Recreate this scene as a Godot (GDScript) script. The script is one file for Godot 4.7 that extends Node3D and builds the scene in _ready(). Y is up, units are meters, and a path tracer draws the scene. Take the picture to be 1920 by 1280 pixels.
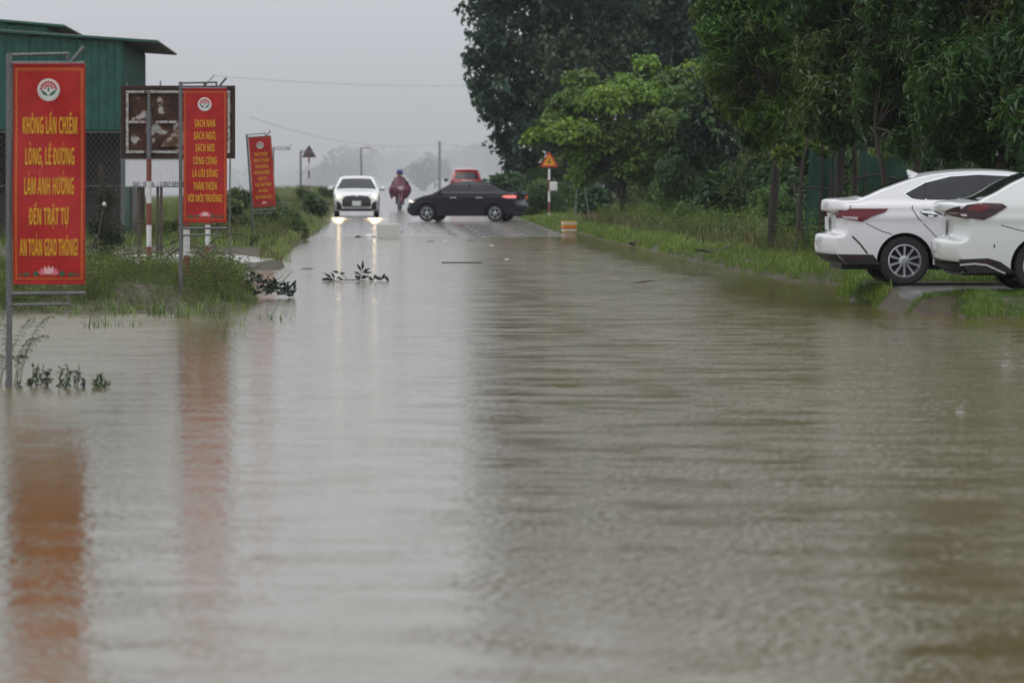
extends Node3D
# A flooded country road in the rain. Metres, y up, water level y = 0, the road runs along -z.

# ------------------------------------------------------------------ mesh building
class Geo:
	var v := PackedVector3Array()
	var n := PackedVector3Array()
	var uv := PackedVector2Array()
	var c := PackedColorArray()
	var col := Color.WHITE
	var colored := false

	func tri(a: Vector3, b: Vector3, d: Vector3) -> void:
		var m := (d - a).cross(b - a)
		if m.length_squared() < 1e-18:
			return
		m = m.normalized()
		v.append(a); v.append(b); v.append(d)
		for i in 3:
			n.append(m); c.append(col); uv.append(Vector2.ZERO)

	func trin(a: Vector3, b: Vector3, d: Vector3, na: Vector3, nb: Vector3, nd: Vector3, ua := Vector2.ZERO, ub := Vector2.ZERO, ud := Vector2.ZERO) -> void:
		var m := (d - a).cross(b - a)
		if m.dot(na + nb + nd) < 0.0:
			v.append(a); v.append(d); v.append(b)
			n.append(na); n.append(nd); n.append(nb)
			uv.append(ua); uv.append(ud); uv.append(ub)
		else:
			v.append(a); v.append(b); v.append(d)
			n.append(na); n.append(nb); n.append(nd)
			uv.append(ua); uv.append(ub); uv.append(ud)
		for i in 3:
			c.append(col)

	func quad(a: Vector3, b: Vector3, d: Vector3, e: Vector3) -> void:
		tri(a, b, d); tri(a, d, e)

	func box(at: Vector3, size: Vector3, turn := Basis.IDENTITY, bevel := 0.0) -> void:
		var h := size * 0.5
		var b := minf(bevel, minf(h.x, minf(h.y, h.z)) * 0.9)
		var axes := [Vector3.RIGHT, Vector3.UP, Vector3.BACK]
		var corner := func(s: Vector3, face: int) -> Vector3:
			var p := Vector3(s.x * (h.x - b), s.y * (h.y - b), s.z * (h.z - b))
			p[face] = s[face] * h[face]
			return at + turn * p
		for f in 3:
			for s in [-1.0, 1.0]:
				var u := (f + 1) % 3
				var w := (f + 2) % 3
				var pts := []
				for k in [[-1, -1], [1, -1], [1, 1], [-1, 1]]:
					var q := Vector3.ZERO
					q[f] = s; q[u] = k[0]; q[w] = k[1]
					pts.append(corner.call(q, f))
				face4(pts, turn * (axes[f] * s))
		if b <= 0.0:
			return
		for f in 3:
			var u := (f + 1) % 3
			var w := (f + 2) % 3
			for su in [-1.0, 1.0]:
				for sw in [-1.0, 1.0]:
					var lo := Vector3.ZERO
					lo[u] = su; lo[w] = sw; lo[f] = -1.0
					var hi := lo
					hi[f] = 1.0
					var m: Vector3 = (axes[u] * su + axes[w] * sw).normalized()
					face4([corner.call(lo, u), corner.call(lo, w), corner.call(hi, w), corner.call(hi, u)], turn * m)
		for sx in [-1.0, 1.0]:
			for sy in [-1.0, 1.0]:
				for sz in [-1.0, 1.0]:
					var s := Vector3(sx, sy, sz)
					var m := turn * s.normalized()
					trin(corner.call(s, 0), corner.call(s, 1), corner.call(s, 2), m, m, m)

	func face4(p: Array, m: Vector3) -> void:
		trin(p[0], p[1], p[2], m, m, m, Vector2(0, 0), Vector2(1, 0), Vector2(1, 1))
		trin(p[0], p[2], p[3], m, m, m, Vector2(0, 0), Vector2(1, 1), Vector2(0, 1))

	func bar(a: Vector3, b: Vector3, wide: float, high: float) -> void:
		var z := (b - a).normalized()
		var x := z.cross(Vector3.UP if absf(z.y) < 0.95 else Vector3.RIGHT).normalized()
		var y := x.cross(z)
		box((a + b) * 0.5, Vector3(wide, high, (b - a).length()), Basis(x, y, z))

	func tube(p: PackedVector3Array, r: PackedFloat32Array, sides := 8, caps := true) -> void:
		var rings := []
		var norms := []
		var up := Vector3.UP
		for i in p.size():
			var t := (p[mini(i + 1, p.size() - 1)] - p[maxi(i - 1, 0)]).normalized()
			if absf(t.dot(up)) > 0.95:
				up = Vector3.RIGHT if absf(t.x) < 0.9 else Vector3.BACK
			var x := up.cross(t).normalized()
			var y := t.cross(x)
			up = y
			var ring := PackedVector3Array()
			var nr := PackedVector3Array()
			for k in sides:
				var a := TAU * k / sides
				var d := x * cos(a) + y * sin(a)
				nr.append(d)
				ring.append(p[i] + d * r[mini(i, r.size() - 1)])
			rings.append(ring); norms.append(nr)
		for i in p.size() - 1:
			for k in sides:
				var m := (k + 1) % sides
				trin(rings[i][k], rings[i][m], rings[i + 1][m], norms[i][k], norms[i][m], norms[i + 1][m])
				trin(rings[i][k], rings[i + 1][m], rings[i + 1][k], norms[i][k], norms[i + 1][m], norms[i + 1][k])
		if caps:
			for e in [0, p.size() - 1]:
				var t: Vector3 = (p[1] - p[0]).normalized() * -1.0 if e == 0 else (p[e] - p[e - 1]).normalized()
				for k in sides:
					trin(p[e], rings[e][k], rings[e][(k + 1) % sides], t, t, t)

	func rod(a: Vector3, b: Vector3, r: float, sides := 8) -> void:
		tube(PackedVector3Array([a, b]), PackedFloat32Array([r, r]), sides)

	# profile of (radius, along) turned about an axis
	func lathe(profile: Array, at: Vector3, axis: Vector3, sides := 24) -> void:
		var z := axis.normalized()
		var x := z.cross(Vector3.UP if absf(z.y) < 0.9 else Vector3.RIGHT).normalized()
		var y := z.cross(x)
		for i in profile.size() - 1:
			var a: Vector2 = profile[i]
			var b: Vector2 = profile[i + 1]
			var t := (b - a).normalized()
			var m2 := Vector2(t.y, -t.x)
			for k in sides:
				var d0 := x * cos(TAU * k / sides) + y * sin(TAU * k / sides)
				var d1 := x * cos(TAU * (k + 1) / sides) + y * sin(TAU * (k + 1) / sides)
				var n0 := d0 * m2.x + z * m2.y
				var n1 := d1 * m2.x + z * m2.y
				var p00 := at + d0 * a.x + z * a.y
				var p01 := at + d1 * a.x + z * a.y
				var p10 := at + d0 * b.x + z * b.y
				var p11 := at + d1 * b.x + z * b.y
				trin(p00, p01, p11, n0, n1, n1)
				trin(p00, p11, p10, n0, n1, n0)

	# flat polygon in a plane, with thickness towards its normal
	func plate(pts: PackedVector2Array, at: Vector3, x: Vector3, y: Vector3, thick := 0.0) -> void:
		var z := x.cross(y).normalized()
		var ids := Geometry2D.triangulate_polygon(pts)
		var f := func(p: Vector2, h: float) -> Vector3: return at + x * p.x + y * p.y + z * h
		for i in range(0, ids.size(), 3):
			var a := pts[ids[i]]
			var b := pts[ids[i + 1]]
			var d := pts[ids[i + 2]]
			trin(f.call(a, thick), f.call(b, thick), f.call(d, thick), z, z, z, a, b, d)
			if thick > 0.0:
				trin(f.call(a, 0.0), f.call(b, 0.0), f.call(d, 0.0), -z, -z, -z, a, b, d)
		if thick > 0.0:
			var cw := Geometry2D.is_polygon_clockwise(pts)
			for i in pts.size():
				var a := pts[i]
				var b := pts[(i + 1) % pts.size()]
				var t := (b - a).normalized()
				var m := (x * t.y - y * t.x) * (-1.0 if cw else 1.0)
				trin(f.call(a, 0.0), f.call(b, 0.0), f.call(b, thick), m, m, m)
				trin(f.call(a, 0.0), f.call(b, thick), f.call(a, thick), m, m, m)

	# a grid of points rows x columns with smooth normals
	func sheet(rows: Array, uvs: Array = [], colors: Array = []) -> void:
		var nr := rows.size()
		var nc: int = rows[0].size()
		var norm := []
		for i in nr:
			var line := PackedVector3Array()
			for j in nc:
				var du: Vector3 = rows[i][mini(j + 1, nc - 1)] - rows[i][maxi(j - 1, 0)]
				var dv: Vector3 = rows[mini(i + 1, nr - 1)][j] - rows[maxi(i - 1, 0)][j]
				line.append(dv.cross(du).normalized())
			norm.append(line)
		for i in nr - 1:
			for j in nc - 1:
				for t in [[[i, j], [i, j + 1], [i + 1, j + 1]], [[i, j], [i + 1, j + 1], [i + 1, j]]]:
					var m: Vector3 = (rows[t[2][0]][t[2][1]] - rows[t[0][0]][t[0][1]]).cross(rows[t[1][0]][t[1][1]] - rows[t[0][0]][t[0][1]])
					if m.length_squared() < 1e-16:
						continue
					for q in t:
						v.append(rows[q[0]][q[1]]); n.append(norm[q[0]][q[1]])
						uv.append(uvs[q[0]][q[1]] if uvs else Vector2.ZERO)
						c.append(colors[q[0]][q[1]] if colors else col)

	func mesh() -> ArrayMesh:
		var a := []
		a.resize(Mesh.ARRAY_MAX)
		a[Mesh.ARRAY_VERTEX] = v
		a[Mesh.ARRAY_NORMAL] = n
		a[Mesh.ARRAY_TEX_UV] = uv
		if colored:
			a[Mesh.ARRAY_COLOR] = c
		var m := ArrayMesh.new()
		if v.size():
			m.add_surface_from_arrays(Mesh.PRIMITIVE_TRIANGLES, a)
		return m

# ------------------------------------------------------------------ materials
var M := {}
var taken := {}

func lin(r: float, g: float, b: float, a := 1.0) -> Color:
	var k := Color(r, g, b).linear_to_srgb()
	k.a = a
	return k

func mat(called: String, r: float, g: float, b: float, rough := 0.7, metal := 0.0) -> StandardMaterial3D:
	var m := StandardMaterial3D.new()
	m.resource_name = called
	m.albedo_color = lin(r, g, b)
	m.roughness = rough
	m.metallic = metal
	M[called] = m
	return m

func noise_tex(freq: float, stops: Array, seed_ := 1, size := 512, kind := FastNoiseLite.TYPE_SIMPLEX_SMOOTH, octaves := 5, as_normal := false, bump := 4.0) -> NoiseTexture2D:
	var f := FastNoiseLite.new()
	f.seed = seed_
	f.noise_type = kind
	f.frequency = freq
	f.fractal_octaves = octaves
	var t := NoiseTexture2D.new()
	t.width = size
	t.height = size
	t.seamless = true
	t.noise = f
	t.as_normal_map = as_normal
	t.bump_strength = bump
	if stops:
		var g := Gradient.new()
		var at := PackedFloat32Array()
		var k := PackedColorArray()
		for s in stops:
			at.append(s[0])
			k.append(s[1] if s[1] is Color else lin(s[1][0], s[1][1], s[1][2]))
		g.offsets = at
		g.colors = k
		t.color_ramp = g
	return t

# a surface whose colour is a noise of several real colours, in world or own axes
func grainy(called: String, freq: float, stops: Array, rough: float, metres: float, seed_ := 1, bump := 0.0, world := true) -> StandardMaterial3D:
	var m := mat(called, 1, 1, 1, rough)
	m.albedo_texture = noise_tex(freq, stops, seed_)
	m.uv1_triplanar = true
	m.uv1_world_triplanar = world
	m.uv1_scale = Vector3.ONE / metres
	if bump > 0.0:
		m.heightmap_enabled = true
		m.heightmap_texture = noise_tex(freq * 3.0, [], seed_ + 7)
		m.heightmap_scale = bump
	return m

# ------------------------------------------------------------------ objects
func numbered(called: String) -> String:
	var k: int = taken.get(called, 0)
	taken[called] = k + 1
	return called if k == 0 else "%s_%03d" % [called, k]

func tag(o: Node, label: String, category: String, group := "", kind := "") -> void:
	if label: o.set_meta("label", label)
	if category: o.set_meta("category", category)
	if group: o.set_meta("group", group)
	if kind: o.set_meta("kind", kind)

func thing(called: String, label: String, category: String, at := Vector3.ZERO, turn := 0.0, group := "") -> Node3D:
	var o := Node3D.new()
	o.name = numbered(called)
	add_child(o, true)
	o.position = at
	o.rotation.y = turn
	tag(o, label, category, group)
	return o

func part(called: String, g: Variant, m: Material, parent: Node = null, label := "") -> MeshInstance3D:
	var o := MeshInstance3D.new()
	o.mesh = g.mesh() if g is Geo else g
	o.material_override = m
	o.name = called if parent else numbered(called)
	(parent if parent else self).add_child(o, true)
	if label: o.set_meta("label", label)
	return o

func structure(called: String, g: Variant, m: Material) -> MeshInstance3D:
	var o := part(called, g, m)
	o.set_meta("kind", "structure")
	return o

func copies(called: String, m: Mesh, material: Material, where: Array, tints: Array, parent: Node = null) -> MultiMeshInstance3D:
	var mm := MultiMesh.new()
	mm.transform_format = MultiMesh.TRANSFORM_3D
	mm.use_colors = true
	mm.mesh = m
	mm.instance_count = where.size()
	for i in where.size():
		mm.set_instance_transform(i, where[i])
		mm.set_instance_color(i, tints[i])
	var o := MultiMeshInstance3D.new()
	o.multimesh = mm
	o.material_override = material
	o.name = called if parent else numbered(called)
	(parent if parent else self).add_child(o, true)
	o.set_meta("kind", "stuff")
	return o

func smooth01(a: float, b: float, x: float) -> float:
	return smoothstep(a, b, x)

func rng(seed_: int) -> RandomNumberGenerator:
	var r := RandomNumberGenerator.new()
	r.seed = seed_
	return r

func rdir(r: RandomNumberGenerator) -> Vector3:
	var z := r.randf_range(-1, 1)
	var a := r.randf() * TAU
	var k := sqrt(1.0 - z * z)
	return Vector3(k * cos(a), z, k * sin(a))

func frame_to(y: Vector3, spin: float) -> Basis:
	var u := y.normalized()
	var x := u.cross(Vector3.RIGHT if absf(u.x) < 0.8 else Vector3.BACK).normalized()
	var z := x.cross(u)
	return Basis(x, u, z) * Basis(Vector3.UP, spin)

# ------------------------------------------------------------------ the place
var hills_noise: FastNoiseLite

func _ready() -> void:
	# camera: a long lens at eye height, shifted so that it looks straight along the road
	var cam := Camera3D.new()
	cam.name = "camera"
	add_child(cam)
	cam.position = Vector3(0, 1.56, 0)
	var look := CameraAttributesPhysical.new()
	look.frustum_focal_length = 135.0
	look.frustum_focus_distance = 49.0
	look.exposure_aperture = 4.0
	look.frustum_near = 1.0
	look.frustum_far = 9000.0
	cam.attributes = look
	cam.projection = Camera3D.PROJECTION_FRUSTUM
	cam.keep_aspect = Camera3D.KEEP_HEIGHT
	cam.near = 1.0
	cam.far = 9000.0
	cam.size = 1280.0 / 7200.0
	cam.frustum_offset = Vector2(285.0 / 7200.0, -296.0 / 7200.0)
	cam.current = true

	# sky: even rain cloud, brighter overhead
	var sky_look := ProceduralSkyMaterial.new()
	sky_look.sky_horizon_color = lin(0.53, 0.55, 0.595)
	sky_look.sky_top_color = lin(1.22, 1.25, 1.31)
	sky_look.sky_curve = 0.6
	sky_look.ground_horizon_color = lin(0.40, 0.42, 0.45)
	sky_look.ground_bottom_color = lin(0.2, 0.2, 0.18)
	var sky := Sky.new()
	sky.sky_material = sky_look
	var env := Environment.new()
	env.background_mode = Environment.BG_SKY
	env.sky = sky
	env.background_energy_multiplier = 1.0
	env.tonemap_mode = Environment.TONE_MAPPER_LINEAR
	env.tonemap_exposure = 1.12
	env.sdfgi_enabled = true
	env.ssao_enabled = true
	env.ssil_enabled = true
	env.fog_enabled = true
	env.fog_density = 0.0002
	env.fog_light_color = lin(0.80, 0.83, 0.88)
	env.volumetric_fog_enabled = true
	env.volumetric_fog_density = 0.0
	var we := WorldEnvironment.new()
	we.name = "environment"
	we.environment = env
	add_child(we)

	var sun := DirectionalLight3D.new()
	sun.name = "sun"
	sun.light_energy = 0.15
	sun.light_angular_distance = 40.0
	sun.light_color = Color(1.0, 0.97, 0.93)
	sun.sky_mode = DirectionalLight3D.SKY_MODE_LIGHT_ONLY
	sun.shadow_enabled = true
	add_child(sun)
	sun.look_at_from_position(Vector3(-30, 90, 20), Vector3.ZERO)

	hills_noise = FastNoiseLite.new()
	hills_noise.seed = 11
	hills_noise.frequency = 0.11
	hills_noise.fractal_octaves = 3

	make_materials()
	make_ground()
	make_water()
	make_mist()
	for step in steps():
		step.call()

# ------------------------------------------------------------------ ground, road, water
func road_height(d: float) -> float:
	var at := [0.0, 92.0, 104.0, 118.0, 132.0, 149.0, 167.0, 189.0, 215.0, 250.0, 300.0, 400.0]
	var h := [-0.16, -0.13, -0.045, 0.035, 0.12, 0.25, 0.41, 0.66, 0.90, 1.08, 0.9, 0.3]
	for i in at.size() - 1:
		if d < at[i + 1]:
			return lerpf(h[i], h[i + 1], (d - at[i]) / (at[i + 1] - at[i]))
	return 0.3

func ground_height(x: float, d: float) -> float:
	var wob := hills_noise.get_noise_2d(x * 6.0, d * 3.0) * 0.5 + hills_noise.get_noise_2d(x * 22.0, d * 16.0) * 0.18
	var road := road_height(d) - 0.05
	if x > -1.3 and x < 6.2:
		# the kerbless edge of the road
		var e := minf(x + 1.3, 6.2 - x)
		return road - 0.02 + wob * 0.02 - 0.02 * smooth01(0.0, 0.5, e)
	if x <= -1.3:
		var k := -1.3 - x
		# verge far away follows the road, near it is drowned
		var far := maxf(road + 0.12, 0.10) + wob * 0.07
		far += 0.10 * smooth01(0.0, 1.5, k) * smooth01(70.0, 90.0, d)
		# field beyond the verge lies low and is partly under water
		far -= smooth01(3.0, 7.0, k) * smooth01(95.0, 110.0, d) * (0.12 + 0.6 * maxf(road - 0.1, 0.0)) + (0.10 * smooth01(0.9, 2.2, k) * smooth01(105.0, 115.0, d) * (1.0 - smooth01(140.0, 155.0, d)) + wob * 0.22 * smooth01(1.5, 3.0, k) * smooth01(90.0, 105.0, d))
		# standing water among the weeds of the field
		var pond := smooth01(0.9, 1.6, k) * (1.0 - smooth01(6.0, 8.0, k)) * smooth01(104.0, 110.0, d) * (1.0 - smooth01(130.0, 138.0, d))
		far = lerpf(far, -0.06, pond * smooth01(-0.12, 0.10, hills_noise.get_noise_2d(x * 4.0 + 31.0, d * 0.9)))
		# bank with the second banner
		var bank := 0.27 * smooth01(45.6 + wob * 2.0 + smooth01(2.0, 5.0, k) * 1.2, 50.0, d) + wob * 0.06
		var lip := smooth01(-0.35, 0.7, k - 0.02 * (d - 45.0) + wob * 0.25)
		bank -= 0.20 * smooth01(52.5, 60.0, d)
		bank = lerpf(-0.10, bank, lip)
		var h := lerpf(bank, far, smooth01(64.0, 72.0, d))
		# muddy inlet in front of the apron
		var inlet := smooth01(58.0, 62.0, d) * (1.0 - smooth01(67.0, 71.0, d)) * (1.0 - smooth01(2.2, 3.4, k))
		h = lerpf(h, -0.05, inlet * 0.95)
		h = lerpf(-0.18, h, smooth01(43.5, 46.0, d))
		h = lerpf(road, h, smooth01(0.0, 0.5, k)) if d > 72.0 else h
		return h
	var k := x - 6.2
	var far := maxf(road + 0.12, 0.16) + wob * 0.06 + 0.12 * smooth01(1.2, 4.0, k)
	var edge := smooth01(0.0, 1.1, k + wob * 0.3 - 0.35 * smooth01(105.0, 115.0, d) * (1.0 - smooth01(125.0, 140.0, d)))
	var h := lerpf(minf(road, -0.04) if d < 118.0 else road, far, edge)
	# hollow behind the parking place
	var hollow := smooth01(51.5, 54.0, d) * (1.0 - smooth01(58.0, 64.0, d)) * (1.0 - smooth01(0.9, 1.7, k - 0.03 * (64.0 - d)))
	h = lerpf(h, -0.06, hollow)
	# parking place
	var lot := smooth01(44.9, 46.3, d) * (1.0 - smooth01(51.5, 53.5, d)) * smooth01(0.15, 0.6, k + wob * 0.2)
	h = lerpf(h, 0.235, lot)
	# near grass bank beside it
	var near := smooth01(43.4 + wob * 0.8, 45.2, d) * smooth01(0.55, 1.05, k + wob * 0.3)
	if d < 46.0:
		h = lerpf(-0.16, 0.235 + wob * 0.05, near)
	return h

func make_materials() -> void:
	grainy("soil", 0.02, [[0.25, [0.045, 0.033, 0.02]], [0.5, [0.075, 0.058, 0.034]], [0.75, [0.05, 0.052, 0.022]]], 0.85, 3.0, 3, 1.5)
	var wet := grainy("wet_concrete", 0.012, [[0.2, [0.15, 0.145, 0.13]], [0.45, [0.21, 0.205, 0.19]], [0.6, [0.17, 0.16, 0.14]], [0.8, [0.25, 0.24, 0.22]]], 0.22, 4.0, 5, 0.25)
	wet.roughness = 1.0
	wet.roughness_texture = noise_tex(0.01, [[0.3, Color(0.06, 0.06, 0.06)], [0.7, Color(0.32, 0.32, 0.32)]], 15)
	var w := mat("flood_water", 0.122, 0.092, 0.032, 0.09)
	w.metallic_specular = 0.45
	mat("steel", 0.22, 0.23, 0.24, 0.45, 0.6)
	mat("dull_steel", 0.16, 0.165, 0.17, 0.6, 0.3)
	mat("white_paint", 0.68, 0.68, 0.67, 0.5)
	mat("black_plastic", 0.012, 0.012, 0.013, 0.55)
	grainy("red_paint", 0.03, [[0.3, [0.17, 0.042, 0.035]], [0.7, [0.23, 0.06, 0.05]]], 0.6, 0.6, 9)
	grainy("old_white_paint", 0.03, [[0.25, [0.42, 0.41, 0.39]], [0.45, [0.62, 0.62, 0.6]], [0.8, [0.7, 0.7, 0.69]]], 0.6, 0.7, 19)
	grainy("bark", 0.04, [[0.3, [0.03, 0.024, 0.018]], [0.6, [0.065, 0.053, 0.042]], [0.8, [0.09, 0.08, 0.065]]], 0.9, 0.5, 21, 1.0)
	grainy("dead_wood", 0.04, [[0.3, [0.06, 0.048, 0.036]], [0.7, [0.14, 0.115, 0.09]]], 0.85, 0.4, 22, 0.6)

func ripple_image() -> Image:
	# slopes of a stretch 18 m across the road and 12 m along it: wind ripples, longer waves, calmer lanes, rings of rain drops
	var size := 1536
	var across := 18.0 / size
	var along := 12.0 / size
	var noises := []
	for k in [[0.15, 41, 2], [0.04, 42, 2], [0.006, 43, 3], [0.012, 44, 3]]:
		var f := FastNoiseLite.new()
		f.noise_type = FastNoiseLite.TYPE_SIMPLEX
		f.seed = k[1]
		f.frequency = k[0]
		f.fractal_octaves = k[2]
		noises.append(f.get_seamless_image(size, size, false, false, 0.1, false).get_data())
	var a: PackedByteArray = noises[0]
	var b: PackedByteArray = noises[1]
	var d: PackedByteArray = noises[2]
	var e: PackedByteArray = noises[3]
	var h := PackedFloat32Array()
	h.resize(size * size)
	for y in size:
		var z := y * along
		for x in size:
			var i := y * size + x
			var xx := x * across - 7.5
			# the breeze ruffles the right half, the lane left of the middle lies calmer
			var wind := 0.40 + 0.85 * smoothstep(0.4, 3.6, xx + (d[i] - 127.0) * 0.02) * (1.0 - 0.75 * smoothstep(4.6, 6.0, xx)) + 0.45 * (1.0 - smoothstep(-3.0, -1.4, xx))
			wind *= clampf(0.85 + (e[i] - 127.0) * 0.006, 0.3, 1.4)
			wind *= 1.0 - 0.55 * exp(-pow((z - 6.4 - 0.05 * xx) / 0.4, 2.0)) * smoothstep(0.8, 2.0, xx) * (1.0 - smoothstep(4.5, 6.0, xx))
			h[i] = (a[i] - 127.0) * RIPPLE_FINE * wind + (b[i] - 127.0) * RIPPLE_LONG * (0.2 + 0.8 * wind) + (d[i] - 127.0) * 0.0000025
	var r := rng(12)
	for k in 500:
		var cx := r.randi() % size
		var cy := r.randi() % size
		var rad := r.randf_range(0.03, 0.14)
		var amp := 0.00028 * r.randf_range(0.3, 1.0)
		var nx := int(rad * 1.5 / across) + 1
		var ny := int(rad * 1.5 / along) + 1
		for j in range(-ny, ny + 1):
			for i in range(-nx, nx + 1):
				var q := Vector2(i * across, j * along).length()
				var id := posmod(cy + j, size) * size + posmod(cx + i, size)
				h[id] += amp * cos((q - rad) * 110.0) * exp(-pow((q - rad) / 0.03, 2.0))
	var out := PackedByteArray()
	out.resize(size * size * 3)
	var kx := 127.0 * 5.0 / (2.0 * across)
	var ky := 127.0 * 5.0 / (2.0 * along)
	for y in size:
		var up := ((y + 1) % size) * size
		var dn := posmod(y - 1, size) * size
		var row := y * size
		for x in size:
			var i := (row + x) * 3
			out[i] = clampi(int(127.5 + (h[row + (x + 1) % size] - h[row + posmod(x - 1, size)]) * kx), 0, 255)
			out[i + 1] = clampi(int(127.5 + (h[up + x] - h[dn + x]) * ky), 0, 255)
			out[i + 2] = 255
	return Image.create_from_data(size, size, false, Image.FORMAT_RGB8, out)

const RIPPLE_FINE := 0.000022
const RIPPLE_LONG := 0.0000022

func make_ground() -> void:
	var xs := PackedFloat32Array()
	var x := -60.0
	while x < 70.0:
		xs.append(x)
		x += 0.25 if x > -6.0 and x < 12.0 else (1.0 if x > -16.0 and x < 30.0 else 4.0)
	var ds := PackedFloat32Array()
	var d := 2.0
	while d < 420.0:
		ds.append(d)
		d += 0.5 if d > 40.0 and d < 75.0 else (1.0 if d < 160.0 else 4.0)
	var rows := []
	for dd in ds:
		var line := PackedVector3Array()
		for xx in xs:
			line.append(Vector3(xx, ground_height(xx, dd), -dd))
		rows.append(line)
	var g := Geo.new()
	g.sheet(rows)
	structure("ground", g, M.soil)
	# far fields to the horizon
	g = Geo.new()
	var a := -60.0
	var b := 70.0
	g.quad(Vector3(-1500, -0.3, -416), Vector3(1500, -0.3, -416), Vector3(1500, -0.3, -2600), Vector3(-1500, -0.3, -2600))
	g.quad(Vector3(-1500, -0.3, 60), Vector3(a + 1, -0.3, 60), Vector3(a + 1, -0.3, -416), Vector3(-1500, -0.3, -416))
	g.quad(Vector3(b - 5, -0.3, 60), Vector3(1500, -0.3, 60), Vector3(1500, -0.3, -416), Vector3(b - 5, -0.3, -416))
	g.quad(Vector3(a + 1, -0.6, 60), Vector3(b - 5, -0.6, 60), Vector3(b - 5, -0.6, -4), Vector3(a + 1, -0.6, -4))
	grainy("field", 0.01, [[0.3, [0.05, 0.075, 0.025]], [0.7, [0.09, 0.11, 0.045]]], 0.9, 60.0, 4)
	structure("field", g, M.field)
	# the concrete carriageway, cast in slabs with open joints
	var wob := FastNoiseLite.new()
	wob.seed = 5
	wob.frequency = 0.12
	var road := Node3D.new()
	road.name = "road"
	road.set_meta("kind", "structure")
	add_child(road)
	d = 86.0
	while d < 300.0:
		for side in 2:
			var x0 := -1.28 if side == 0 else 2.453
			var x1 := 2.447 if side == 0 else 6.18
			var rr := []
			var e := d + 0.003
			while e <= d + 9.999:
				var line := PackedVector3Array()
				for k in 9:
					var xx := lerpf(x0, x1, k / 8.0)
					line.append(Vector3(xx, road_height(e) + wob.get_noise_2d(xx * 3.0, e) * 0.022, -e))
				rr.append(line)
				e += 9.994 / 8.0
			var s := Geo.new()
			s.sheet(rr)
			part("slab", s, M.wet_concrete, road)
		d += 10.0

func make_water() -> void:
	var w: StandardMaterial3D = M.flood_water
	w.normal_enabled = true
	w.normal_texture = ImageTexture.create_from_image(ripple_image())
	w.normal_scale = 0.2
	# ripples too small to draw one by one: calmer lane left of the middle, breeze on the right
	var im := Image.create(256, 256, false, Image.FORMAT_L8)
	var f := FastNoiseLite.new()
	f.seed = 44
	f.frequency = 0.03
	for y in 256:
		for x in 256:
			var xx := x / 256.0 * 18.0 - 7.5
			var k := 0.11 + 0.045 * smoothstep(0.4, 3.0, xx) * (1.0 - smoothstep(4.6, 6.0, xx)) - 0.03 * smoothstep(5.0, 6.2, xx) + 0.09 * (1.0 - smoothstep(-2.6, -1.4, xx)) * smoothstep(-7.5, -6.8, xx) + 0.04 * f.get_noise_2d(x * 0.35, y)
			im.set_pixel(x, y, Color(k, k, k))
	w.roughness = 1.0
	w.roughness_texture = ImageTexture.create_from_image(im)
	var g := Geo.new()
	var p := [Vector3(-60, 0, 8), Vector3(66, 0, 8), Vector3(66, 0, -230), Vector3(-60, 0, -230)]
	var u := func(q: Vector3) -> Vector2: return Vector2((q.x + 7.5) / 18.0, -q.z / 12.0)
	g.trin(p[0], p[1], p[2], Vector3.UP, Vector3.UP, Vector3.UP, u.call(p[0]), u.call(p[1]), u.call(p[2]))
	g.trin(p[0], p[2], p[3], Vector3.UP, Vector3.UP, Vector3.UP, u.call(p[0]), u.call(p[2]), u.call(p[3]))
	structure("flood_water", g, w)

# rain mist lying over the far fields
func make_mist() -> void:
	var f := FogVolume.new()
	f.name = "mist"
	f.shape = RenderingServer.FOG_VOLUME_SHAPE_BOX
	f.size = Vector3(1600, 22, 1500)
	f.position = Vector3(0, 10, -230 - 750)
	var m := FogMaterial.new()
	m.density = 0.0032
	m.albedo = lin(0.985, 0.99, 0.995)
	f.material = m
	f.set_meta("kind", "stuff")
	add_child(f)

# ------------------------------------------------------------------ lettering
var bold_font: SystemFont
var serif_font: SystemFont

# capital letters with Vietnamese marks: [base letter, marks]
const MARKED := {"Ô": "O^", "Ấ": "A^/", "Ế": "E^/", "Ò": "O`", "Ề": "E^`", "Đ": "D-", "Ư": "U'", "Ờ": "O'`", "À": "A`", "Ả": "A?", "Ở": "O'?", "Ậ": "A^.", "Ự": "U'.", "Ạ": "A.", "Õ": "O~", "Ơ": "O'", "Ộ": "O^.", "Ố": "O^/", "Â": "A^", "Ệ": "E^.", "Ớ": "O'/", "Á": "A/", "Ể": "E^?", "Ữ": "U'~", "Ẩ": "A^?", "Ợ": "O'.", "Ì": "I`"}

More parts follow.
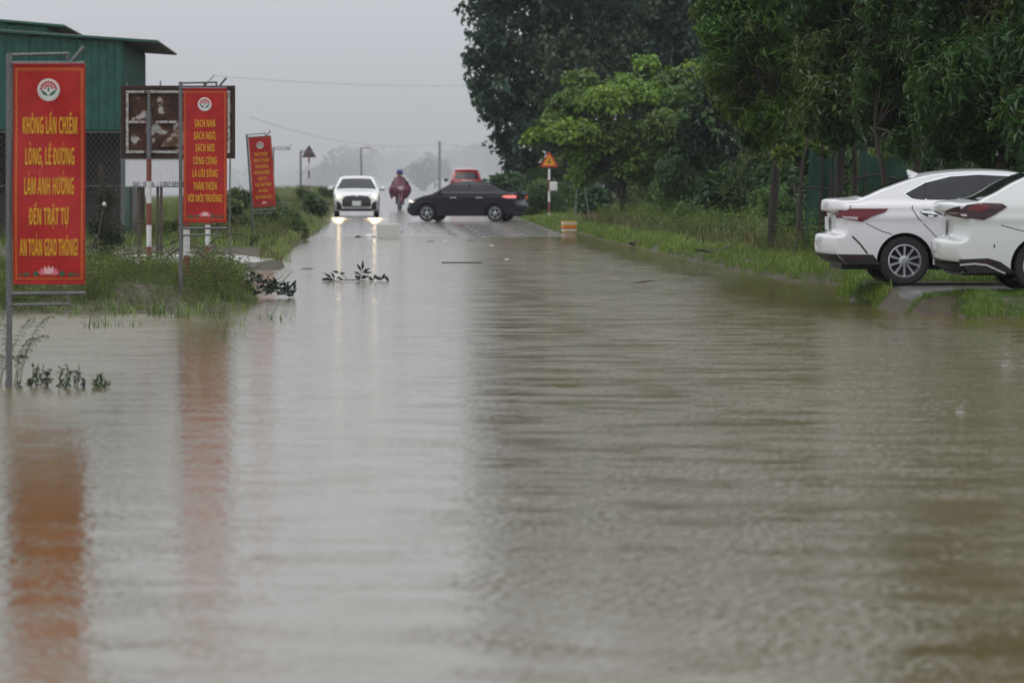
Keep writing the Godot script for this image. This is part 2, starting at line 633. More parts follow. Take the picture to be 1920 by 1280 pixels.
func mark_shapes(k: String, wide: float, over: bool) -> Array:
	# in units of the capital height, (0, 1) is the middle of the letter's top
	var y := 1.08 if not over else 1.06
	var x := 0.0 if not over else 0.2
	match k:
		"^": return [PackedVector2Array([Vector2(-0.24, 1.07), Vector2(-0.05, 1.25), Vector2(0.05, 1.25), Vector2(0.24, 1.07), Vector2(0.12, 1.07), Vector2(0, 1.17), Vector2(-0.12, 1.07)])]
		"/": return [PackedVector2Array([Vector2(x - 0.05, y + 0.06), Vector2(x + 0.06, y + 0.28), Vector2(x + 0.2, y + 0.28), Vector2(x + 0.05, y + 0.06)])]
		"`": return [PackedVector2Array([Vector2(x + 0.06, y + 0.06), Vector2(x - 0.06, y + 0.28), Vector2(x - 0.2, y + 0.28), Vector2(x - 0.04, y + 0.06)])]
		"?": return [arc2(0.05, 0.115, -PI * 0.5, PI * 0.8, Vector2(x, y + 0.22), 10), PackedVector2Array([Vector2(x - 0.035, y + 0.03), Vector2(x + 0.03, y + 0.03), Vector2(x + 0.03, y + 0.16), Vector2(x - 0.035, y + 0.16)])]
		"~": return [PackedVector2Array([Vector2(-0.24, 1.08), Vector2(-0.14, 1.22), Vector2(0.02, 1.17), Vector2(0.14, 1.15), Vector2(0.2, 1.24), Vector2(0.26, 1.24), Vector2(0.16, 1.06), Vector2(0.0, 1.08), Vector2(-0.12, 1.12), Vector2(-0.18, 1.06)])]
		".": return [PackedVector2Array([Vector2(-0.075, -0.22), Vector2(0.075, -0.22), Vector2(0.075, -0.08), Vector2(-0.075, -0.08)])]
		"'": return [PackedVector2Array([Vector2(wide * 0.40, 0.82), Vector2(wide * 0.40 + 0.13, 0.96), Vector2(wide * 0.40 + 0.14, 1.10), Vector2(wide * 0.40 + 0.03, 1.10), Vector2(wide * 0.40 + 0.02, 0.98), Vector2(wide * 0.40 - 0.08, 0.90)])]
		"-": return [PackedVector2Array([Vector2(-wide * 0.56, 0.44), Vector2(-wide * 0.05, 0.44), Vector2(-wide * 0.05, 0.56), Vector2(-wide * 0.56, 0.56)])]
	return []

func text_arrays(words: String, font: Font) -> Array:
	var t := TextMesh.new()
	t.text = words
	t.font = font
	t.font_size = 64
	t.pixel_size = 0.01
	t.depth = 0.05
	t.curve_step = 3.0
	return t.get_mesh_arrays()

func lettering(words: String, wide: float, cap: float, at: Vector3, bend: Callable, font: Font, depth := 0.003) -> Geo:
	var plain := ""
	var marks := []
	for k in words:
		if MARKED.has(k):
			marks.append([plain.length(), MARKED[k].substr(1)])
			plain += MARKED[k][0]
		else:
			plain += k
	var a := text_arrays(plain, font)
	var p: PackedVector3Array = a[Mesh.ARRAY_VERTEX]
	var nn: PackedVector3Array = a[Mesh.ARRAY_NORMAL]
	var ids: PackedInt32Array = a[Mesh.ARRAY_INDEX] if a[Mesh.ARRAY_INDEX] != null else PackedInt32Array(range(p.size()))
	var x0 := INF
	var x1 := -INF
	for q in p:
		x0 = minf(x0, q.x); x1 = maxf(x1, q.x)
	var y0 := INF
	var y1 := -INF
	for q in text_arrays("H", font)[Mesh.ARRAY_VERTEX]:
		y0 = minf(y0, q.y); y1 = maxf(y1, q.y)
	var g := Geo.new()
	var f := func(q: Vector3) -> Vector3:
		var r := at + Vector3(((q.x - x0) / (x1 - x0) - 0.5) * wide, ((q.y - y0) / (y1 - y0) - 0.5) * cap, 0)
		r.z += bend.call(r.x, r.y) + (q.z / 0.05 + 0.5) * depth
		return r
	for i in range(0, ids.size(), 3):
		g.trin(f.call(p[ids[i]]), f.call(p[ids[i + 1]]), f.call(p[ids[i + 2]]), nn[ids[i]], nn[ids[i + 1]], nn[ids[i + 2]])
	# marks above, below and beside the letters
	var total := font.get_string_size(plain, HORIZONTAL_ALIGNMENT_LEFT, -1, 64).x
	for m in marks:
		var s0 := font.get_string_size(plain.substr(0, m[0]), HORIZONTAL_ALIGNMENT_LEFT, -1, 64).x
		var s1 := font.get_string_size(plain.substr(0, m[0] + 1), HORIZONTAL_ALIGNMENT_LEFT, -1, 64).x
		var mid := ((s0 + s1) * 0.5 - total * 0.5) * 0.01
		var lw := (s1 - s0) * 0.01 / (y1 - y0)
		for i in m[1].length():
			for poly in mark_shapes(m[1][i], lw, i > 0 and m[1][0] == "^"):
				var t := Geometry2D.triangulate_polygon(poly)
				for j in range(0, t.size(), 3):
					var v3 := []
					for e in 3:
						var q: Vector2 = poly[t[j + e]]
						v3.append(f.call(Vector3(mid + q.x * (y1 - y0), y0 + q.y * (y1 - y0), 0.025)))
					g.trin(v3[0], v3[1], v3[2], Vector3.BACK, Vector3.BACK, Vector3.BACK)
	return g

func disc2(r: float, sides := 28, at := Vector2.ZERO, a0 := 0.0, a1 := TAU) -> PackedVector2Array:
	var p := PackedVector2Array()
	for k in sides:
		var a := lerpf(a0, a1, float(k) / sides)
		p.append(at + Vector2(cos(a), sin(a)) * r)
	return p

func arc2(r0: float, r1: float, a0: float, a1: float, at := Vector2.ZERO, sides := 20) -> PackedVector2Array:
	var p := PackedVector2Array()
	for k in sides + 1:
		var a := lerpf(a0, a1, float(k) / sides)
		p.append(at + Vector2(cos(a), sin(a)) * r0)
	for k in sides + 1:
		var a := lerpf(a1, a0, float(k) / sides)
		p.append(at + Vector2(cos(a), sin(a)) * r1)
	return p

func leaf2(a: Vector2, b: Vector2, wide: float, bow := 0.0) -> PackedVector2Array:
	var p := PackedVector2Array()
	var t := b - a
	var m := Vector2(-t.y, t.x).normalized()
	for k in 9:
		var u := k / 8.0
		p.append(a + t * u + m * (wide * sin(PI * u) * (1.2 - 0.4 * u) + bow * sin(PI * u)))
	for k in range(7, 0, -1):
		var u := k / 8.0
		p.append(a + t * u + m * (-wide * sin(PI * u) * (1.2 - 0.4 * u) + bow * sin(PI * u)))
	return p

func make_sign_materials() -> void:
	bold_font = SystemFont.new()
	bold_font.font_names = PackedStringArray(["Droid Sans"])
	bold_font.font_weight = 700
	serif_font = SystemFont.new()
	serif_font.font_names = PackedStringArray(["Droid Serif"])
	serif_font.font_weight = 700
	var red := grainy("banner_red", 0.01, [[0.3, [0.38, 0.012, 0.012]], [0.7, [0.46, 0.017, 0.015]]], 0.55, 1.2, 31, 0.0, false)
	red.rim_enabled = true
	red.rim = 0.15
	red.backlight_enabled = true
	red.backlight = lin(0.25, 0.02, 0.02)
	mat("gold_ink", 0.70, 0.38, 0.018, 0.55)
	mat("border_ink", 0.75, 0.26, 0.03, 0.55)
	mat("white_ink", 0.8, 0.8, 0.78, 0.55)
	mat("red_ink", 0.55, 0.03, 0.03, 0.55)
	mat("green_ink", 0.02, 0.14, 0.07, 0.55)
	mat("pink_ink", 0.75, 0.20, 0.28, 0.55)
	mat("pale_pink_ink", 0.85, 0.5, 0.52, 0.55)
	mat("black_ink", 0.02, 0.02, 0.022, 0.6)
	grainy("pole_steel", 0.05, [[0.3, [0.10, 0.10, 0.105]], [0.6, [0.19, 0.195, 0.2]], [0.85, [0.26, 0.26, 0.26]]], 0.5, 0.5, 33, 0.0, false)
	M.pole_steel.metallic = 0.35

# pole with swing-out frame, its foot at the origin
func frame_parts(o: Node3D, deep: float) -> void:
	var g := Geo.new()
	g.tube(PackedVector3Array([Vector3(0, -deep, 0), Vector3(0, 2.56, 0)]), PackedFloat32Array([0.024, 0.024]), 12)
	part("pole", g, M.pole_steel, o)
	g = Geo.new()
	g.rod(Vector3(0.02, 2.545, 0), Vector3(0.46, 2.555, 0), 0.012)
	g.rod(Vector3(0.45, 2.56, 0), Vector3(0.452, 2.48, 0), 0.012)
	g.rod(Vector3(0.02, 2.482, 0), Vector3(0.575, 2.482, 0), 0.014)
	part("upper_arm", g, M.pole_steel, o)
	g = Geo.new()
	g.rod(Vector3(0.465, 2.48, 0.0), Vector3(0.575, 2.61, 0.0), 0.014)
	part("latch_handle", g, M.pole_steel, o)
	g = Geo.new()
	g.rod(Vector3(0.02, 0.715, 0), Vector3(0.585, 0.72, 0), 0.015)
	g.rod(Vector3(0.02, 0.63, 0), Vector3(0.46, 0.635, 0), 0.012)
	g.rod(Vector3(0.455, 0.635, 0), Vector3(0.455, 0.715, 0), 0.011)
	part("lower_arm", g, M.pole_steel, o)

func banner_stand(label: String, at: Vector3, lines: Array, cap: float, deep: float, wind: float, tilt := 0.0) -> Node3D:
	var o := thing("banner_stand", label, "banner", at, 0.0, "red slogan banners on poles along the left verge")
	o.rotation.z = tilt
	frame_parts(o, deep)
	var x0 := 0.033
	var x1 := 0.583
	var y0 := 0.795
	var y1 := 2.472
	var bend := func(x: float, y: float) -> float:
		var v := (y - y0) / (y1 - y0)
		var u := (x - x0) / (x1 - x0)
		return 0.02 + wind * (0.022 * sin(v * 5.0 + u * 2.0) * v * (1.0 - v) * 4.0 + 0.006 * sin(u * 9.0 + v * 7.0 + wind) * v + 0.012 * sin(u * PI) * (1.0 - v))
	var rows := []
	for i in 41:
		var row := PackedVector3Array()
		for j in 15:
			var x := lerpf(x0, x1, j / 14.0)
			var y := lerpf(y1, y0, i / 40.0)
			row.append(Vector3(x, y, bend.call(x, y)))
		rows.append(row)
	var g := Geo.new()
	g.sheet(rows)
	var cloth := part("cloth", g, M.banner_red, o)
	# hems rolled round a batten
	for y in [y0, y1]:
		g = Geo.new()
		var p := PackedVector3Array()
		for j in 15:
			var x := lerpf(x0, x1, j / 14.0)
			p.append(Vector3(x, y, bend.call(x, y)))
		g.tube(p, PackedFloat32Array([0.008]), 6)
		part("hem", g, M.banner_red, cloth)
	# printed border
	g = Geo.new()
	for e in [[0.022, 0.0045], [0.03, 0.002]]:
		for k in 4:
			var a := Vector2(x0 + e[0], y0 + e[0] * 1.6) if k < 2 else Vector2(x1 - e[0], y1 - e[0] * 1.6)
			var b := Vector2(x1 - e[0], a.y) if k % 2 == 0 else Vector2(a.x, y1 - e[0] * 1.6)
			if k == 2: b = Vector2(x0 + e[0], a.y)
			if k == 3: b = Vector2(a.x, y0 + e[0] * 1.6)
			var t := (b - a).normalized()
			var m: Vector2 = Vector2(-t.y, t.x) * e[1] * 0.5
			var r2 := []
			for i in 31:
				var q := a.lerp(b, i / 30.0)
				var row := PackedVector3Array()
				for s in [-1.0, 1.0]:
					var w: Vector2 = q + m * s
					row.append(Vector3(w.x, w.y, bend.call(w.x, w.y) + 0.003))
				r2.append(row)
			g.sheet(r2)
	part("printed_border", g, M.border_ink, cloth)
	# emblem
	var mid := Vector2((x0 + x1) * 0.5 - 0.005, 2.277)
	var put := func(polys: Array, lift: float, ec: Vector2) -> Geo:
		var ez: float = bend.call(ec.x, ec.y)
		var gg := Geo.new()
		for p in polys:
			var e := 0.03
			var sx: float = (bend.call(ec.x + e, ec.y) - bend.call(ec.x - e, ec.y)) / (2.0 * e)
			var sy: float = (bend.call(ec.x, ec.y + e) - bend.call(ec.x, ec.y - e)) / (2.0 * e)
			gg.plate(p, Vector3(ec.x, ec.y, ez + lift), Vector3(1, 0, sx), Vector3(0, 1, sy), 0.0)
		return gg
	var emblem := part("emblem", put.call([disc2(0.086, 36)], 0.006, mid), M.white_ink, o)
	var reds := [arc2(0.05, 0.058, 0.15, PI - 0.15), arc2(0.026, 0.033, 0.1, PI - 0.1), arc2(0.036, 0.042, 0.15, PI - 0.15)]
	for k in 9:
		var a := PI * (k + 0.5) / 9.0
		var c := Vector2(cos(a), sin(a))
		var s := Vector2(-c.y, c.x)
		reds.append(PackedVector2Array([c * 0.056 - s * 0.009, c * 0.056 + s * 0.009, c * 0.073 + s * 0.005, c * 0.073 - s * 0.005]))
	part("emblem_gear", put.call(reds, 0.008, mid), M.red_ink, emblem)
	var greens := [leaf2(Vector2(0, -0.045), Vector2(-0.062, 0.006), 0.011, 0.006), leaf2(Vector2(0, -0.045), Vector2(0.062, 0.006), 0.011, -0.006), leaf2(Vector2(0, -0.018), Vector2(0, 0.024), 0.008)]
	for k in 14:
		var a := PI + PI * (k + 0.5) / 14.0
		greens.append(disc2(0.0042, 6, Vector2(cos(a), sin(a)) * 0.074))
	part("emblem_leaves", put.call(greens, 0.0095, mid), M.green_ink, emblem)
	# slogan
	for l in lines:
		part("slogan_line", lettering(l[0], l[1], cap, Vector3((x0 + x1) * 0.5 + (l[3] if l.size() > 3 else 0.0), l[2], 0.003), bend, bold_font), M.gold_ink, o)
	# lotus at the foot
	mid = Vector2((x0 + x1) * 0.5, 0.862)
	var petals := []
	for k in [-3, 3, -2, 2, -1, 1, 0]:
		var a: float = k * 0.42
		petals.append(leaf2(Vector2(0.012 * k, 0.0), Vector2(sin(a) * 0.085, 0.012 + cos(a) * 0.062), 0.013))
	var lotus := Node3D.new()
	lotus.name = "lotus_print"
	o.add_child(lotus, true)
	for i in petals.size():
		part("petal", put.call([petals[i]], 0.005 + 0.0006 * i, mid), M.pink_ink if i < 4 else M.pale_pink_ink, lotus)
	var pads := []
	for s in [-1.0, 1.0]:
		pads.append(leaf2(Vector2(0.10 * s - 0.02, 0.004), Vector2(0.10 * s + 0.026, 0.016), 0.02))
		pads.append(leaf2(Vector2(0.17 * s - 0.028, 0.004), Vector2(0.17 * s + 0.028, 0.006), 0.012))
		pads.append(leaf2(Vector2(0.215 * s - 0.02, 0.0), Vector2(0.215 * s + 0.02, 0.004), 0.008))
	for i in pads.size():
		part("lotus_pad", put.call([pads[i]], 0.005 + 0.0006 * i, mid), M.green_ink, lotus)
	return o

func make_banners() -> void:
	make_sign_materials()
	banner_stand("large red banner standing in the flood water at the left edge", Vector3(-2.69, 0, -29.4), [
		["KHÔNG LẤN CHIẾM", 0.415, 2.005, 0.005], ["LÒNG, LỀ ĐƯỜNG", 0.372, 1.768, 0.005], ["LÀM ẢNH HƯỞNG", 0.375, 1.54, 0.0], ["ĐẾN TRẬT TỰ", 0.295, 1.31, 0.0], ["AN TOÀN GIAO THÔNG!", 0.445, 1.072, 0.0]], 0.128, 0.32, 1.8)
	banner_stand("red banner on the grassy bank in front of the rusty billboard", Vector3(-2.26, 0.28, -48.3), [
		["SẠCH NHÀ", 0.262, 2.037], ["SẠCH NGÕ,", 0.282, 1.882], ["SẠCH NƠI", 0.242, 1.73], ["CÔNG CỘNG", 0.295, 1.568], ["LÀ LỐI SỐNG", 0.315, 1.408], ["THÂN THIỆN", 0.295, 1.248], ["VỚI MÔI TRƯỜNG!", 0.44, 1.095]], 0.093, 0.3, 0.6)
	banner_stand("small leaning red banner farther along the verge, left of the white car", Vector3(-2.55, 0.19, -92.3), [
		["PHÁT TRIỂN", 0.31, 2.06], ["KINH TẾ VƯỜN", 0.37, 1.915], ["THEO HƯỚNG", 0.335, 1.765], ["NÔNG NGHIỆP", 0.37, 1.62], ["HỮU CƠ,", 0.22, 1.47], ["TẠO SẢN PHẨM", 0.38, 1.325], ["AN TOÀN,", 0.25, 1.18], ["SẢN PHẨM SẠCH", 0.41, 1.03]], 0.082, 0.4, 1.5, 0.07)
	# bare frames farther on
	var spots := [[Vector3(-2.85, 0.2, -126.0), "empty metal banner frame just behind the leaning red banner"], [Vector3(-2.88, 0.55, -184.0), "nearer of two thin empty banner frames beside the distant warning sign"], [Vector3(-3.02, 0.72, -197.0), "farther of two thin empty banner frames beside the distant warning sign"]]
	for s in spots:
		var o := thing("bare_stand", s[1], "metal frame", s[0], 0.0, "bare banner frames on the left verge")
		frame_parts(o, 0.5)

# ------------------------------------------------------------------ striped posts, billboard, boards
func striped_post(o: Node3D, x: float, bottom: float, bands: Array, r: float) -> void:
	# bands: [height from ground, material]
	var y := bottom
	for b in bands:
		var g := Geo.new()
		g.tube(PackedVector3Array([Vector3(x, y, 0), Vector3(x, y + b[0], 0)]), PackedFloat32Array([r * b[2] if b.size() > 2 else r]), 14)
		part("painted_band", g, b[1], o)
		y += b[0]

func make_left_boards() -> void:
	# rusty billboard seen from behind
	var rust := grainy("rust", 0.011, [[0.15, [0.022, 0.011, 0.008]], [0.42, [0.06, 0.026, 0.014]], [0.62, [0.085, 0.036, 0.018]], [0.70, [0.12, 0.065, 0.04]], [0.76, [0.40, 0.38, 0.35]], [0.9, [0.5, 0.49, 0.46]]], 0.8, 2.2, 36, 0.3)
	var frame_white := grainy("chalky_frame", 0.02, [[0.25, [0.16, 0.11, 0.085]], [0.36, [0.38, 0.36, 0.34]], [0.8, [0.5, 0.49, 0.47]]], 0.7, 0.8, 37)
	var z := -70.6
	var o := thing("rusty_billboard", "large rusty billboard seen from behind on striped posts beside the green shed", "billboard", Vector3(-3.35, 0.0, z))
	var g := Geo.new()
	g.box(Vector3(0, 2.69, -0.03), Vector3(2.10, 1.34, 0.03), Basis.IDENTITY, 0.006)
	part("panel", g, rust, o)
	g = Geo.new()
	for y in [3.325, 2.055]:
		g.box(Vector3(0, y, 0.015), Vector3(2.098, 0.07, 0.055), Basis.IDENTITY, 0.006)
	for x in [-1.015, 1.015]:
		g.box(Vector3(x, 2.69, 0.0155), Vector3(0.07, 1.196, 0.053), Basis.IDENTITY, 0.006)
	part("rusty_rim", g, grainy("dark_rust", 0.03, [[0.3, [0.025, 0.012, 0.01]], [0.7, [0.06, 0.028, 0.018]]], 0.8, 0.6, 38), o)
	g = Geo.new()
	for y in [3.245, 2.14]:
		g.box(Vector3(0.0, y, 0.03), Vector3(1.92, 0.05, 0.05), Basis.IDENTITY, 0.005)
	for x in [-0.935, 0.935]:
		g.box(Vector3(x, 2.6925, 0.03), Vector3(0.05, 1.053, 0.05), Basis.IDENTITY, 0.005)
	part("angle_frame", g, frame_white, o)
	for k in [[-0.70, 2.69, 0.41], [-0.22, 2.69, 0.38], [0.1, 2.34, 0.5]]:
		g = Geo.new()
		g.box(Vector3(k[0], k[1], 0.03), Vector3(k[2], 0.045, 0.04), Basis.IDENTITY, 0.004)
		part("brace", g, frame_white, o)
	# a torn sheet hanging across
	g = Geo.new()
	var rows := []
	var r := rng(4)
	for i in 9:
		var row := PackedVector3Array()
		for j in 6:
			var u := j / 5.0
			var v := i / 8.0
			row.append(Vector3(lerpf(0.42 - v * 0.75, 0.55, u) + r.randf_range(-0.012, 0.012), 3.12 - v * 0.88, 0.065 + r.randf_range(-0.012, 0.012)))
		rows.append(row)
	g.sheet(rows.slice(3))
	part("torn_sheet", g, grainy("torn_sheet", 0.03, [[0.3, [0.07, 0.04, 0.02]], [0.55, [0.16, 0.10, 0.06]], [0.75, [0.42, 0.40, 0.37]]], 0.8, 3.0, 39, 0.5), o)
	for x in [-0.6, -0.52, 0.55, 0.63]:
		for y in [3.245, 2.14]:
			g = Geo.new()
			g.lathe([Vector2(0.022, 0.0), Vector2(0.022, 0.02), Vector2(0.0, 0.024)], Vector3(x, y, 0.054), Vector3.BACK, 8)
			part("bolt", g, M.dark_rust, o)
	var grey: Material = M.pole_steel
	var red: Material = M.red_paint
	var white: Material = M.old_white_paint
	for p in [[-0.53, 0.18, 0.22], [0.55, 0.0, 0.4]]:
		var post := Node3D.new()
		post.name = "post"
		o.add_child(post, true)
		post.position = Vector3(0, 0, 0.12)
		striped_post(post, p[0], p[1] - 0.1, [[0.1 + p[2], red], [0.4, white], [0.4, red], [0.4, white], [0.42, red, 1.0], [0.88, grey, 0.96], [0.36, grey, 0.62]], 0.048)
	# short striped post beside the second banner
	o = thing("marker_post", "red and white striped post standing close behind the second banner pole", "post", Vector3(-2.262, 0.2, -50.0))
	striped_post(o, 0.0, -0.1, [[0.19, white], [0.335, red], [0.335, white], [0.335, red], [0.335, white], [0.3, red]], 0.043)
	# white address board
	o = thing("notice_board", "white address board on wooden posts below the rusty billboard", "sign", Vector3(-4.02, 0.0, -75.0))
	g = Geo.new()
	g.box(Vector3(0, 1.77, 0), Vector3(1.14, 0.56, 0.02), Basis.IDENTITY, 0.004)
	var board := part("board", g, grainy("board_white", 0.02, [[0.2, [0.60, 0.61, 0.62]], [0.5, [0.68, 0.69, 0.70]], [0.8, [0.64, 0.65, 0.66]]], 0.5, 1.0, 40), o)
	g = Geo.new()
	var flat := func(_x: float, _y: float) -> float: return 0.0
	part("lettering", lettering("DC: NGA", 0.42, 0.085, Vector3(-0.21, 1.55, 0.011), flat, serif_font), M.black_ink, board)
	part("lettering", lettering("- CHỢ DÌNH", 0.51, 0.085, Vector3(0.315, 1.55, 0.011), flat, serif_font), M.black_ink, board)
	g = Geo.new()
	for y in [1.495, 2.045]:
		g.box(Vector3(0, y, 0.004), Vector3(1.16, 0.02, 0.032))
	part("edge_trim", g, M.pole_steel, o)
	for x in [-0.31, 0.06, 0.13]:
		g = Geo.new()
		g.box(Vector3(x, 0.8, -0.05), Vector3(0.055, 2.0, 0.055), Basis.IDENTITY, 0.005)
		part("post", g, M.dead_wood, o)
	# thin grey pipe right of the second banner
	o = thing("thin_pipe", "thin bare grey pipe standing just right of the second red banner", "pipe", Vector3(-2.47, 0.0, -72.6))
	g = Geo.new()
	g.tube(PackedVector3Array([Vector3(0.01, -0.2, 0), Vector3(0.0, 1.0, 0), Vector3(0.01, 2.1, 0)]), PackedFloat32Array([0.014]), 8)
	part("pipe", g, M.pole_steel, o)
	# power line pole hidden behind the billboard, with its bracket above it
	o = thing("utility_pole", "slim pole behind the rusty billboard, only its bracket showing above", "pole", Vector3(-4.53, 0.1, -112.0))
	g = Geo.new()
	g.tube(PackedVector3Array([Vector3(0, -0.3, 0), Vector3(0, 4.4, 0)]), PackedFloat32Array([0.06, 0.045]), 10)
	part("shaft", g, M.dead_wood, o)
	g = Geo.new()
	g.rod(Vector3(0, 4.32, 0), Vector3(0.27, 4.62, 0), 0.014)
	g.rod(Vector3(-1.3, 4.3, 0), Vector3(0.0, 4.3, 0), 0.012)
	g.rod(Vector3(-1.3, 4.26, 0), Vector3(-1.3, 4.45, 0), 0.02)
	part("bracket", g, M.dull_steel, o)

func wire(label: String, a: Vector3, b: Vector3, sag: float, r: float) -> void:
	var g := Geo.new()
	var p := PackedVector3Array()
	for i in 25:
		var t := i / 24.0
		p.append(a.lerp(b, t) - Vector3(0, sag * 4.0 * t * (1.0 - t), 0))
	g.tube(p, PackedFloat32Array([r]), 5)
	var o := part("power_line", g, M.black_plastic)
	tag(o, label, "cable", "power lines in the distance")

# ------------------------------------------------------------------ road signs and far posts
func tri2(r: float, corner: float) -> PackedVector2Array:
	var p := PackedVector2Array()
	for k in 3:
		var a := PI / 2 + TAU * k / 3.0
		var c := Vector2(cos(a), sin(a)) * (r - 2.0 * corner)
		for j in 5:
			var b := a - PI / 3 + TAU / 3.0 * j / 4.0
			p.append(c + Vector2(cos(b), sin(b)) * corner)
	return p

func make_road_signs() -> void:
	var sign_red := mat("sign_red", 0.5, 0.05, 0.02, 0.4)
	var sign_yellow := mat("sign_yellow", 0.75, 0.33, 0.02, 0.4)
	var o := thing("warning_sign", "yellow triangular warning sign with red edge, half hidden by the light green tree", "road sign", Vector3(7.24, 0.22, -147.0))
	striped_post(o, 0.0, -0.2, [[0.42, M.white_paint], [0.42, M.red_paint], [0.42, M.white_paint], [0.42, M.red_paint], [0.42, M.white_paint], [0.6, M.red_paint]], 0.045)
	var g := Geo.new()
	g.plate(tri2(0.41, 0.04), Vector3(0, 2.18, 0.055), Vector3.RIGHT, Vector3.UP, 0.012)
	var plate := part("plate", g, sign_red, o)
	g = Geo.new()
	g.plate(tri2(0.285, 0.03), Vector3(0, 2.18, 0.07), Vector3.RIGHT, Vector3.UP, 0.0)
	part("yellow_field", g, sign_yellow, plate)
	g = Geo.new()
	g.box(Vector3(0.0, 2.20, 0.073), Vector3(0.035, 0.2, 0.002))
	g.box(Vector3(0.0, 2.16, 0.0735), Vector3(0.16, 0.03, 0.002))
	part("symbol", g, M.black_ink, plate)
	o = thing("meter_box", "small pale box fixed behind the striped post of the yellow sign", "box", Vector3(7.40, 1.27, -146.93))
	g = Geo.new()
	g.box(Vector3(0, 0.18, 0), Vector3(0.29, 0.36, 0.16), Basis.IDENTITY, 0.03)
	part("case", g, M.old_white_paint, o)
	g = Geo.new()
	g.box(Vector3(0, 0.18, 0.085), Vector3(0.22, 0.28, 0.012), Basis.IDENTITY, 0.005)
	part("lid", g, M.white_paint, o)
	# the back of a sign on the left
	o = thing("warning_sign", "grey back of a triangular road sign on a striped post, far left verge", "road sign", Vector3(-2.68, 0.8, -201.0))
	striped_post(o, 0.0, -0.3, [[0.55, M.white_paint], [0.4, M.red_paint], [0.4, M.white_paint], [0.4, M.red_paint], [0.4, M.white_paint], [0.8, M.red_paint]], 0.045)
	g = Geo.new()
	g.plate(tri2(0.45, 0.04), Vector3(0, 2.35, -0.06), Vector3.RIGHT, Vector3.UP, 0.012)
	part("plate", g, mat("sign_back", 0.13, 0.125, 0.125, 0.6, 0.2), o)
	g = Geo.new()
	for k in 3:
		var a := PI / 2 + TAU * k / 3.0
		var b := a + TAU / 3.0
		g.bar(Vector3(cos(a) * 0.40, 2.35 + sin(a) * 0.40, -0.042), Vector3(cos(b) * 0.40, 2.35 + sin(b) * 0.40, -0.042), 0.05, 0.02)
	part("red_edge", g, M.red_paint, o)
	# lamp post beyond the white car
	o = thing("street_lamp", "thin grey street lamp rising behind the roof of the white car", "street lamp", Vector3(0.05, 0.9, -262.0))
	g = Geo.new()
	g.tube(PackedVector3Array([Vector3(0.08, -0.4, 0), Vector3(0.0, 3.1, 0)]), PackedFloat32Array([0.075, 0.055]), 8)
	part("post", g, M.dull_steel, o)
	g = Geo.new()
	g.rod(Vector3(0, 3.08, 0), Vector3(0.4, 3.12, 0), 0.035)
	part("arm", g, M.dull_steel, o)
	g = Geo.new()
	g.box(Vector3(0.45, 3.12, 0), Vector3(0.34, 0.09, 0.16), Basis.IDENTITY, 0.02)
	part("lamp_head", g, M.red_paint, o)
	# distant concrete pole
	o = thing("utility_pole", "dark concrete utility pole rising behind the dark sedan and red car", "pole", Vector3(7.25, 0.2, -350.0))
	g = Geo.new()
	g.tube(PackedVector3Array([Vector3(0, -0.5, 0), Vector3(0, 5.2, 0)]), PackedFloat32Array([0.16, 0.115]), 10)
	part("shaft", g, grainy("old_concrete", 0.03, [[0.3, [0.05, 0.048, 0.045]], [0.7, [0.085, 0.08, 0.072]]], 0.85, 0.8, 44), o)
	g = Geo.new()
	g.rod(Vector3(-0.2, 5.05, 0.1), Vector3(0.2, 5.05, 0.1), 0.025)
	part("crossarm", g, M.dull_steel, o)
	wire("lower power line running to the dark concrete utility pole", Vector3(-7.2, 5.9, -250.0), Vector3(7.25, 5.2, -350.0), 0.9, 0.012)
	wire("power line running right from the dark concrete utility pole into the trees", Vector3(7.25, 5.2, -350.0), Vector3(19.0, 5.0, -380.0), 0.25, 0.012)
	wire("upper power line crossing the open sky from the pole behind the billboard", Vector3(-4.26, 4.7, -112.0), Vector3(4.4, 5.4, -150.0), 0.12, 0.004)
	# leaning A-shaped steel frame
	o = thing("steel_trestle", "grey A-shaped steel frame standing in the grass right of the yellow sign", "trestle", Vector3(8.05, 0.3, -140.0), 0.1)
	g = Geo.new()
	g.rod(Vector3(-0.14, 1.14, 0), Vector3(-0.22, -0.1, 0.0), 0.022)
	part("leg", g, M.steel, o)
	g = Geo.new()
	g.rod(Vector3(0.14, 1.14, 0), Vector3(0.33, -0.1, 0.0), 0.022)
	part("leg", g, M.steel, o)
	g = Geo.new()
	g.rod(Vector3(-0.15, 1.14, 0), Vector3(0.15, 1.14, 0.0), 0.025)
	part("top_bar", g, M.steel, o)

# ------------------------------------------------------------------ green sheds
func rib_sheet(wide: float, high: float, pitch := 0.18) -> Geo:
	# trapezoid ribbed sheet in the x-y plane, facing +z, foot at y = 0
	var g := Geo.new()
	var x := 0.0
	var pts := [Vector2(0, 0)]
	while x < wide - 0.001:
		var w := minf(pitch, wide - x)
		pts.append(Vector2(x + w * 0.72, 0))
		pts.append(Vector2(x + w * 0.79, 0.02))
		pts.append(Vector2(x + w * 0.93, 0.02))
		pts.append(Vector2(x + w, 0))
		x += w
	for i in pts.size() - 1:
		var a: Vector2 = pts[i]
		var b: Vector2 = pts[i + 1]
		g.quad(Vector3(a.x, high, a.y), Vector3(b.x, high, b.y), Vector3(b.x, 0, b.y), Vector3(a.x, 0, a.y))
	return g

func put_sheet(o: Node3D, called: String, g: Geo, m: Material, at: Vector3, turn := 0.0) -> MeshInstance3D:
	var s := part(called, g, m, o)
	s.position = at
	s.rotation.y = turn
	return s

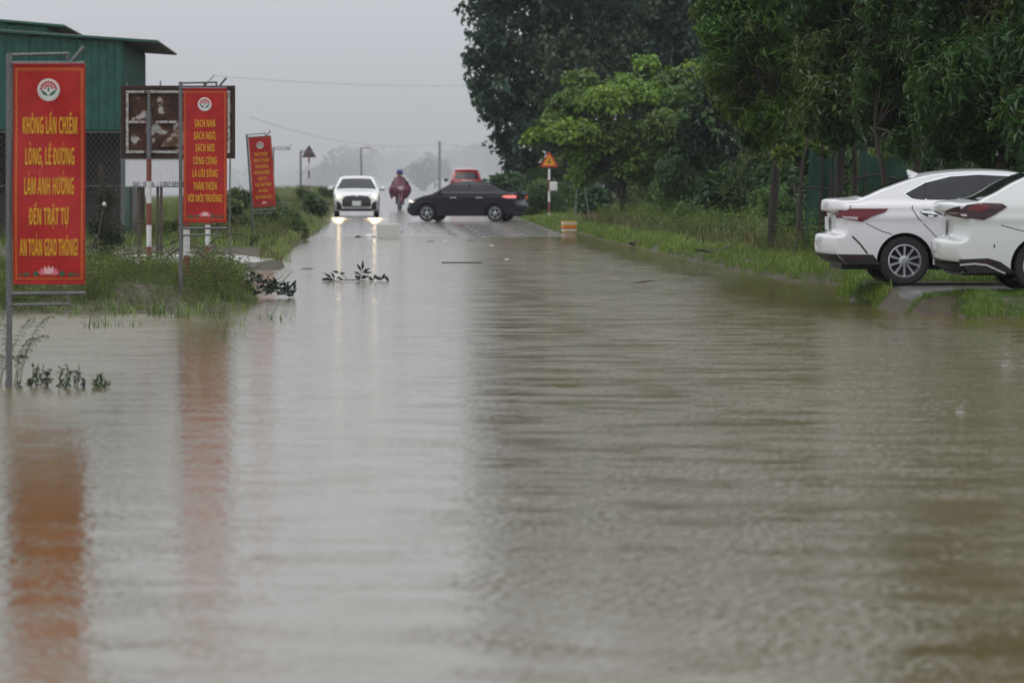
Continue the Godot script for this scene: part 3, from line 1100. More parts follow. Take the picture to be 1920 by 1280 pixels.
func roof_sheet(x0: float, y0: float, x1: float, y1: float, za: float, zb: float) -> Geo:
	# ribs run down the slope (along x), the sheet has thickness
	var g := Geo.new()
	var z := za
	while z > zb + 0.01:
		var w := minf(0.2, z - zb)
		var prof := [[0.0, 0.0], [0.6, 0.0], [0.7, 0.035], [0.9, 0.035], [1.0, 0.0]]
		for i in 4:
			var p: float = z - w * prof[i][0]
			var q: float = z - w * prof[i + 1][0]
			for t in [0.0, 0.012]:
				var h: float = prof[i][1] + t
				var k: float = prof[i + 1][1] + t
				g.quad(Vector3(x0, y0 + h, p), Vector3(x1, y1 + h, p), Vector3(x1, y1 + k, q), Vector3(x0, y0 + k, q))
		z -= w
	return g

func make_sheds() -> void:
	var green := grainy("green_sheet", 0.012, [[0.3, [0.010, 0.075, 0.055]], [0.6, [0.013, 0.098, 0.07]], [0.8, [0.02, 0.11, 0.082]]], 0.45, 2.2, 51)
	var green2 := grainy("green_sheet_old", 0.012, [[0.3, [0.014, 0.11, 0.068]], [0.7, [0.02, 0.145, 0.09]]], 0.5, 2.2, 52)
	var zinc := grainy("zinc_sheet", 0.02, [[0.3, [0.11, 0.11, 0.10]], [0.6, [0.17, 0.165, 0.15]], [0.8, [0.10, 0.085, 0.07]]], 0.55, 1.0, 53)
	zinc.metallic = 0.3
	var dark := grainy("grey_boards", 0.02, [[0.3, [0.09, 0.08, 0.065]], [0.7, [0.15, 0.135, 0.11]]], 0.9, 1.0, 54)
	var o := thing("green_shed", "green ribbed metal shed with wire mesh front, left edge of the view", "shed", Vector3(-5.5, 0.15, -89.0))
	# front wall: sheets above an open mesh front
	for k in 8:
		var x := -1.0 * (k + 1) * 1.08
		var top := 4.70 + 0.075 * 1.08 * (k + 0.5)
		put_sheet(o, "cladding_sheet", rib_sheet(1.085, top - 2.65), green, Vector3(x, 2.65, 0.0))
	for k in 9:
		put_sheet(o, "cladding_sheet", rib_sheet(1.0, 2.04), green, Vector3(0.0, 2.65, -1.0 * k), PI / 2)
	var g := Geo.new()
	g.box(Vector3(-4.4, 1.3, -9.0), Vector3(8.8, 2.9, 0.08))
	g.box(Vector3(-8.8, 1.3, -4.5), Vector3(0.08, 2.9, 9.0))
	g.box(Vector3(-4.4, 3.7, -9.05), Vector3(8.8, 2.2, 0.08))
	g.box(Vector3(-8.85, 3.7, -4.5), Vector3(0.08, 2.2, 9.0))
	part("inner_wall", g, dark, o)
	g = Geo.new()
	g.box(Vector3(-4.4, -0.06, -4.5), Vector3(8.9, 0.1, 9.1))
	part("floor_slab", g, dark, o)
	part("roof", roof_sheet(-9.2, 5.36, 0.81, 4.69, 0.14, -9.2), zinc, o)
	g = Geo.new()
	g.box(Vector3(-4.2, 5.03, 0.15), Vector3(10.05, 0.05, 0.03), Basis(Vector3.BACK, -0.067))
	part("verge_trim", g, green, o)
	# lower right side: a green door leaf and a steel post, a slack plastic sheet above
	g = Geo.new()
	g.box(Vector3(0.0, 1.0, -1.15), Vector3(0.05, 2.1, 2.0))
	part("door_leaf", g, green, o)
	g = Geo.new()
	g.box(Vector3(0.06, 0.6, -3.4), Vector3(0.05, 2.4, 2.2))
	part("side_panel", g, M.zinc_sheet, o)
	g = Geo.new()
	var rows := []
	for i in 8:
		var row := PackedVector3Array()
		for j in 30:
			var u := j / 29.0
			var v := i / 7.0
			row.append(Vector3(0.06 + 0.05 * sin(u * 40.0) * (0.4 + v) + 0.1 * v, 3.75 - 0.25 * u - v * (0.85 - 0.15 * sin(u * 3.0)), -0.15 - u * 5.5))
		rows.append(row)
	g.sheet(rows)
	part("plastic_curtain", g, mat("milky_plastic", 0.16, 0.19, 0.18, 0.4), o)
	for x in [0.0, -2.9, -5.8]:
		g = Geo.new()
		g.box(Vector3(x - 0.01, 1.3, 0.03), Vector3(0.10, 2.8, 0.08), Basis.IDENTITY, 0.01)
		part("post", g, M.pole_steel, o)
	g = Geo.new()
	for y in [0.3, 1.35, 2.6]:
		g.rod(Vector3(-8.7, y, 0.06), Vector3(0, y, 0.06), 0.018, 6)
	part("rail", g, M.pole_steel, o)
	# chain link: zigzag wires
	g = Geo.new()
	var pitch := 0.125
	var y0 := 0.05
	var y1 := 2.64
	for s in [-1.0, 1.0]:
		var x := -8.8 - 2.7
		while x < 2.7:
			var a := Vector2(x, y0)
			var b := Vector2(x + s * (y1 - y0) * 0.75, y1)
			# clip to the opening
			var lo := -4.6
			var hi := -0.05
			var t0 := 0.0
			var t1 := 1.0
			for e in [[lo, 1.0], [hi, -1.0]]:
				var fa: float = (a.x - e[0]) * e[1]
				var fb: float = (b.x - e[0]) * e[1]
				if fa < 0.0 and fb < 0.0:
					t1 = -1.0
				elif fa < 0.0:
					t0 = maxf(t0, fa / (fa - fb))
				elif fb < 0.0:
					t1 = minf(t1, fa / (fa - fb))
			if t1 > t0:
				var p := a.lerp(b, t0)
				var q := a.lerp(b, t1)
				g.tube(PackedVector3Array([Vector3(p.x, p.y, 0.09 + s * 0.004), Vector3(q.x, q.y, 0.09 + s * 0.004)]), PackedFloat32Array([0.005]), 4, false)
			x += pitch
	part("chain_link", g, mat("mesh_wire", 0.12, 0.125, 0.12, 0.5, 0.4), o)
	# goods stored inside: crates and sacks in the gloom
	var r := rng(8)
	for k in 9:
		g = Geo.new()
		var s := Vector3(r.randf_range(0.4, 0.9), r.randf_range(0.4, 1.2), 0.5)
		g.box(Vector3(-0.8 - k * 0.85, s.y * 0.5, -2.2 - r.randf() * 2.0), s, Basis(Vector3.UP, r.randf_range(-0.3, 0.3)), 0.03)
		part("stored_crate", g, dark, o)
	# the second shed behind
	o = thing("green_shed", "lighter green shed roof rising behind the mesh-fronted shed, top left corner", "shed", Vector3(-8.4, 0.15, -103.0))
	for k in 6:
		var x := -1.08 * (k + 1)
		put_sheet(o, "cladding_sheet", rib_sheet(1.085, 5.62 + 0.085 * 1.08 * (k + 0.5)), green2, Vector3(x, 0.0, 0.0))
	for k in 9:
		put_sheet(o, "cladding_sheet", rib_sheet(1.0, 5.6), green2, Vector3(0.0, 0.0, -1.0 * k), PI / 2)
	part("roof", roof_sheet(-6.8, 6.24, 0.45, 5.63, 0.15, -9.6), zinc, o)
	g = Geo.new()
	g.box(Vector3(-3.17, 5.94, 0.16), Vector3(7.28, 0.05, 0.03), Basis(Vector3.BACK, -0.084))
	part("verge_trim", g, green2, o)
	g = Geo.new()
	g.box(Vector3(-3.2, 2.8, -9.1), Vector3(6.4, 5.6, 0.08))
	g.box(Vector3(-6.5, 2.8, -4.5), Vector3(0.08, 5.6, 9.0))
	part("inner_wall", g, dark, o)
	# apron in front
	g = Geo.new()
	g.plate(PackedVector2Array([Vector2(-5.6, -82.0), Vector2(-3.4, -82.6), Vector2(-2.5, -77.0), Vector2(-1.62, -72.4), Vector2(-1.9, -69.6), Vector2(-2.7, -68.0), Vector2(-5.6, -68.2)]), Vector3(0, 0.135, 0), Vector3.RIGHT, Vector3.BACK, 0.3)
	structure("concrete_apron", g, grainy("pale_concrete", 0.02, [[0.25, [0.30, 0.28, 0.26]], [0.6, [0.42, 0.40, 0.38]], [0.8, [0.36, 0.33, 0.30]]], 0.3, 2.0, 55))

# ------------------------------------------------------------------ cars
# A car is built along +x (rear at x = 0), y up, sides at +-z. `up` is the outline seen from the side, from the rear foot over the roof to the front foot.
class Car:
	var length := 4.4
	var half := 0.86
	var up := PackedVector2Array()
	var nrm := PackedVector2Array()
	var sill := 0.22
	var axles := [1.0, 3.6]
	var arch := 0.36
	var belt := 0.95
	var tumble := 0.36
	var bow_rear := 0.16
	var bow_front := 0.2
	var crown := 0.035
	var edge := 0.045
	var k_mid := 0

	func outline(ctrl: Array) -> void:
		# Catmull-Rom through the control points
		var p := PackedVector2Array()
		for i in ctrl.size() - 1:
			var a: Vector2 = ctrl[maxi(i - 1, 0)]
			var b: Vector2 = ctrl[i]
			var d: Vector2 = ctrl[i + 1]
			var e: Vector2 = ctrl[mini(i + 2, ctrl.size() - 1)]
			var lb := b.distance_to(d)
			var m0 := (d - a) * lb / maxf(d.distance_to(a), 1e-4)
			var m1 := (e - b) * lb / maxf(e.distance_to(b), 1e-4)
			var steps := clampi(int(lb / 0.03), 2, 40)
			for k in steps:
				var t := float(k) / steps
				var t2 := t * t
				var t3 := t2 * t
				p.append(b * (2 * t3 - 3 * t2 + 1) + m0 * (t3 - 2 * t2 + t) + d * (-2 * t3 + 3 * t2) + m1 * (t3 - t2))
		p.append(ctrl[-1])
		up = p
		nrm.resize(p.size())
		var best := -1.0
		for i in p.size():
			var t := (p[mini(i + 1, p.size() - 1)] - p[maxi(i - 1, 0)]).normalized()
			nrm[i] = Vector2(-t.y, t.x)
			if p[i].y > best:
				best = p[i].y
				k_mid = i

	func wide(a: float, h: float) -> float:
		var w := half
		var rear := clampf(1.0 - a / 0.9, 0.0, 1.0)
		var front := clampf(1.0 - (length - a) / 1.1, 0.0, 1.0)
		w -= 0.10 * rear * rear + 0.13 * front * front
		var low := (h - 0.58) / 0.5
		w -= 0.035 * low * low if h < 0.58 else 0.022 * low * low
		# shoulder crease
		w += 0.012 * exp(-pow((h - (belt - 0.16)) / 0.05, 2.0))
		if h > belt:
			w -= tumble * (h - belt) + 0.02 * smoothstep(belt, belt + 0.05, h)
		return w

	func at(kf: float, q: float, off := 0.0) -> Vector3:
		var k := clampi(int(kf), 0, up.size() - 2)
		var t := clampf(kf - k, 0.0, 1.0)
		var p := up[k].lerp(up[k + 1], t)
		var m := nrm[k].lerp(nrm[k + 1], t).normalized()
		var aq := absf(q)
		var rear := clampf(1.0 - p.x / 0.55, 0.0, 1.0)
		var front := clampf(1.0 - (length - p.x) / 0.8, 0.0, 1.0)
		var shift := Vector2(bow_rear * sqrt(rear) * minf(rear * 3.0, 1.0) * pow(aq, 2.6) - bow_front * sqrt(front) * minf(front * 3.0, 1.0) * pow(aq, 2.6), -crown * clampf(m.y, 0.0, 1.0) * q * q)
		var side := p + shift - m * edge
		var w := wide(side.x, side.y)
		var z := q * w
		var s := clampf((absf(z) - (w - edge)) / edge, 0.0, 1.0)
		var inset := edge * (1.0 - sqrt(maxf(1.0 - s * s, 0.0)))
		p += shift - m * inset
		return Vector3(p.x + m.x * off, p.y + m.y * off, z + signf(z) * off * s)

	func side_outline() -> PackedVector2Array:
		var p := PackedVector2Array()
		for k in up.size():
			var v := at(k, 1.0)
			p.append(Vector2(v.x, v.y))
		# along the sill from the front back to the rear, over the arches
		var ax := axles.duplicate()
		ax.reverse()
		for a in ax:
			var y := arch * 0.9
			for i in 25:
				var t := -0.28 + (PI + 0.56) * i / 24.0
				var q := Vector2(a + cos(t) * arch, 0.315 + sin(t) * arch)
				if q.y >= sill:
					p.append(q)
		return p

	func side_at(a: float, h: float, s: float, off := 0.0) -> Vector3:
		return Vector3(a, h, s * (wide(a, h) + off))

	func side_normal(a: float, h: float, s: float) -> Vector3:
		var e := 0.01
		var da := (wide(a + e, h) - wide(a - e, h)) / (2 * e)
		var dh := (wide(a, h + e) - wide(a, h - e)) / (2 * e)
		return Vector3(-da, -dh, s).normalized() if s > 0 else Vector3(-da, -dh, -1.0).normalized()

	# a polygon in the side view laid on the body's flank
	func flank(poly: PackedVector2Array, s: float, off: float, g: Geo, cell := 0.09) -> void:
		var lo := Vector2(INF, INF)
		var hi := -lo
		for p in poly:
			lo = lo.min(p); hi = hi.max(p)
		var x := floorf(lo.x / cell) * cell
		while x < hi.x:
			var y := floorf(lo.y / cell) * cell
			while y < hi.y:
				var box := PackedVector2Array([Vector2(x, y), Vector2(x + cell, y), Vector2(x + cell, y + cell), Vector2(x, y + cell)])
				for c in Geometry2D.intersect_polygons(poly, box):
					var ids := Geometry2D.triangulate_polygon(c)
					for i in range(0, ids.size(), 3):
						var a: Vector2 = c[ids[i]]
						var b: Vector2 = c[ids[i + 1]]
						var d: Vector2 = c[ids[i + 2]]
						g.trin(side_at(a.x, a.y, s, off), side_at(b.x, b.y, s, off), side_at(d.x, d.y, s, off), side_normal(a.x, a.y, s), side_normal(b.x, b.y, s), side_normal(d.x, d.y, s))
				y += cell
			x += cell

	func line(pts: Array, s: float, thick: float, off: float, g: Geo) -> void:
		for i in pts.size() - 1:
			var a: Vector2 = pts[i]
			var b: Vector2 = pts[i + 1]
			var t := (b - a).normalized() * 0.001
			var m := Vector2(-t.y, t.x).normalized() * thick * 0.5
			flank(PackedVector2Array([a - t - m, b + t - m, b + t + m, a - t + m]), s, off, g, 0.2)

	# a polygon in (height, q) or (along, q) laid on the rear, front, hood, glass
	func k_of(value: float, axis: int, front: bool) -> float:
		var last := up.size() - 1
		if front:
			for k in range(last, k_mid, -1):
				var a := up[k][axis]
				var b := up[k - 1][axis]
				if (a - value) * (b - value) <= 0.0 and a != b:
					return k - (value - a) / (b - a)
			return float(last if axis == 0 else k_mid)
		for k in range(0, k_mid):
			var a := up[k][axis]
			var b := up[k + 1][axis]
			if (a - value) * (b - value) <= 0.0 and a != b:
				return k + (value - a) / (b - a)
		return float(k_mid)

	func cap(poly: PackedVector2Array, axis: int, front: bool, off: float, g: Geo, cell := Vector2(0.04, 0.1)) -> void:
		var lo := Vector2(INF, INF)
		var hi := -lo
		for p in poly:
			lo = lo.min(p); hi = hi.max(p)
		var f := func(p: Vector2) -> Vector3: return at(k_of(p.x, axis, front), p.y, off)
		var nf := func(p: Vector2) -> Vector3:
			var kk := k_of(p.x, axis, front)
			var q := clampf(p.y, -0.985, 0.985)
			var u := at(kk + 0.7, q) - at(kk - 0.7, q)
			var w := at(kk, q + 0.012) - at(kk, q - 0.012)
			var m := u.cross(w).normalized()
			var out := Vector3(nrm[clampi(int(kk), 0, nrm.size() - 1)].x, nrm[clampi(int(kk), 0, nrm.size() - 1)].y, 0)
			return m if m.dot(out) > 0.0 else -m
		var x := floorf(lo.x / cell.x) * cell.x
		while x < hi.x:
			var y := floorf(lo.y / cell.y) * cell.y
			while y < hi.y:
				var box := PackedVector2Array([Vector2(x, y), Vector2(x + cell.x, y), Vector2(x + cell.x, y + cell.y), Vector2(x, y + cell.y)])
				for c in Geometry2D.intersect_polygons(poly, box):
					var ids := Geometry2D.triangulate_polygon(c)
					for i in range(0, ids.size(), 3):
						g.trin(f.call(c[ids[i]]), f.call(c[ids[i + 1]]), f.call(c[ids[i + 2]]), nf.call(c[ids[i]]), nf.call(c[ids[i + 1]]), nf.call(c[ids[i + 2]]))
				y += cell.y
			x += cell.x

	func shell() -> Geo:
		var g := Geo.new()
		var qs := []
		for j in 9:
			qs.append(j / 8.0 * 0.9)
		for t in [0.925, 0.945, 0.962, 0.977, 0.989, 0.997, 1.0]:
			qs.append(t)
		var full := []
		for j in range(qs.size() - 1, 0, -1):
			full.append(-qs[j])
		full.append_array(qs)
		var rows := []
		for k in up.size():
			var row := PackedVector3Array()
			for q in full:
				row.append(at(k, q))
			rows.append(row)
		# wanted: outward normals
		var before := g.v.size()
		g.sheet(rows)
		if g.n.size() and g.n[g.n.size() / 2].y < 0.0:
			for i in range(before, g.v.size(), 3):
				var t := g.v[i + 1]
				g.v[i + 1] = g.v[i + 2]; g.v[i + 2] = t
				var m := g.n[i + 1]
				g.n[i + 1] = g.n[i + 2]; g.n[i + 2] = m
			for i in g.n.size():
				g.n[i] = -g.n[i]
		var poly := side_outline()
		for s in [-1.0, 1.0]:
			flank(poly, s, 0.0, g, 0.07)
		return g

	func underside() -> Geo:
		var g := Geo.new()
		var y := sill
		g.box(Vector3(length * 0.5, y + 0.08, 0), Vector3(length - 0.5, 0.2, (half - 0.28) * 2.0))
		g.box(Vector3((axles[0] + axles[1]) * 0.5, y + 0.08, 0), Vector3(axles[1] - axles[0] - 0.78, 0.12, (half - 0.05) * 2.0))
		for a in axles:
			for s in [-1.0, 1.0]:
				var z1: float = s * (half - 0.045)
				var z0: float = s * (half - 0.32)
				for i in 16:
					var t0 := -0.2 + (PI + 0.4) * i / 16.0
					var t1 := -0.2 + (PI + 0.4) * (i + 1) / 16.0
					var r := arch - 0.004
					var p := Vector3(a + cos(t0) * r, 0.315 + sin(t0) * r, 0)
					var q := Vector3(a + cos(t1) * r, 0.315 + sin(t1) * r, 0)
					g.quad(p + Vector3(0, 0, z1), q + Vector3(0, 0, z1), q + Vector3(0, 0, z0), p + Vector3(0, 0, z0))
					g.tri(p + Vector3(0, 0, z0), q + Vector3(0, 0, z0), Vector3(a, 0.2, z0))
		return g

func wheel(o: Node3D, at: Vector3, s: float, r: float, spokes: int, style: String) -> void:
	var w := Node3D.new()
	w.name = "wheel"
	o.add_child(w, true)
	w.position = at
	w.rotation.z = 0.3
	var g := Geo.new()
	var rim := r * 0.665
	g.lathe([Vector2(rim, -0.09), Vector2(rim + 0.02, -0.1), Vector2(r - 0.03, -0.1), Vector2(r - 0.006, -0.085), Vector2(r, -0.06), Vector2(r, 0.06), Vector2(r - 0.006, 0.085), Vector2(r - 0.03, 0.1), Vector2(rim + 0.02, 0.1), Vector2(rim, 0.088)], Vector3.ZERO, Vector3(0, 0, s), 40)
	part("tyre", g, M.tyre_rubber, w)
	g = Geo.new()
	g.lathe([Vector2(rim + 0.004, 0.092), Vector2(rim - 0.012, 0.094), Vector2(rim - 0.022, 0.075), Vector2(rim - 0.022, -0.07)], Vector3.ZERO, Vector3(0, 0, s), 36)
	g.lathe([Vector2(0.075, 0.05), Vector2(0.07, 0.066), Vector2(0.035, 0.072), Vector2(0.03, 0.08), Vector2(0.0, 0.08)], Vector3.ZERO, Vector3(0, 0, s), 20)
	var count := spokes
	for k in count:
		var a := TAU * k / count
		var set_ := [0.0] if style == "plain" else [-0.13, 0.13]
		for t in set_:
			var c := Vector3(cos(a), sin(a), 0)
			var d := Vector3(cos(a + t), sin(a + t), 0)
			var p0 := c * 0.05
			var p1 := d * (rim - 0.014)
			var n := Vector3(-c.y, c.x, 0)
			var w0 := 0.019 if style == "plain" else 0.014
			var w1 := 0.024 if style == "plain" else 0.018
			var z0 := s * 0.062
			var z1 := s * 0.078
			var top := [p0 - n * w0 * 0.6 + Vector3(0, 0, z0), p0 + n * w0 * 0.6 + Vector3(0, 0, z0), p1 + n * w1 * 0.6 + Vector3(0, 0, z1), p1 - n * w1 * 0.6 + Vector3(0, 0, z1)]
			var low := [p0 - n * w0 + Vector3(0, 0, z0 - s * 0.03), p0 + n * w0 + Vector3(0, 0, z0 - s * 0.03), p1 + n * w1 + Vector3(0, 0, z1 - s * 0.03), p1 - n * w1 + Vector3(0, 0, z1 - s * 0.03)]
			g.face4(top, Vector3(0, 0, s))
			g.face4([top[0], low[0], low[3], top[3]], -n)
			g.face4([top[1], low[1], low[2], top[2]], n)
	part("rim", g, M.alloy, w)
	g = Geo.new()
	g.lathe([Vector2(rim - 0.02, -0.02), Vector2(0.0, -0.02)], Vector3.ZERO, Vector3(0, 0, s), 24)
	part("brake_disc", g, M.brake_grey, w)

func make_car_materials() -> void:
	for k in [["white_car_paint", 0.74, 0.74, 0.76], ["pearl_car_paint", 0.68, 0.70, 0.69], ["dark_car_paint", 0.017, 0.018, 0.026], ["red_car_paint", 0.46, 0.012, 0.016], ["suv_car_paint", 0.70, 0.70, 0.69]]:
		var m := mat(k[0], k[1], k[2], k[3], 0.35)
		m.clearcoat_enabled = true
		m.clearcoat = 0.9
		m.clearcoat_roughness = 0.06
	M.dark_car_paint.roughness = 0.6
	M.dark_car_paint.metallic_specular = 0.25
	M.dark_car_paint.clearcoat = 0.45
	mat("tyre_rubber", 0.014, 0.014, 0.015, 0.7)
	mat("alloy", 0.55, 0.56, 0.58, 0.3, 0.85)
	mat("brake_grey", 0.05, 0.05, 0.052, 0.6, 0.4)
	mat("dark_glass", 0.012, 0.013, 0.016, 0.06)
	mat("gap_shade_rubber", 0.03, 0.03, 0.032, 0.8)  # shade inside the panel gaps and their rubber seal, painted as one dark colour
	mat("chrome", 0.72, 0.73, 0.75, 0.12, 1.0)
	mat("tail_red", 0.13, 0.006, 0.012, 0.12)
	mat("tail_dark", 0.032, 0.006, 0.01, 0.12)
	mat("tail_clear", 0.5, 0.42, 0.42, 0.2)
	mat("plate_white", 0.62, 0.63, 0.62, 0.5)
	for k in [["lit_tail", Color(1.0, 0.08, 0.05), 0.7], ["lit_head", Color(1.0, 0.86, 0.62), 24.0], ["lit_drl", Color(1.0, 0.97, 0.9), 1.8]]:
		var m := mat(k[0], 0.5, 0.4, 0.35, 0.3)
		m.emission_enabled = true
		m.emission = k[1]
		m.emission_energy_multiplier = k[2]

func both(c: Car, f: Callable) -> void:
	for s in [-1.0, 1.0]:
		f.call(s)

func flank_part(o: Node3D, c: Car, called: String, poly: Array, m: Material, off := 0.003, only := 0.0) -> MeshInstance3D:
	var last: MeshInstance3D
	for s in [-1.0, 1.0]:
		if only != 0.0 and s != only:
			continue
		var g := Geo.new()
		c.flank(PackedVector2Array(poly), s, off, g)
		last = part(called, g, m, o)
	return last

func cap_part(o: Node3D, c: Car, called: String, poly: Array, m: Material, axis: int, front: bool, off := 0.003) -> MeshInstance3D:
	var g := Geo.new()
	c.cap(PackedVector2Array(poly), axis, front, off, g)
	return part(called, g, m, o)

func car_base(o: Node3D, c: Car, paint: Material, spokes: int, style: String, r := 0.315) -> MeshInstance3D:
	var body := part("body", c.shell(), paint, o)
	part("underside", c.underside(), M.black_plastic, o)
	for a in c.axles:
		for s in [-1.0, 1.0]:
			wheel(o, Vector3(a, r, s * (c.half - 0.125)), s, r, spokes, style)
	return body

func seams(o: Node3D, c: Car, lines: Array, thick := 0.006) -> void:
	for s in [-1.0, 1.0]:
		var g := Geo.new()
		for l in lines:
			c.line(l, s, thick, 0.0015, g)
		part("panel_gaps", g, M.gap_shade_rubber, o)  # dark strips on the flank, painted for the groove shade and seal

func V(x: float, y: float) -> Vector2:
	return Vector2(x, y)

func number_plate(parent: Node, at: Vector3, turn: Basis, words: Array, w: float, h: float) -> void:
	var g := Geo.new()
	g.box(Vector3.ZERO, Vector3(w, h, 0.01), Basis.IDENTITY, 0.003)
	var p := part("number_plate", g, M.plate_white, parent)
	p.transform = Transform3D(turn, at)

# the white saloon parked nose-in, seen from its right rear
func make_white_sedan() -> void:
	var c := Car.new()
	c.length = 4.44
	c.half = 0.865
	c.edge = 0.03
	c.axles = [1.03, 3.63]
	c.belt = 1.03
	c.outline([V(0.22, 0.27), V(0.12, 0.31), V(0.03, 0.38), V(0.0, 0.44), V(0.0, 0.60), V(0.012, 0.64), V(0.04, 0.660), V(0.11, 0.672), V(0.155, 0.70), V(0.165, 0.74), V(0.165, 0.90), V(0.15, 0.935), V(0.10, 0.950), V(0.082, 0.962), V(0.078, 0.99), V(0.088, 1.08), V(0.105, 1.10), V(0.16, 1.112), V(0.48, 1.14), V(0.80, 1.265), V(1.15, 1.385), V(1.45, 1.455), V(1.9, 1.492), V(2.35, 1.485), V(2.62, 1.44), V(3.0, 1.26), V(3.32, 1.08), V(3.5, 1.02), V(3.95, 0.94), V(4.25, 0.82), V(4.38, 0.68), V(4.44, 0.5), V(4.40, 0.33), V(4.25, 0.24)])
	var o := thing("white_sedan", "white parked sedan with dark red tail lamps, farther of the two white cars", "car", Vector3(5.93, 0.258, -49.86), 0.0)
	var body := car_base(o, c, M.white_car_paint, 10, "plain")
	# side windows, each a pane in a chrome surround
	var surround := [V(1.03, 1.175), V(1.31, 1.325), V(1.64, 1.405), V(2.0, 1.428), V(2.40, 1.41), V(2.68, 1.33), V(3.08, 1.085), V(2.6, 1.075), V(1.5, 1.072), V(1.15, 1.09)]
	flank_part(o, c, "window_surround", surround, M.black_plastic, 0.002)
	for s in [-1.0, 1.0]:
		var tg := Geo.new()
		c.line([V(1.13, 1.10), V(1.03, 1.175), V(1.31, 1.32), V(1.64, 1.40), V(2.0, 1.424), V(2.40, 1.405), V(2.68, 1.325), V(3.05, 1.09)], s, 0.016, 0.007, tg)
		part("chrome_trim", tg, M.chrome, o)
	flank_part(o, c, "pillar_trim", [V(1.98, 1.412), V(2.10, 1.412), V(2.13, 1.09), V(2.0, 1.09)], M.black_plastic, 0.004)
	flank_part(o, c, "quarter_window", [V(1.06, 1.172), V(1.29, 1.296), V(1.295, 1.09), V(1.17, 1.105)], M.dark_glass, 0.005)
	flank_part(o, c, "rear_door_window", [V(1.32, 1.302), V(1.64, 1.385), V(1.98, 1.408), V(2.02, 1.094), V(1.5, 1.092), V(1.315, 1.095)], M.dark_glass, 0.005)
	flank_part(o, c, "front_door_window", [V(2.08, 1.408), V(2.40, 1.39), V(2.65, 1.315), V(3.0, 1.1), V(2.6, 1.094), V(2.1, 1.094)], M.dark_glass, 0.005)
	cap_part(o, c, "rear_window", [V(0.50, -0.80), V(0.50, 0.80), V(1.17, 0.72), V(1.17, -0.72)], M.dark_glass, 0, false, 0.004)
	cap_part(o, c, "windscreen", [V(2.70, -0.76), V(2.70, 0.76), V(3.28, 0.84), V(3.28, -0.84)], M.dark_glass, 0, true, 0.004)
	# tail lamps: on the flank and round the corner
	var lamp := flank_part(o, c, "tail_lamp", [V(0.20, 0.93), V(0.33, 0.982), V(0.82, 0.982), V(0.77, 0.935), V(0.60, 0.88), V(0.485, 0.815), V(0.215, 0.862)], M.tail_red, 0.012)
	flank_part(o, c, "reversing_lamp", [V(0.225, 0.885), V(0.43, 0.875), V(0.425, 0.835), V(0.25, 0.862)], M.tail_clear, 0.015)
	for s in [-1.0, 1.0]:
		cap_part(o, c, "tail_lamp", [V(0.865, s * 0.985), V(0.865, s * 0.62), V(0.93, s * 0.55), V(0.965, s * 0.985)], M.tail_red, 1, false, 0.012)
	cap_part(o, c, "boot_trim", [V(0.90, -0.53), V(0.90, 0.53), V(0.925, 0.53), V(0.925, -0.53)], M.chrome, 1, false, 0.006)
	number_plate(o, Vector3(0.135, 0.79, 0), Basis(Vector3.UP, -PI / 2), [], 0.34, 0.17)
	cap_part(o, c, "bumper_insert", [V(0.29, -0.98), V(0.29, 0.98), V(0.40, 0.98), V(0.415, 0.0), V(0.40, -0.98)], M.black_plastic, 1, false, 0.006)
	flank_part(o, c, "bumper_insert", [V(0.17, 0.40), V(0.62, 0.395), V(0.72, 0.27), V(0.30, 0.27)], M.black_plastic, 0.006)
	flank_part(o, c, "reflector", [V(0.26, 0.385), V(0.52, 0.375), V(0.50, 0.325), V(0.28, 0.335)], M.tail_dark, 0.011)
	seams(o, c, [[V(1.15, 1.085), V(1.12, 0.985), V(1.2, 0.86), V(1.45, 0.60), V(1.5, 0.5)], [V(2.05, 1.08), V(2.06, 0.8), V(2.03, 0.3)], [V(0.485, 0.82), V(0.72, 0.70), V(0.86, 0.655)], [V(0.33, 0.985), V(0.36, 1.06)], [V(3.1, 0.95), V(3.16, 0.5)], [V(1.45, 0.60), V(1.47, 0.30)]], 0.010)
	var g := Geo.new()
	c.line([V(0.36, 0.63), V(0.46, 0.53), V(0.55, 0.41)], 1.0, 0.02, 0.006, g)
	part("bumper_slot", g, M.black_plastic, o)
	# fin aerial
	g = Geo.new()
	g.plate(PackedVector2Array([V(0, 0), V(-0.02, 0.06), V(0.0, 0.075), V(0.16, 0.01), V(0.2, -0.02)]), Vector3(1.19, 1.41, -0.02), Vector3.RIGHT, Vector3.UP, 0.04)
	part("roof_fin", g, M.white_car_paint, o)
	# door handles
	for s in [-1.0, 1.0]:
		for a in [1.34, 2.36]:
			g = Geo.new()
			var bowl := PackedVector2Array()
			for k in 18:
				bowl.append(Vector2(a + 0.115 * cos(TAU * k / 18), 0.925 - 0.02 * cos(TAU * k / 18) + 0.045 * sin(TAU * k / 18)))
			c.flank(bowl, s, 0.003, g)
			var cup := part("handle_cup", g, M.brake_grey, o)
			g = Geo.new()
			c.flank(PackedVector2Array([V(a - 0.12, 0.965), V(a + 0.06, 0.955), V(a + 0.13, 0.925), V(a + 0.1, 0.905), V(a - 0.10, 0.93)]), s, 0.028, g)
			c.flank(PackedVector2Array([V(a - 0.02, 0.90), V(a + 0.06, 0.895), V(a + 0.05, 0.875), V(a - 0.01, 0.88)]), s, 0.008, g)
			part("door_handle", g, M.chrome, o)
	# mirror
	for s in [-1.0, 1.0]:
		g = Geo.new()
		g.box(Vector3(2.98, 1.06, s * 0.95), Vector3(0.12, 0.13, 0.2), Basis.IDENTITY, 0.035)
		part("wing_mirror", g, M.white_car_paint, o)

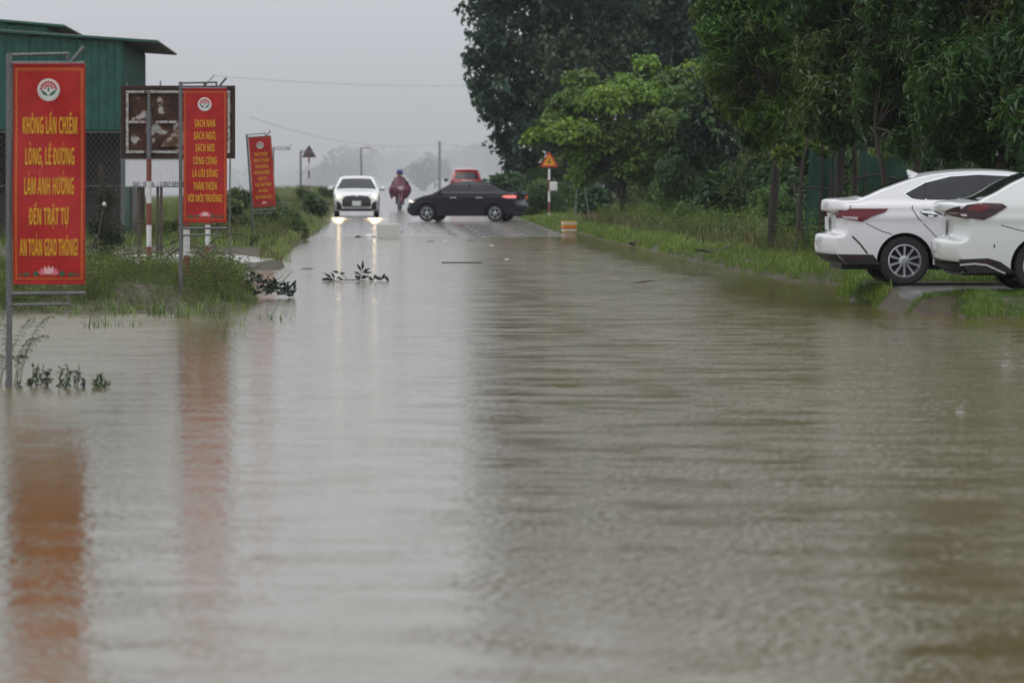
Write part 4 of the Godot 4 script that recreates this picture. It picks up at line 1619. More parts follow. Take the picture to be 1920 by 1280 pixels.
# the second white saloon, nearer and farther right
func make_pearl_sedan() -> void:
	var c := Car.new()
	c.length = 4.6
	c.half = 0.89
	c.edge = 0.03
	c.axles = [1.15, 3.8]
	c.belt = 1.05
	c.arch = 0.365
	c.bow_rear = 0.18
	c.outline([V(0.30, 0.25), V(0.16, 0.28), V(0.05, 0.36), V(0.005, 0.46), V(0.0, 0.57), V(0.012, 0.615), V(0.05, 0.64), V(0.12, 0.665), V(0.145, 0.70), V(0.15, 0.88), V(0.13, 0.925), V(0.06, 0.955), V(0.035, 0.97), V(0.03, 1.0), V(0.03, 1.05), V(0.05, 1.075), V(0.10, 1.09), V(0.39, 1.127), V(0.60, 1.20), V(0.85, 1.335), V(1.09, 1.43), V(1.45, 1.475), V(1.9, 1.495), V(2.4, 1.475), V(2.75, 1.40), V(3.15, 1.2), V(3.45, 1.05), V(3.9, 0.97), V(4.3, 0.86), V(4.5, 0.72), V(4.6, 0.5), V(4.54, 0.33), V(4.35, 0.24)])
	var o := thing("white_sedan", "white parked sedan with smoked tail lamps, nearest and cut off by the right edge", "car", Vector3(6.95, 0.262, -46.5), 0.0)
	car_base(o, c, M.pearl_car_paint, 10, "split")
	flank_part(o, c, "window_surround", [V(1.25, 1.22), V(1.5, 1.38), V(1.9, 1.42), V(2.4, 1.41), V(2.8, 1.31), V(3.2, 1.09), V(2.3, 1.085), V(1.45, 1.09)], M.black_plastic, 0.002)
	flank_part(o, c, "side_window", [V(1.29, 1.22), V(1.51, 1.36), V(1.9, 1.40), V(2.4, 1.39), V(2.78, 1.295), V(3.12, 1.11), V(2.3, 1.105), V(1.46, 1.11)], M.dark_glass, 0.005)
	cap_part(o, c, "rear_window", [V(0.33, -0.86), V(0.33, 0.86), V(1.06, 0.80), V(1.06, -0.80)], M.dark_glass, 0, false, 0.005)
	cap_part(o, c, "windscreen", [V(2.80, -0.78), V(2.80, 0.78), V(3.4, 0.84), V(3.4, -0.84)], M.dark_glass, 0, true, 0.004)
	# spoiler lip
	var g := Geo.new()
	c.cap(PackedVector2Array([V(0.05, -0.94), V(0.05, 0.94), V(0.30, 0.96), V(0.14, 0.0), V(0.30, -0.96)]), 0, false, 0.03, g)
	part("boot_spoiler", g, M.black_plastic, o)
	flank_part(o, c, "tail_lamp", [V(0.17, 0.965), V(0.27, 1.045), V(0.44, 1.072), V(0.69, 1.06), V(0.745, 1.02), V(0.60, 0.93), V(0.47, 0.868), V(0.30, 0.888), V(0.16, 0.93)], M.tail_dark, 0.012)
	flank_part(o, c, "brake_lens", [V(0.27, 0.985), V(0.33, 1.04), V(0.52, 1.055), V(0.53, 1.0), V(0.40, 0.96)], M.tail_red, 0.015)
	flank_part(o, c, "reversing_lamp", [V(0.19, 0.935), V(0.27, 0.935), V(0.27, 0.905), V(0.21, 0.912)], M.tail_clear, 0.015)
	for s in [-1.0, 1.0]:
		cap_part(o, c, "tail_lamp", [V(0.88, s * 0.99), V(0.915, s * 0.52), V(0.96, s * 0.50), V(1.03, s * 0.99)], M.tail_dark, 1, false, 0.012)
	number_plate(o, Vector3(0.115, 0.78, 0), Basis(Vector3.UP, -PI / 2), [], 0.34, 0.17)
	cap_part(o, c, "diffuser", [V(0.26, -0.98), V(0.26, 0.98), V(0.37, 0.98), V(0.40, 0.0), V(0.37, -0.98)], M.black_plastic, 1, false, 0.006)
	flank_part(o, c, "diffuser", [V(0.17, 0.395), V(0.52, 0.41), V(0.66, 0.37), V(0.85, 0.24), V(0.30, 0.23)], M.black_plastic, 0.006)
	flank_part(o, c, "reflector", [V(0.40, 0.40), V(0.60, 0.385), V(0.56, 0.345), V(0.41, 0.355)], M.tail_dark, 0.011)
	g = Geo.new()
	for s in [-1.0, 1.0]:
		g = Geo.new()
		c.line([V(0.19, 0.33), V(0.36, 0.345), V(0.50, 0.33), V(0.72, 0.23)], s, 0.022, 0.012, g)
		part("chrome_strip", g, M.chrome, o)
		g = Geo.new()
		g.lathe([Vector2(0.045, 0.0), Vector2(0.052, 0.0), Vector2(0.052, 0.12), Vector2(0.04, 0.12), Vector2(0.04, 0.01)], Vector3(0.23, 0.27, s * 0.66), Vector3.RIGHT, 16)
		part("exhaust_tip", g, M.chrome, o)
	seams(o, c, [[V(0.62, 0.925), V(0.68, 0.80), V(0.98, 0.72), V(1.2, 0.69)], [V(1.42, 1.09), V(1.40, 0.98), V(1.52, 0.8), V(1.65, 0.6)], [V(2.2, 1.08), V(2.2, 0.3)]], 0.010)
	g = Geo.new()
	c.flank(PackedVector2Array([V(0.58, 0.57), V(0.595, 0.58), V(0.60, 0.535), V(0.59, 0.53)]), 1.0, 0.004, g)
	part("parking_sensor", g, M.black_plastic, o)
	for s in [-1.0, 1.0]:
		g = Geo.new()
		c.flank(disc2(0.085, 24, Vector2(1.16, 1.20)), s, 0.002, g)
		g = Geo.new()
		var ring := arc2(0.078, 0.086, 0, TAU * 0.99, Vector2(1.18, 1.14), 28)
		c.flank(ring, s, 0.002, g)
		part("fuel_flap_gap", g, M.gap_shade_rubber, o)  # dark ring painted for the shade in the flap gap

# the dark saloon turning across the road
func make_dark_sedan() -> void:
	var c := Car.new()
	c.length = 4.42
	c.half = 0.865
	c.axles = [0.97, 3.52]
	c.belt = 1.02
	c.outline([V(0.25, 0.26), V(0.12, 0.30), V(0.02, 0.42), V(0.0, 0.56), V(0.04, 0.66), V(0.10, 0.72), V(0.12, 0.85), V(0.07, 0.95), V(0.04, 1.01), V(0.10, 1.055), V(0.45, 1.085), V(0.80, 1.19), V(1.2, 1.36), V(1.55, 1.44), V(2.0, 1.475), V(2.4, 1.46), V(2.7, 1.38), V(3.1, 1.15), V(3.35, 1.02), V(3.55, 0.98), V(4.0, 0.87), V(4.28, 0.73), V(4.38, 0.60), V(4.42, 0.42), V(4.36, 0.28), V(4.2, 0.22)])
	var turn := PI - 0.29
	var o := thing("dark_sedan", "dark grey sedan standing sideways across the road with its lamps lit", "car", Vector3(6.02, 0.185, -138.7), turn)
	car_base(o, c, M.dark_car_paint, 5, "split", 0.305)
	flank_part(o, c, "side_window", [V(1.02, 1.09), V(1.30, 1.30), V(1.62, 1.385), V(1.92, 1.405), V(1.95, 1.07), V(1.4, 1.06)], M.dark_glass, 0.004)
	flank_part(o, c, "side_window", [V(2.01, 1.405), V(2.40, 1.39), V(2.66, 1.315), V(3.05, 1.075), V(2.5, 1.06), V(2.03, 1.06)], M.dark_glass, 0.004)
	cap_part(o, c, "rear_window", [V(0.50, -0.78), V(0.50, 0.78), V(1.22, 0.72), V(1.22, -0.72)], M.dark_glass, 0, false, 0.004)
	cap_part(o, c, "windscreen", [V(2.76, -0.76), V(2.76, 0.76), V(3.28, 0.84), V(3.28, -0.84)], M.dark_glass, 0, true, 0.004)
	flank_part(o, c, "tail_lamp", [V(0.16, 0.93), V(0.30, 0.965), V(0.62, 0.95), V(0.72, 0.905), V(0.55, 0.855), V(0.20, 0.83)], M.lit_tail, 0.012)
	flank_part(o, c, "tail_lens", [V(0.18, 0.87), V(0.40, 0.875), V(0.38, 0.845), V(0.21, 0.838)], M.tail_clear, 0.016)
	for s in [-1.0, 1.0]:
		cap_part(o, c, "tail_lamp", [V(0.86, s * 0.985), V(0.86, s * 0.6), V(0.94, s * 0.55), V(0.955, s * 0.985)], M.tail_red, 1, false, 0.012)
	flank_part(o, c, "head_lamp", [V(3.93, 0.72), V(4.08, 0.79), V(4.19, 0.775), V(4.20, 0.72), V(4.05, 0.68)], M.tail_clear, 0.012)
	flank_part(o, c, "daytime_light", [V(4.02, 0.70), V(4.13, 0.775), V(4.19, 0.77), V(4.19, 0.73), V(4.06, 0.685)], M.lit_drl, 0.018)
	var g: Geo
	for s in [-1.0, 1.0]:
		for a in [1.55, 2.52]:
			g = Geo.new()
			c.flank(PackedVector2Array([V(a - 0.12, 0.885), V(a + 0.12, 0.875), V(a + 0.125, 0.845), V(a - 0.115, 0.855)]), s, 0.03, g)
			part("door_handle", g, M.chrome, o)
		g = Geo.new()
		g.box(Vector3(3.02, 1.06, s * 0.95), Vector3(0.12, 0.13, 0.2), Basis.IDENTITY, 0.035)
		part("wing_mirror", g, M.dark_car_paint, o)
	g = Geo.new()
	g.box(Vector3(0.17, 1.10, 0), Vector3(0.20, 0.025, 1.2), Basis(Vector3.BACK, 0.06), 0.01)
	part("boot_spoiler", g, M.black_plastic, o)
	g = Geo.new()
	g.plate(PackedVector2Array([V(0, 0), V(-0.01, 0.05), V(0.02, 0.06), V(0.15, 0.0)]), Vector3(1.3, 1.39, -0.02), Vector3.RIGHT, Vector3.UP, 0.04)
	part("roof_fin", g, M.black_plastic, o)
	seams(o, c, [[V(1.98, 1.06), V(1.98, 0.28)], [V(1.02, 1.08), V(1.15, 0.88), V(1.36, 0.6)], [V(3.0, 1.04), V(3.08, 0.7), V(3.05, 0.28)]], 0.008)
	flank_part(o, c, "sill_trim", [V(1.40, 0.27), V(3.10, 0.27), V(3.10, 0.225), V(1.40, 0.225)], M.black_plastic, 0.01)
	cap_part(o, c, "lower_grille", [V(0.28, -0.7), V(0.28, 0.7), V(0.5, 0.75), V(0.5, -0.75)], M.black_plastic, 1, true, 0.006)
	g = Geo.new()
	c.line([V(4.12, 0.55), V(4.22, 0.53)], 1.0, 0.02, 0.01, g)
	c.line([V(4.12, 0.55), V(4.22, 0.53)], -1.0, 0.02, 0.01, g)
	part("fog_lamp_trim", g, M.chrome, o)

# the white crossover coming towards the camera
func make_white_crossover() -> void:
	var c := Car.new()
	c.length = 4.46
	c.half = 0.905
	c.axles = [0.9, 3.54]
	c.belt = 1.06
	c.arch = 0.385
	c.sill = 0.26
	c.tumble = 0.30
	c.bow_front = 0.26
	c.outline([V(0.2, 0.3), V(0.05, 0.36), V(0.0, 0.55), V(0.02, 0.8), V(0.08, 1.0), V(0.2, 1.2), V(0.45, 1.48), V(0.6, 1.57), V(1.1, 1.61), V(1.7, 1.625), V(2.3, 1.60), V(2.65, 1.53), V(3.0, 1.32), V(3.34, 1.10), V(3.55, 1.06), V(3.95, 1.00), V(4.22, 0.93), V(4.36, 0.84), V(4.42, 0.70), V(4.46, 0.52), V(4.44, 0.40), V(4.36, 0.30), V(4.2, 0.24)])
	var o := thing("white_crossover", "white crossover car driving towards the camera with headlamps lit", "car", Vector3(-0.14, 0.248, -153.4), -PI / 2)
	car_base(o, c, M.suv_car_paint, 5, "split", 0.335)
	cap_part(o, c, "windscreen", [V(2.68, -0.80), V(2.68, 0.80), V(3.30, 0.90), V(3.30, -0.90)], M.dark_glass, 0, true, 0.004)
	flank_part(o, c, "side_window", [V(0.6, 1.15), V(0.75, 1.42), V(1.5, 1.49), V(2.3, 1.48), V(2.65, 1.38), V(3.02, 1.14), V(2.0, 1.12)], M.dark_glass, 0.004)
	cap_part(o, c, "grille", [V(0.825, -0.54), V(0.85, -0.2), V(0.85, 0.2), V(0.825, 0.54), V(0.70, 0.68), V(0.50, 0.70), V(0.425, 0.66), V(0.425, -0.66), V(0.50, -0.70), V(0.70, -0.68)], M.black_plastic, 1, true, 0.008)
	var badge := Geo.new()
	c.cap(disc2(0.03, 18, Vector2.ZERO), 1, true, 0.0, Geo.new())
	var g := Geo.new()
	g.lathe([Vector2(0.07, 0.0), Vector2(0.065, 0.012), Vector2(0.0, 0.014)], Vector3(4.375, 0.79, 0), Vector3.RIGHT, 20)
	part("badge", g, M.chrome, o)
	number_plate(o, Vector3(4.475, 0.545, 0), Basis(Vector3.UP, PI / 2), [], 0.34, 0.18)
	for s in [-1.0, 1.0]:
		cap_part(o, c, "bumper_cladding", [V(0.66, s * 0.985), V(0.60, s * 0.80), V(0.48, s * 0.72), V(0.30, s * 0.72), V(0.30, s * 0.985)], M.black_plastic, 1, true, 0.006)
		var lamp := cap_part(o, c, "head_lamp", [V(0.875, s * 0.985), V(0.87, s * 0.70), V(0.825, s * 0.58), V(0.80, s * 0.62), V(0.79, s * 0.985)], M.tail_clear, 1, true, 0.01)
		g = Geo.new()
		var p := c.at(c.k_of(0.825, 1, true), s * 0.84, 0.02)
		g.lathe([Vector2(0.05, -0.02), Vector2(0.05, 0.012), Vector2(0.035, 0.022), Vector2(0.0, 0.026)], p, Vector3(1, -0.08, 0), 16)
		part("lamp_lens", g, M.lit_head, o)
		g = Geo.new()
		c.cap(PackedVector2Array([V(0.80, s * 0.66), V(0.82, s * 0.68), V(0.835, s * 0.94), V(0.81, s * 0.94)]), 1, true, 0.016, g)
		part("daytime_light", g, M.lit_drl, o)
		g = Geo.new()
		g.box(Vector3(2.98, 1.12, s * 1.03), Vector3(0.14, 0.15, 0.2), Basis.IDENTITY, 0.04)
		var mir := part("wing_mirror", g, M.suv_car_paint, o)
		g = Geo.new()
		g.box(Vector3(3.0, 1.065, s * 0.97), Vector3(0.1, 0.05, 0.24), Basis.IDENTITY, 0.015)
		part("mirror_arm", g, M.black_plastic, o)
		# wheel-arch cladding
		g = Geo.new()
		for a in c.axles:
			var ring := arc2(c.arch - 0.002, c.arch + 0.07, -0.1, PI + 0.1, Vector2(a, 0.315), 16)
			c.flank(ring, s, 0.012, g)
			if a == c.axles[0]:
				part("arch_cladding", g, M.black_plastic, o)
				g = Geo.new()
		part("arch_cladding", g, M.black_plastic, o)
		# the low beam: aimed a little down the road
		var beam := SpotLight3D.new()
		beam.name = "low_beam"
		o.add_child(beam, true)
		beam.position = p + Vector3(0.06, 0, 0)
		beam.rotation = Vector3(-0.24, -PI / 2, 0)
		beam.light_color = Color(1.0, 0.84, 0.58)
		beam.light_energy = 22.0
		beam.spot_angle = 10.0
		beam.light_size = 0.06
		beam.spot_range = 60.0
		beam.spot_attenuation = 2.0
		beam.shadow_enabled = true
	cap_part(o, c, "skid_plate", [V(0.385, -0.60), V(0.41, -0.55), V(0.41, 0.55), V(0.385, 0.60), V(0.33, 0.52), V(0.33, -0.52)], M.alloy, 1, true, 0.012)
	cap_part(o, c, "lower_intake", [V(0.335, -0.72), V(0.335, 0.72), V(0.25, 0.7), V(0.25, -0.7)], M.black_plastic, 1, true, 0.008)
	g = Geo.new()
	for s in [-1.0, 1.0]:
		g = Geo.new()
		g.rod(Vector3(0.8, 1.62, s * 0.62), Vector3(2.2, 1.63, s * 0.62), 0.018, 6)
		part("roof_rail", g, M.black_plastic, o)

# the red hatchback seen from behind
func make_red_hatchback() -> void:
	var c := Car.new()
	c.length = 4.0
	c.half = 0.84
	c.axles = [0.75, 3.2]
	c.belt = 1.08
	c.tumble = 0.30
	c.outline([V(0.2, 0.3), V(0.05, 0.36), V(0.0, 0.55), V(0.02, 0.8), V(0.06, 1.0), V(0.13, 1.15), V(0.34, 1.45), V(0.36, 1.52), V(0.30, 1.60), V(0.40, 1.635), V(0.9, 1.67), V(1.6, 1.69), V(2.2, 1.65), V(2.6, 1.52), V(3.1, 1.14), V(3.4, 1.05), V(3.8, 0.9), V(3.95, 0.7), V(4.0, 0.5), V(3.9, 0.3), V(3.7, 0.24)])
	var o := thing("red_hatchback", "red hatchback seen from behind, beyond the dark sedan", "car", Vector3(5.25, 0.64, -189.0), PI / 2)
	car_base(o, c, M.red_car_paint, 5, "split")
	cap_part(o, c, "rear_window", [V(1.14, -0.80), V(1.14, 0.80), V(1.22, 0.86), V(1.42, 0.78), V(1.46, 0.70), V(1.46, -0.70), V(1.42, -0.78), V(1.22, -0.86)], M.dark_glass, 1, false, 0.006)
	flank_part(o, c, "side_window", [V(0.5, 1.18), V(0.7, 1.46), V(1.6, 1.54), V(2.2, 1.5), V(2.95, 1.14)], M.dark_glass, 0.004)
	for s in [-1.0, 1.0]:
		cap_part(o, c, "tail_lamp", [V(0.82, s * 0.985), V(0.82, s * 0.7), V(1.12, s * 0.8), V(1.14, s * 0.985)], M.tail_red, 1, false, 0.012)
		var g2 := Geo.new()
		g2.box(Vector3(2.75, 1.1, s * 0.96), Vector3(0.13, 0.15, 0.2), Basis.IDENTITY, 0.04)
		part("wing_mirror", g2, M.black_plastic, o)
	cap_part(o, c, "bumper", [V(0.33, -0.98), V(0.33, 0.98), V(0.5, 0.98), V(0.5, -0.98)], M.black_plastic, 1, false, 0.006)
	number_plate(o, Vector3(0.0, 0.86, 0), Basis(Vector3.UP, -PI / 2), [], 0.32, 0.16)
	var g := Geo.new()
	g.box(Vector3(0.05, 1.06, 0), Vector3(0.02, 0.035, 0.5), Basis.IDENTITY, 0.008)
	part("tailgate_trim", g, M.chrome, o)

func make_cars() -> void:
	make_car_materials()
	make_white_sedan()
	make_pearl_sedan()
	make_dark_sedan()
	make_white_crossover()
	make_red_hatchback()

# ------------------------------------------------------------------ crown lobes: x, y, z, radius in metres
const CROWNS := {
	"dark_left": [[7.79, 8.37, -172.54, 2.52], [6.73, 6.22, -173.06, 1.68], [6.26, 4.91, -173.3, 1.08], [6.76, 3.54, -173.95, 0.92], [7.45, 2.67, -173.06, 0.62], [8.09, 5.04, -173.86, 1.93], [9.09, 6.85, -169.93, 2.6], [9.67, 4.52, -171.85, 1.91], [8.82, 10.84, -173.95, 2.9], [5.52, 7.17, -172.66, 0.77], [5.48, 5.88, -173.76, 0.58], [5.91, 8.28, -170.3, 1.14], [5.8, 9.65, -171.86, 1.15], [6.76, 11.62, -170.88, 2.14], [8.73, 13.61, -172.19, 2.87], [8.02, 15.54, -172.33, 2.15], [9.79, 11.09, -169.86, 2.6], [7.71, 3.79, -170.75, 0.95], [10.81, 8.78, -171.03, 2.14], [7, 2.38, -173.83, 0.43], [7.82, 2.02, -173.17, 0.38]],
	"dark_right": [[13.12, 8.66, -179.96, 3.25], [14.17, 6, -183.78, 2.68], [15.61, 8.65, -179.83, 3], [12.81, 12.32, -182.7, 3.55], [16.35, 5.65, -179.76, 2.37], [15.29, 11.6, -179.01, 3.23], [13.95, 15.48, -184.23, 3.58], [15.9, 15.93, -180.26, 2.75], [12.14, 5.92, -180.29, 2], [18.1, 9.88, -184.89, 2.82], [18.3, 7.04, -184.23, 2.3], [14.18, 17.73, -180.74, 2.26]],
	"light": [[7.64, 5.13, -132.48, 0.52], [7.34, 4.36, -131.13, 0.73], [7.04, 4.01, -131.57, 0.55], [8.22, 4.43, -130.06, 0.81], [9.01, 4.85, -132.41, 0.74], [9.6, 4.65, -131.61, 0.88], [10.67, 5.04, -132.49, 0.77], [11.48, 5.4, -132.26, 0.62], [11.13, 4.53, -130.36, 0.72], [6.58, 3.59, -130.56, 0.54], [6.01, 3.17, -129.93, 0.4], [5.77, 3.04, -129.87, 0.25], [7.2, 3.34, -129.61, 0.76], [8.24, 3.26, -130.36, 0.87], [9.39, 3.18, -131.33, 1], [10.42, 3.52, -129.41, 0.9], [11.51, 3.92, -131.57, 0.55], [11.69, 4.53, -130.48, 0.4], [7.48, 2.57, -130.39, 0.51], [8.07, 2.28, -132.02, 0.73], [9.27, 2.18, -130.94, 0.87], [10.41, 2.54, -130.41, 0.82], [10.28, 1.91, -130.94, 0.62], [7.59, 1.82, -131.65, 0.48], [11.07, 2.98, -129.58, 0.61], [9.85, 5.68, -132.52, 0.4]],
	"C1": [[7.54, 4.51, -74.85, 0.64], [7.34, 3.94, -76.6, 0.48], [8.06, 3.74, -76.83, 0.66], [8.37, 4.41, -74.84, 0.78], [7.62, 3.15, -76.69, 0.43], [8.15, 2.92, -75.68, 0.53], [8.89, 3.4, -76.19, 0.63], [6.96, 4.51, -74.82, 0.35], [7.96, 5.24, -74.91, 0.78], [7.26, 5.15, -75.23, 0.57], [7.98, 2.51, -77.09, 0.32], [8.52, 2.54, -75.27, 0.36], [8.99, 5.54, -76.61, 0.85], [8.29, 6.52, -77.03, 0.96], [7.76, 6.21, -77.06, 0.75], [6.98, 4.96, -75.63, 0.32], [7.09, 3.6, -75.65, 0.25]],
	"C2": [[8.58, 3.9, -69.05, 0.77], [8.94, 4.69, -69.55, 0.82], [8.38, 3.02, -68.22, 0.59], [9.12, 3.24, -69.5, 0.58], [8.36, 4.79, -69.59, 0.72], [8.96, 5.76, -69.72, 0.92], [8.37, 6.51, -68.07, 0.85], [8.3, 2.76, -69.89, 0.33], [8.62, 2.54, -68.18, 0.34], [9.3, 5.03, -68.68, 0.67]],
	"C3": [[9.1, 3.41, -65.22, 0.6], [8.92, 2.83, -65.84, 0.42], [9.39, 3.93, -64.68, 0.72], [9.37, 2.6, -65.85, 0.4], [9.18, 4.58, -65.09, 0.68], [9.56, 3.12, -64.62, 0.54], [8.84, 3.75, -64.63, 0.45], [9.34, 5.44, -64.35, 0.8], [9.67, 4.36, -64.16, 0.62], [9.06, 2.22, -64.3, 0.23], [8.76, 3.32, -65.38, 0.33]],
	"C4": [[9.9, 4.06, -63.39, 0.84], [9.37, 2.95, -61.05, 0.61], [9.91, 3.45, -60.74, 0.72], [10.25, 2.61, -63.36, 0.58], [9.44, 2.33, -62.09, 0.34], [10.5, 4.08, -61.74, 0.86], [10.42, 2.83, -61.26, 0.72], [10.25, 2.2, -62.26, 0.42], [10.01, 5.35, -62.91, 1.05], [10.53, 6.06, -61.88, 1.2], [9.65, 6.74, -61.78, 1.12], [10.17, 7.67, -60.76, 1.27], [9.69, 5.98, -63.16, 0.79], [9.9, 8.67, -60.69, 1.1], [9.68, 9.86, -61.98, 1.29], [10.36, 11.21, -62.95, 1.4], [9.1, 8.11, -60.97, 0.93], [9.27, 7.16, -62.65, 0.78], [10.76, 10.03, -63.26, 1.32], [10.7, 2.16, -62.37, 0.43], [9.46, 3.69, -62.81, 0.52], [10.61, 4.64, -60.9, 0.93]],
	"C5": [[9.83, 3.53, -53.82, 0.97], [9.54, 2.4, -53.02, 0.66], [10.42, 4.8, -54.97, 1.15], [9.53, 5.97, -53.43, 1.19], [10.36, 3.01, -53.87, 1.05], [10.04, 7.44, -55.4, 1.31], [10.73, 6.48, -54.99, 1.3], [10.18, 8.81, -55.33, 1.31], [9.61, 9.82, -53.87, 1.27], [10.38, 9.39, -53.97, 1.35], [9.68, 8.12, -54.64, 1.06], [9.48, 1.66, -53.94, 0.3], [9.9, 1.89, -53.41, 0.59]],
	"B0": [[10.14, 3.51, -189.62, 1.45], [11.92, 3.11, -188.59, 1.57], [13.82, 3.38, -189.51, 1.71], [15.86, 3.67, -191.95, 1.73], [11.06, 1.8, -191.84, 1.12], [13.1, 1.67, -190.51, 1.19], [15.17, 1.8, -190, 1.27], [17.23, 2.72, -189.35, 1.58]],
	"B1": [[10.55, 3.23, -115.95, 1.13], [11.44, 4.71, -116.86, 1.46], [12.36, 2.95, -119.41, 1.16], [11.23, 1.96, -119.84, 0.75], [10.18, 2.44, -117.31, 0.65], [12.36, 6.27, -119.43, 1.49]],
	"B2": [[12.3, 4.9, -107.37, 1.49], [12.85, 3.25, -106.97, 1.19], [11.79, 2.36, -106.82, 0.82], [13.19, 6.69, -107.3, 1.64], [11.78, 6.3, -105.32, 1.32], [12.86, 2.07, -107.02, 0.59]],
	"B3": [[13.26, 4.57, -96.9, 1.48], [13.94, 2.97, -97.93, 0.95], [13.04, 2.86, -99.35, 1.03], [13.54, 6.29, -98.95, 1.51], [14.34, 4.31, -96.97, 1.08], [13.43, 2.03, -100.23, 0.56], [14.33, 2.16, -98.75, 0.55]],
	"B4": [[15.08, 4.43, -92.4, 1.54], [13.99, 2.98, -89.56, 1], [15.69, 2.76, -92.23, 1.02], [14.81, 5.9, -90.75, 1.51], [14.25, 4.71, -92.86, 1.16], [16, 4.42, -91.81, 1.4], [15.14, 2, -93.58, 0.58], [15.78, 1.87, -92.74, 0.52]],
	"sapling": [[8.51, 2.17, -74.24, 0.21], [8.16, 2.13, -73.88, 0.13], [8.8, 2.19, -74.12, 0.15], [8.4, 2.32, -74.19, 0.14], [8.66, 2.06, -74.26, 0.14], [8.93, 2.09, -73.88, 0.09]],
}
const SHRUBS := [
	["R", 6.98, 1.12, -150, 0.71],
	["R", 6.6, 1.3, -168, 0.79],
	["R", 6.18, 0.87, -178, 0.64],
	["R", 8.02, 0.97, -152, 0.8],
	["R", 8.62, 0.89, -142, 0.67],
	["R", 9.95, 1.09, -122, 0.71],
	["R", 9.99, 1.54, -117, 0.84],
	["R", 10.06, 1.25, -107, 0.74],
	["R", 10.85, 1.92, -107, 0.89],
	["R", 9.91, 1.03, -93, 0.54],
	["R", 9.03, 0.54, -81, 0.34],
	["R", 8.86, 0.47, -89, 0.42],
	["R", 9.2, 0.62, -106, 0.5],
	["R", 11.1, 2.48, -122, 0.88],
	["R", 10.9, 1.97, -101, 0.7],
	["R", 8.48, 0.3, -82, 0.27],
	["R", 10.4, 1.99, -128, 0.78],
	["R", 10.31, 1.54, -140, 0.7],
	["R", 7.53, 1.89, -172, 0.62],
	["R", 11.55, 1.74, -94, 0.78],
	["R", 12.33, 1.87, -92, 0.77],
	["R", 13.06, 1.99, -90, 0.75],
	["R", 13.75, 1.98, -88, 0.79],
	["R", 14.39, 1.97, -86, 0.78],
	["R", 12.85, 2.59, -100, 0.69],
	["R", 11.18, 1.48, -100, 0.62],
	["R", 9.02, 2.1, -178, 0.79],
	["R", 10.25, 1.91, -180, 1.05],
	["L", -3.36, 0.32, -106, 0.38],
	["L", -2.75, 0.46, -113, 0.44],
	["L", -2.2, 0.47, -119, 0.43],
	["L", -1.68, 0.75, -142, 0.39],
	["L", -2.45, 0.08, -86, 0.24],
	["L", -4.6, 0.28, -96, 0.32],
	["L", -3.77, 0.17, -98, 0.3],
	["L", -2.18, 1.01, -165, 0.5],
	["L", -1.87, 0.21, -106, 0.35],
	["L", -4.25, 0.59, -125, 0.52],
	["L", -1.66, 1.08, -190, 0.37],
	["L", -3.65, 0.85, -150, 0.46],
	["L", -4.69, 0.91, -150, 0.46],
]
const FAR_LOBES := [[-3, 3.8, -620, 3.1], [-5.4, 2.9, -600, 2.3], [-7.6, 2.4, -640, 1.8], [-0.5, 4.7, -700, 3.5], [5.6, 4.8, -900, 4.2], [11.8, 6, -1000, 5], [3.1, 6.9, -880, 2.9], [-1.6, 6.7, -760, 2.3], [11.1, 3.7, -640, 2.7], [10.9, 3.6, -560, 1.9], [8, 2.5, -500, 1.4], [21.7, 5.9, -800, 4], [23.8, 6.2, -760, 3.8], [24.8, 4.9, -700, 3.3], [28.5, 6, -720, 4], [19.9, 4.3, -820, 3], [-14.4, 2.7, -900, 2.8], [-21.5, 2.7, -1000, 2.8], [-25.6, 2.8, -900, 2.8], [-27.2, 2.4, -800, 2.4], [-20.6, 3.7, -1100, 2.8], [31.6, 4.9, -700, 3.9], [20.6, 7.1, -900, 3], [10.4, 8.2, -1000, 2.8]]

# ------------------------------------------------------------------ plants
func leaf(g: Geo, at: Vector3, along: Vector3, face: Vector3, long: float, wide: float, fold := 0.25, droop := 0.2) -> void:
	var t := along.normalized()
	var s := t.cross(face).normalized()
	var m := s.cross(t)
	var mid := at + t * long * 0.45 - m * long * droop * 0.2
	var tip := at + t * long - m * long * droop
	var l := mid + s * wide * 0.5 + m * wide * fold
	var r := mid - s * wide * 0.5 + m * wide * fold
	g.tri(at, l, tip)
	g.tri(at, tip, r)

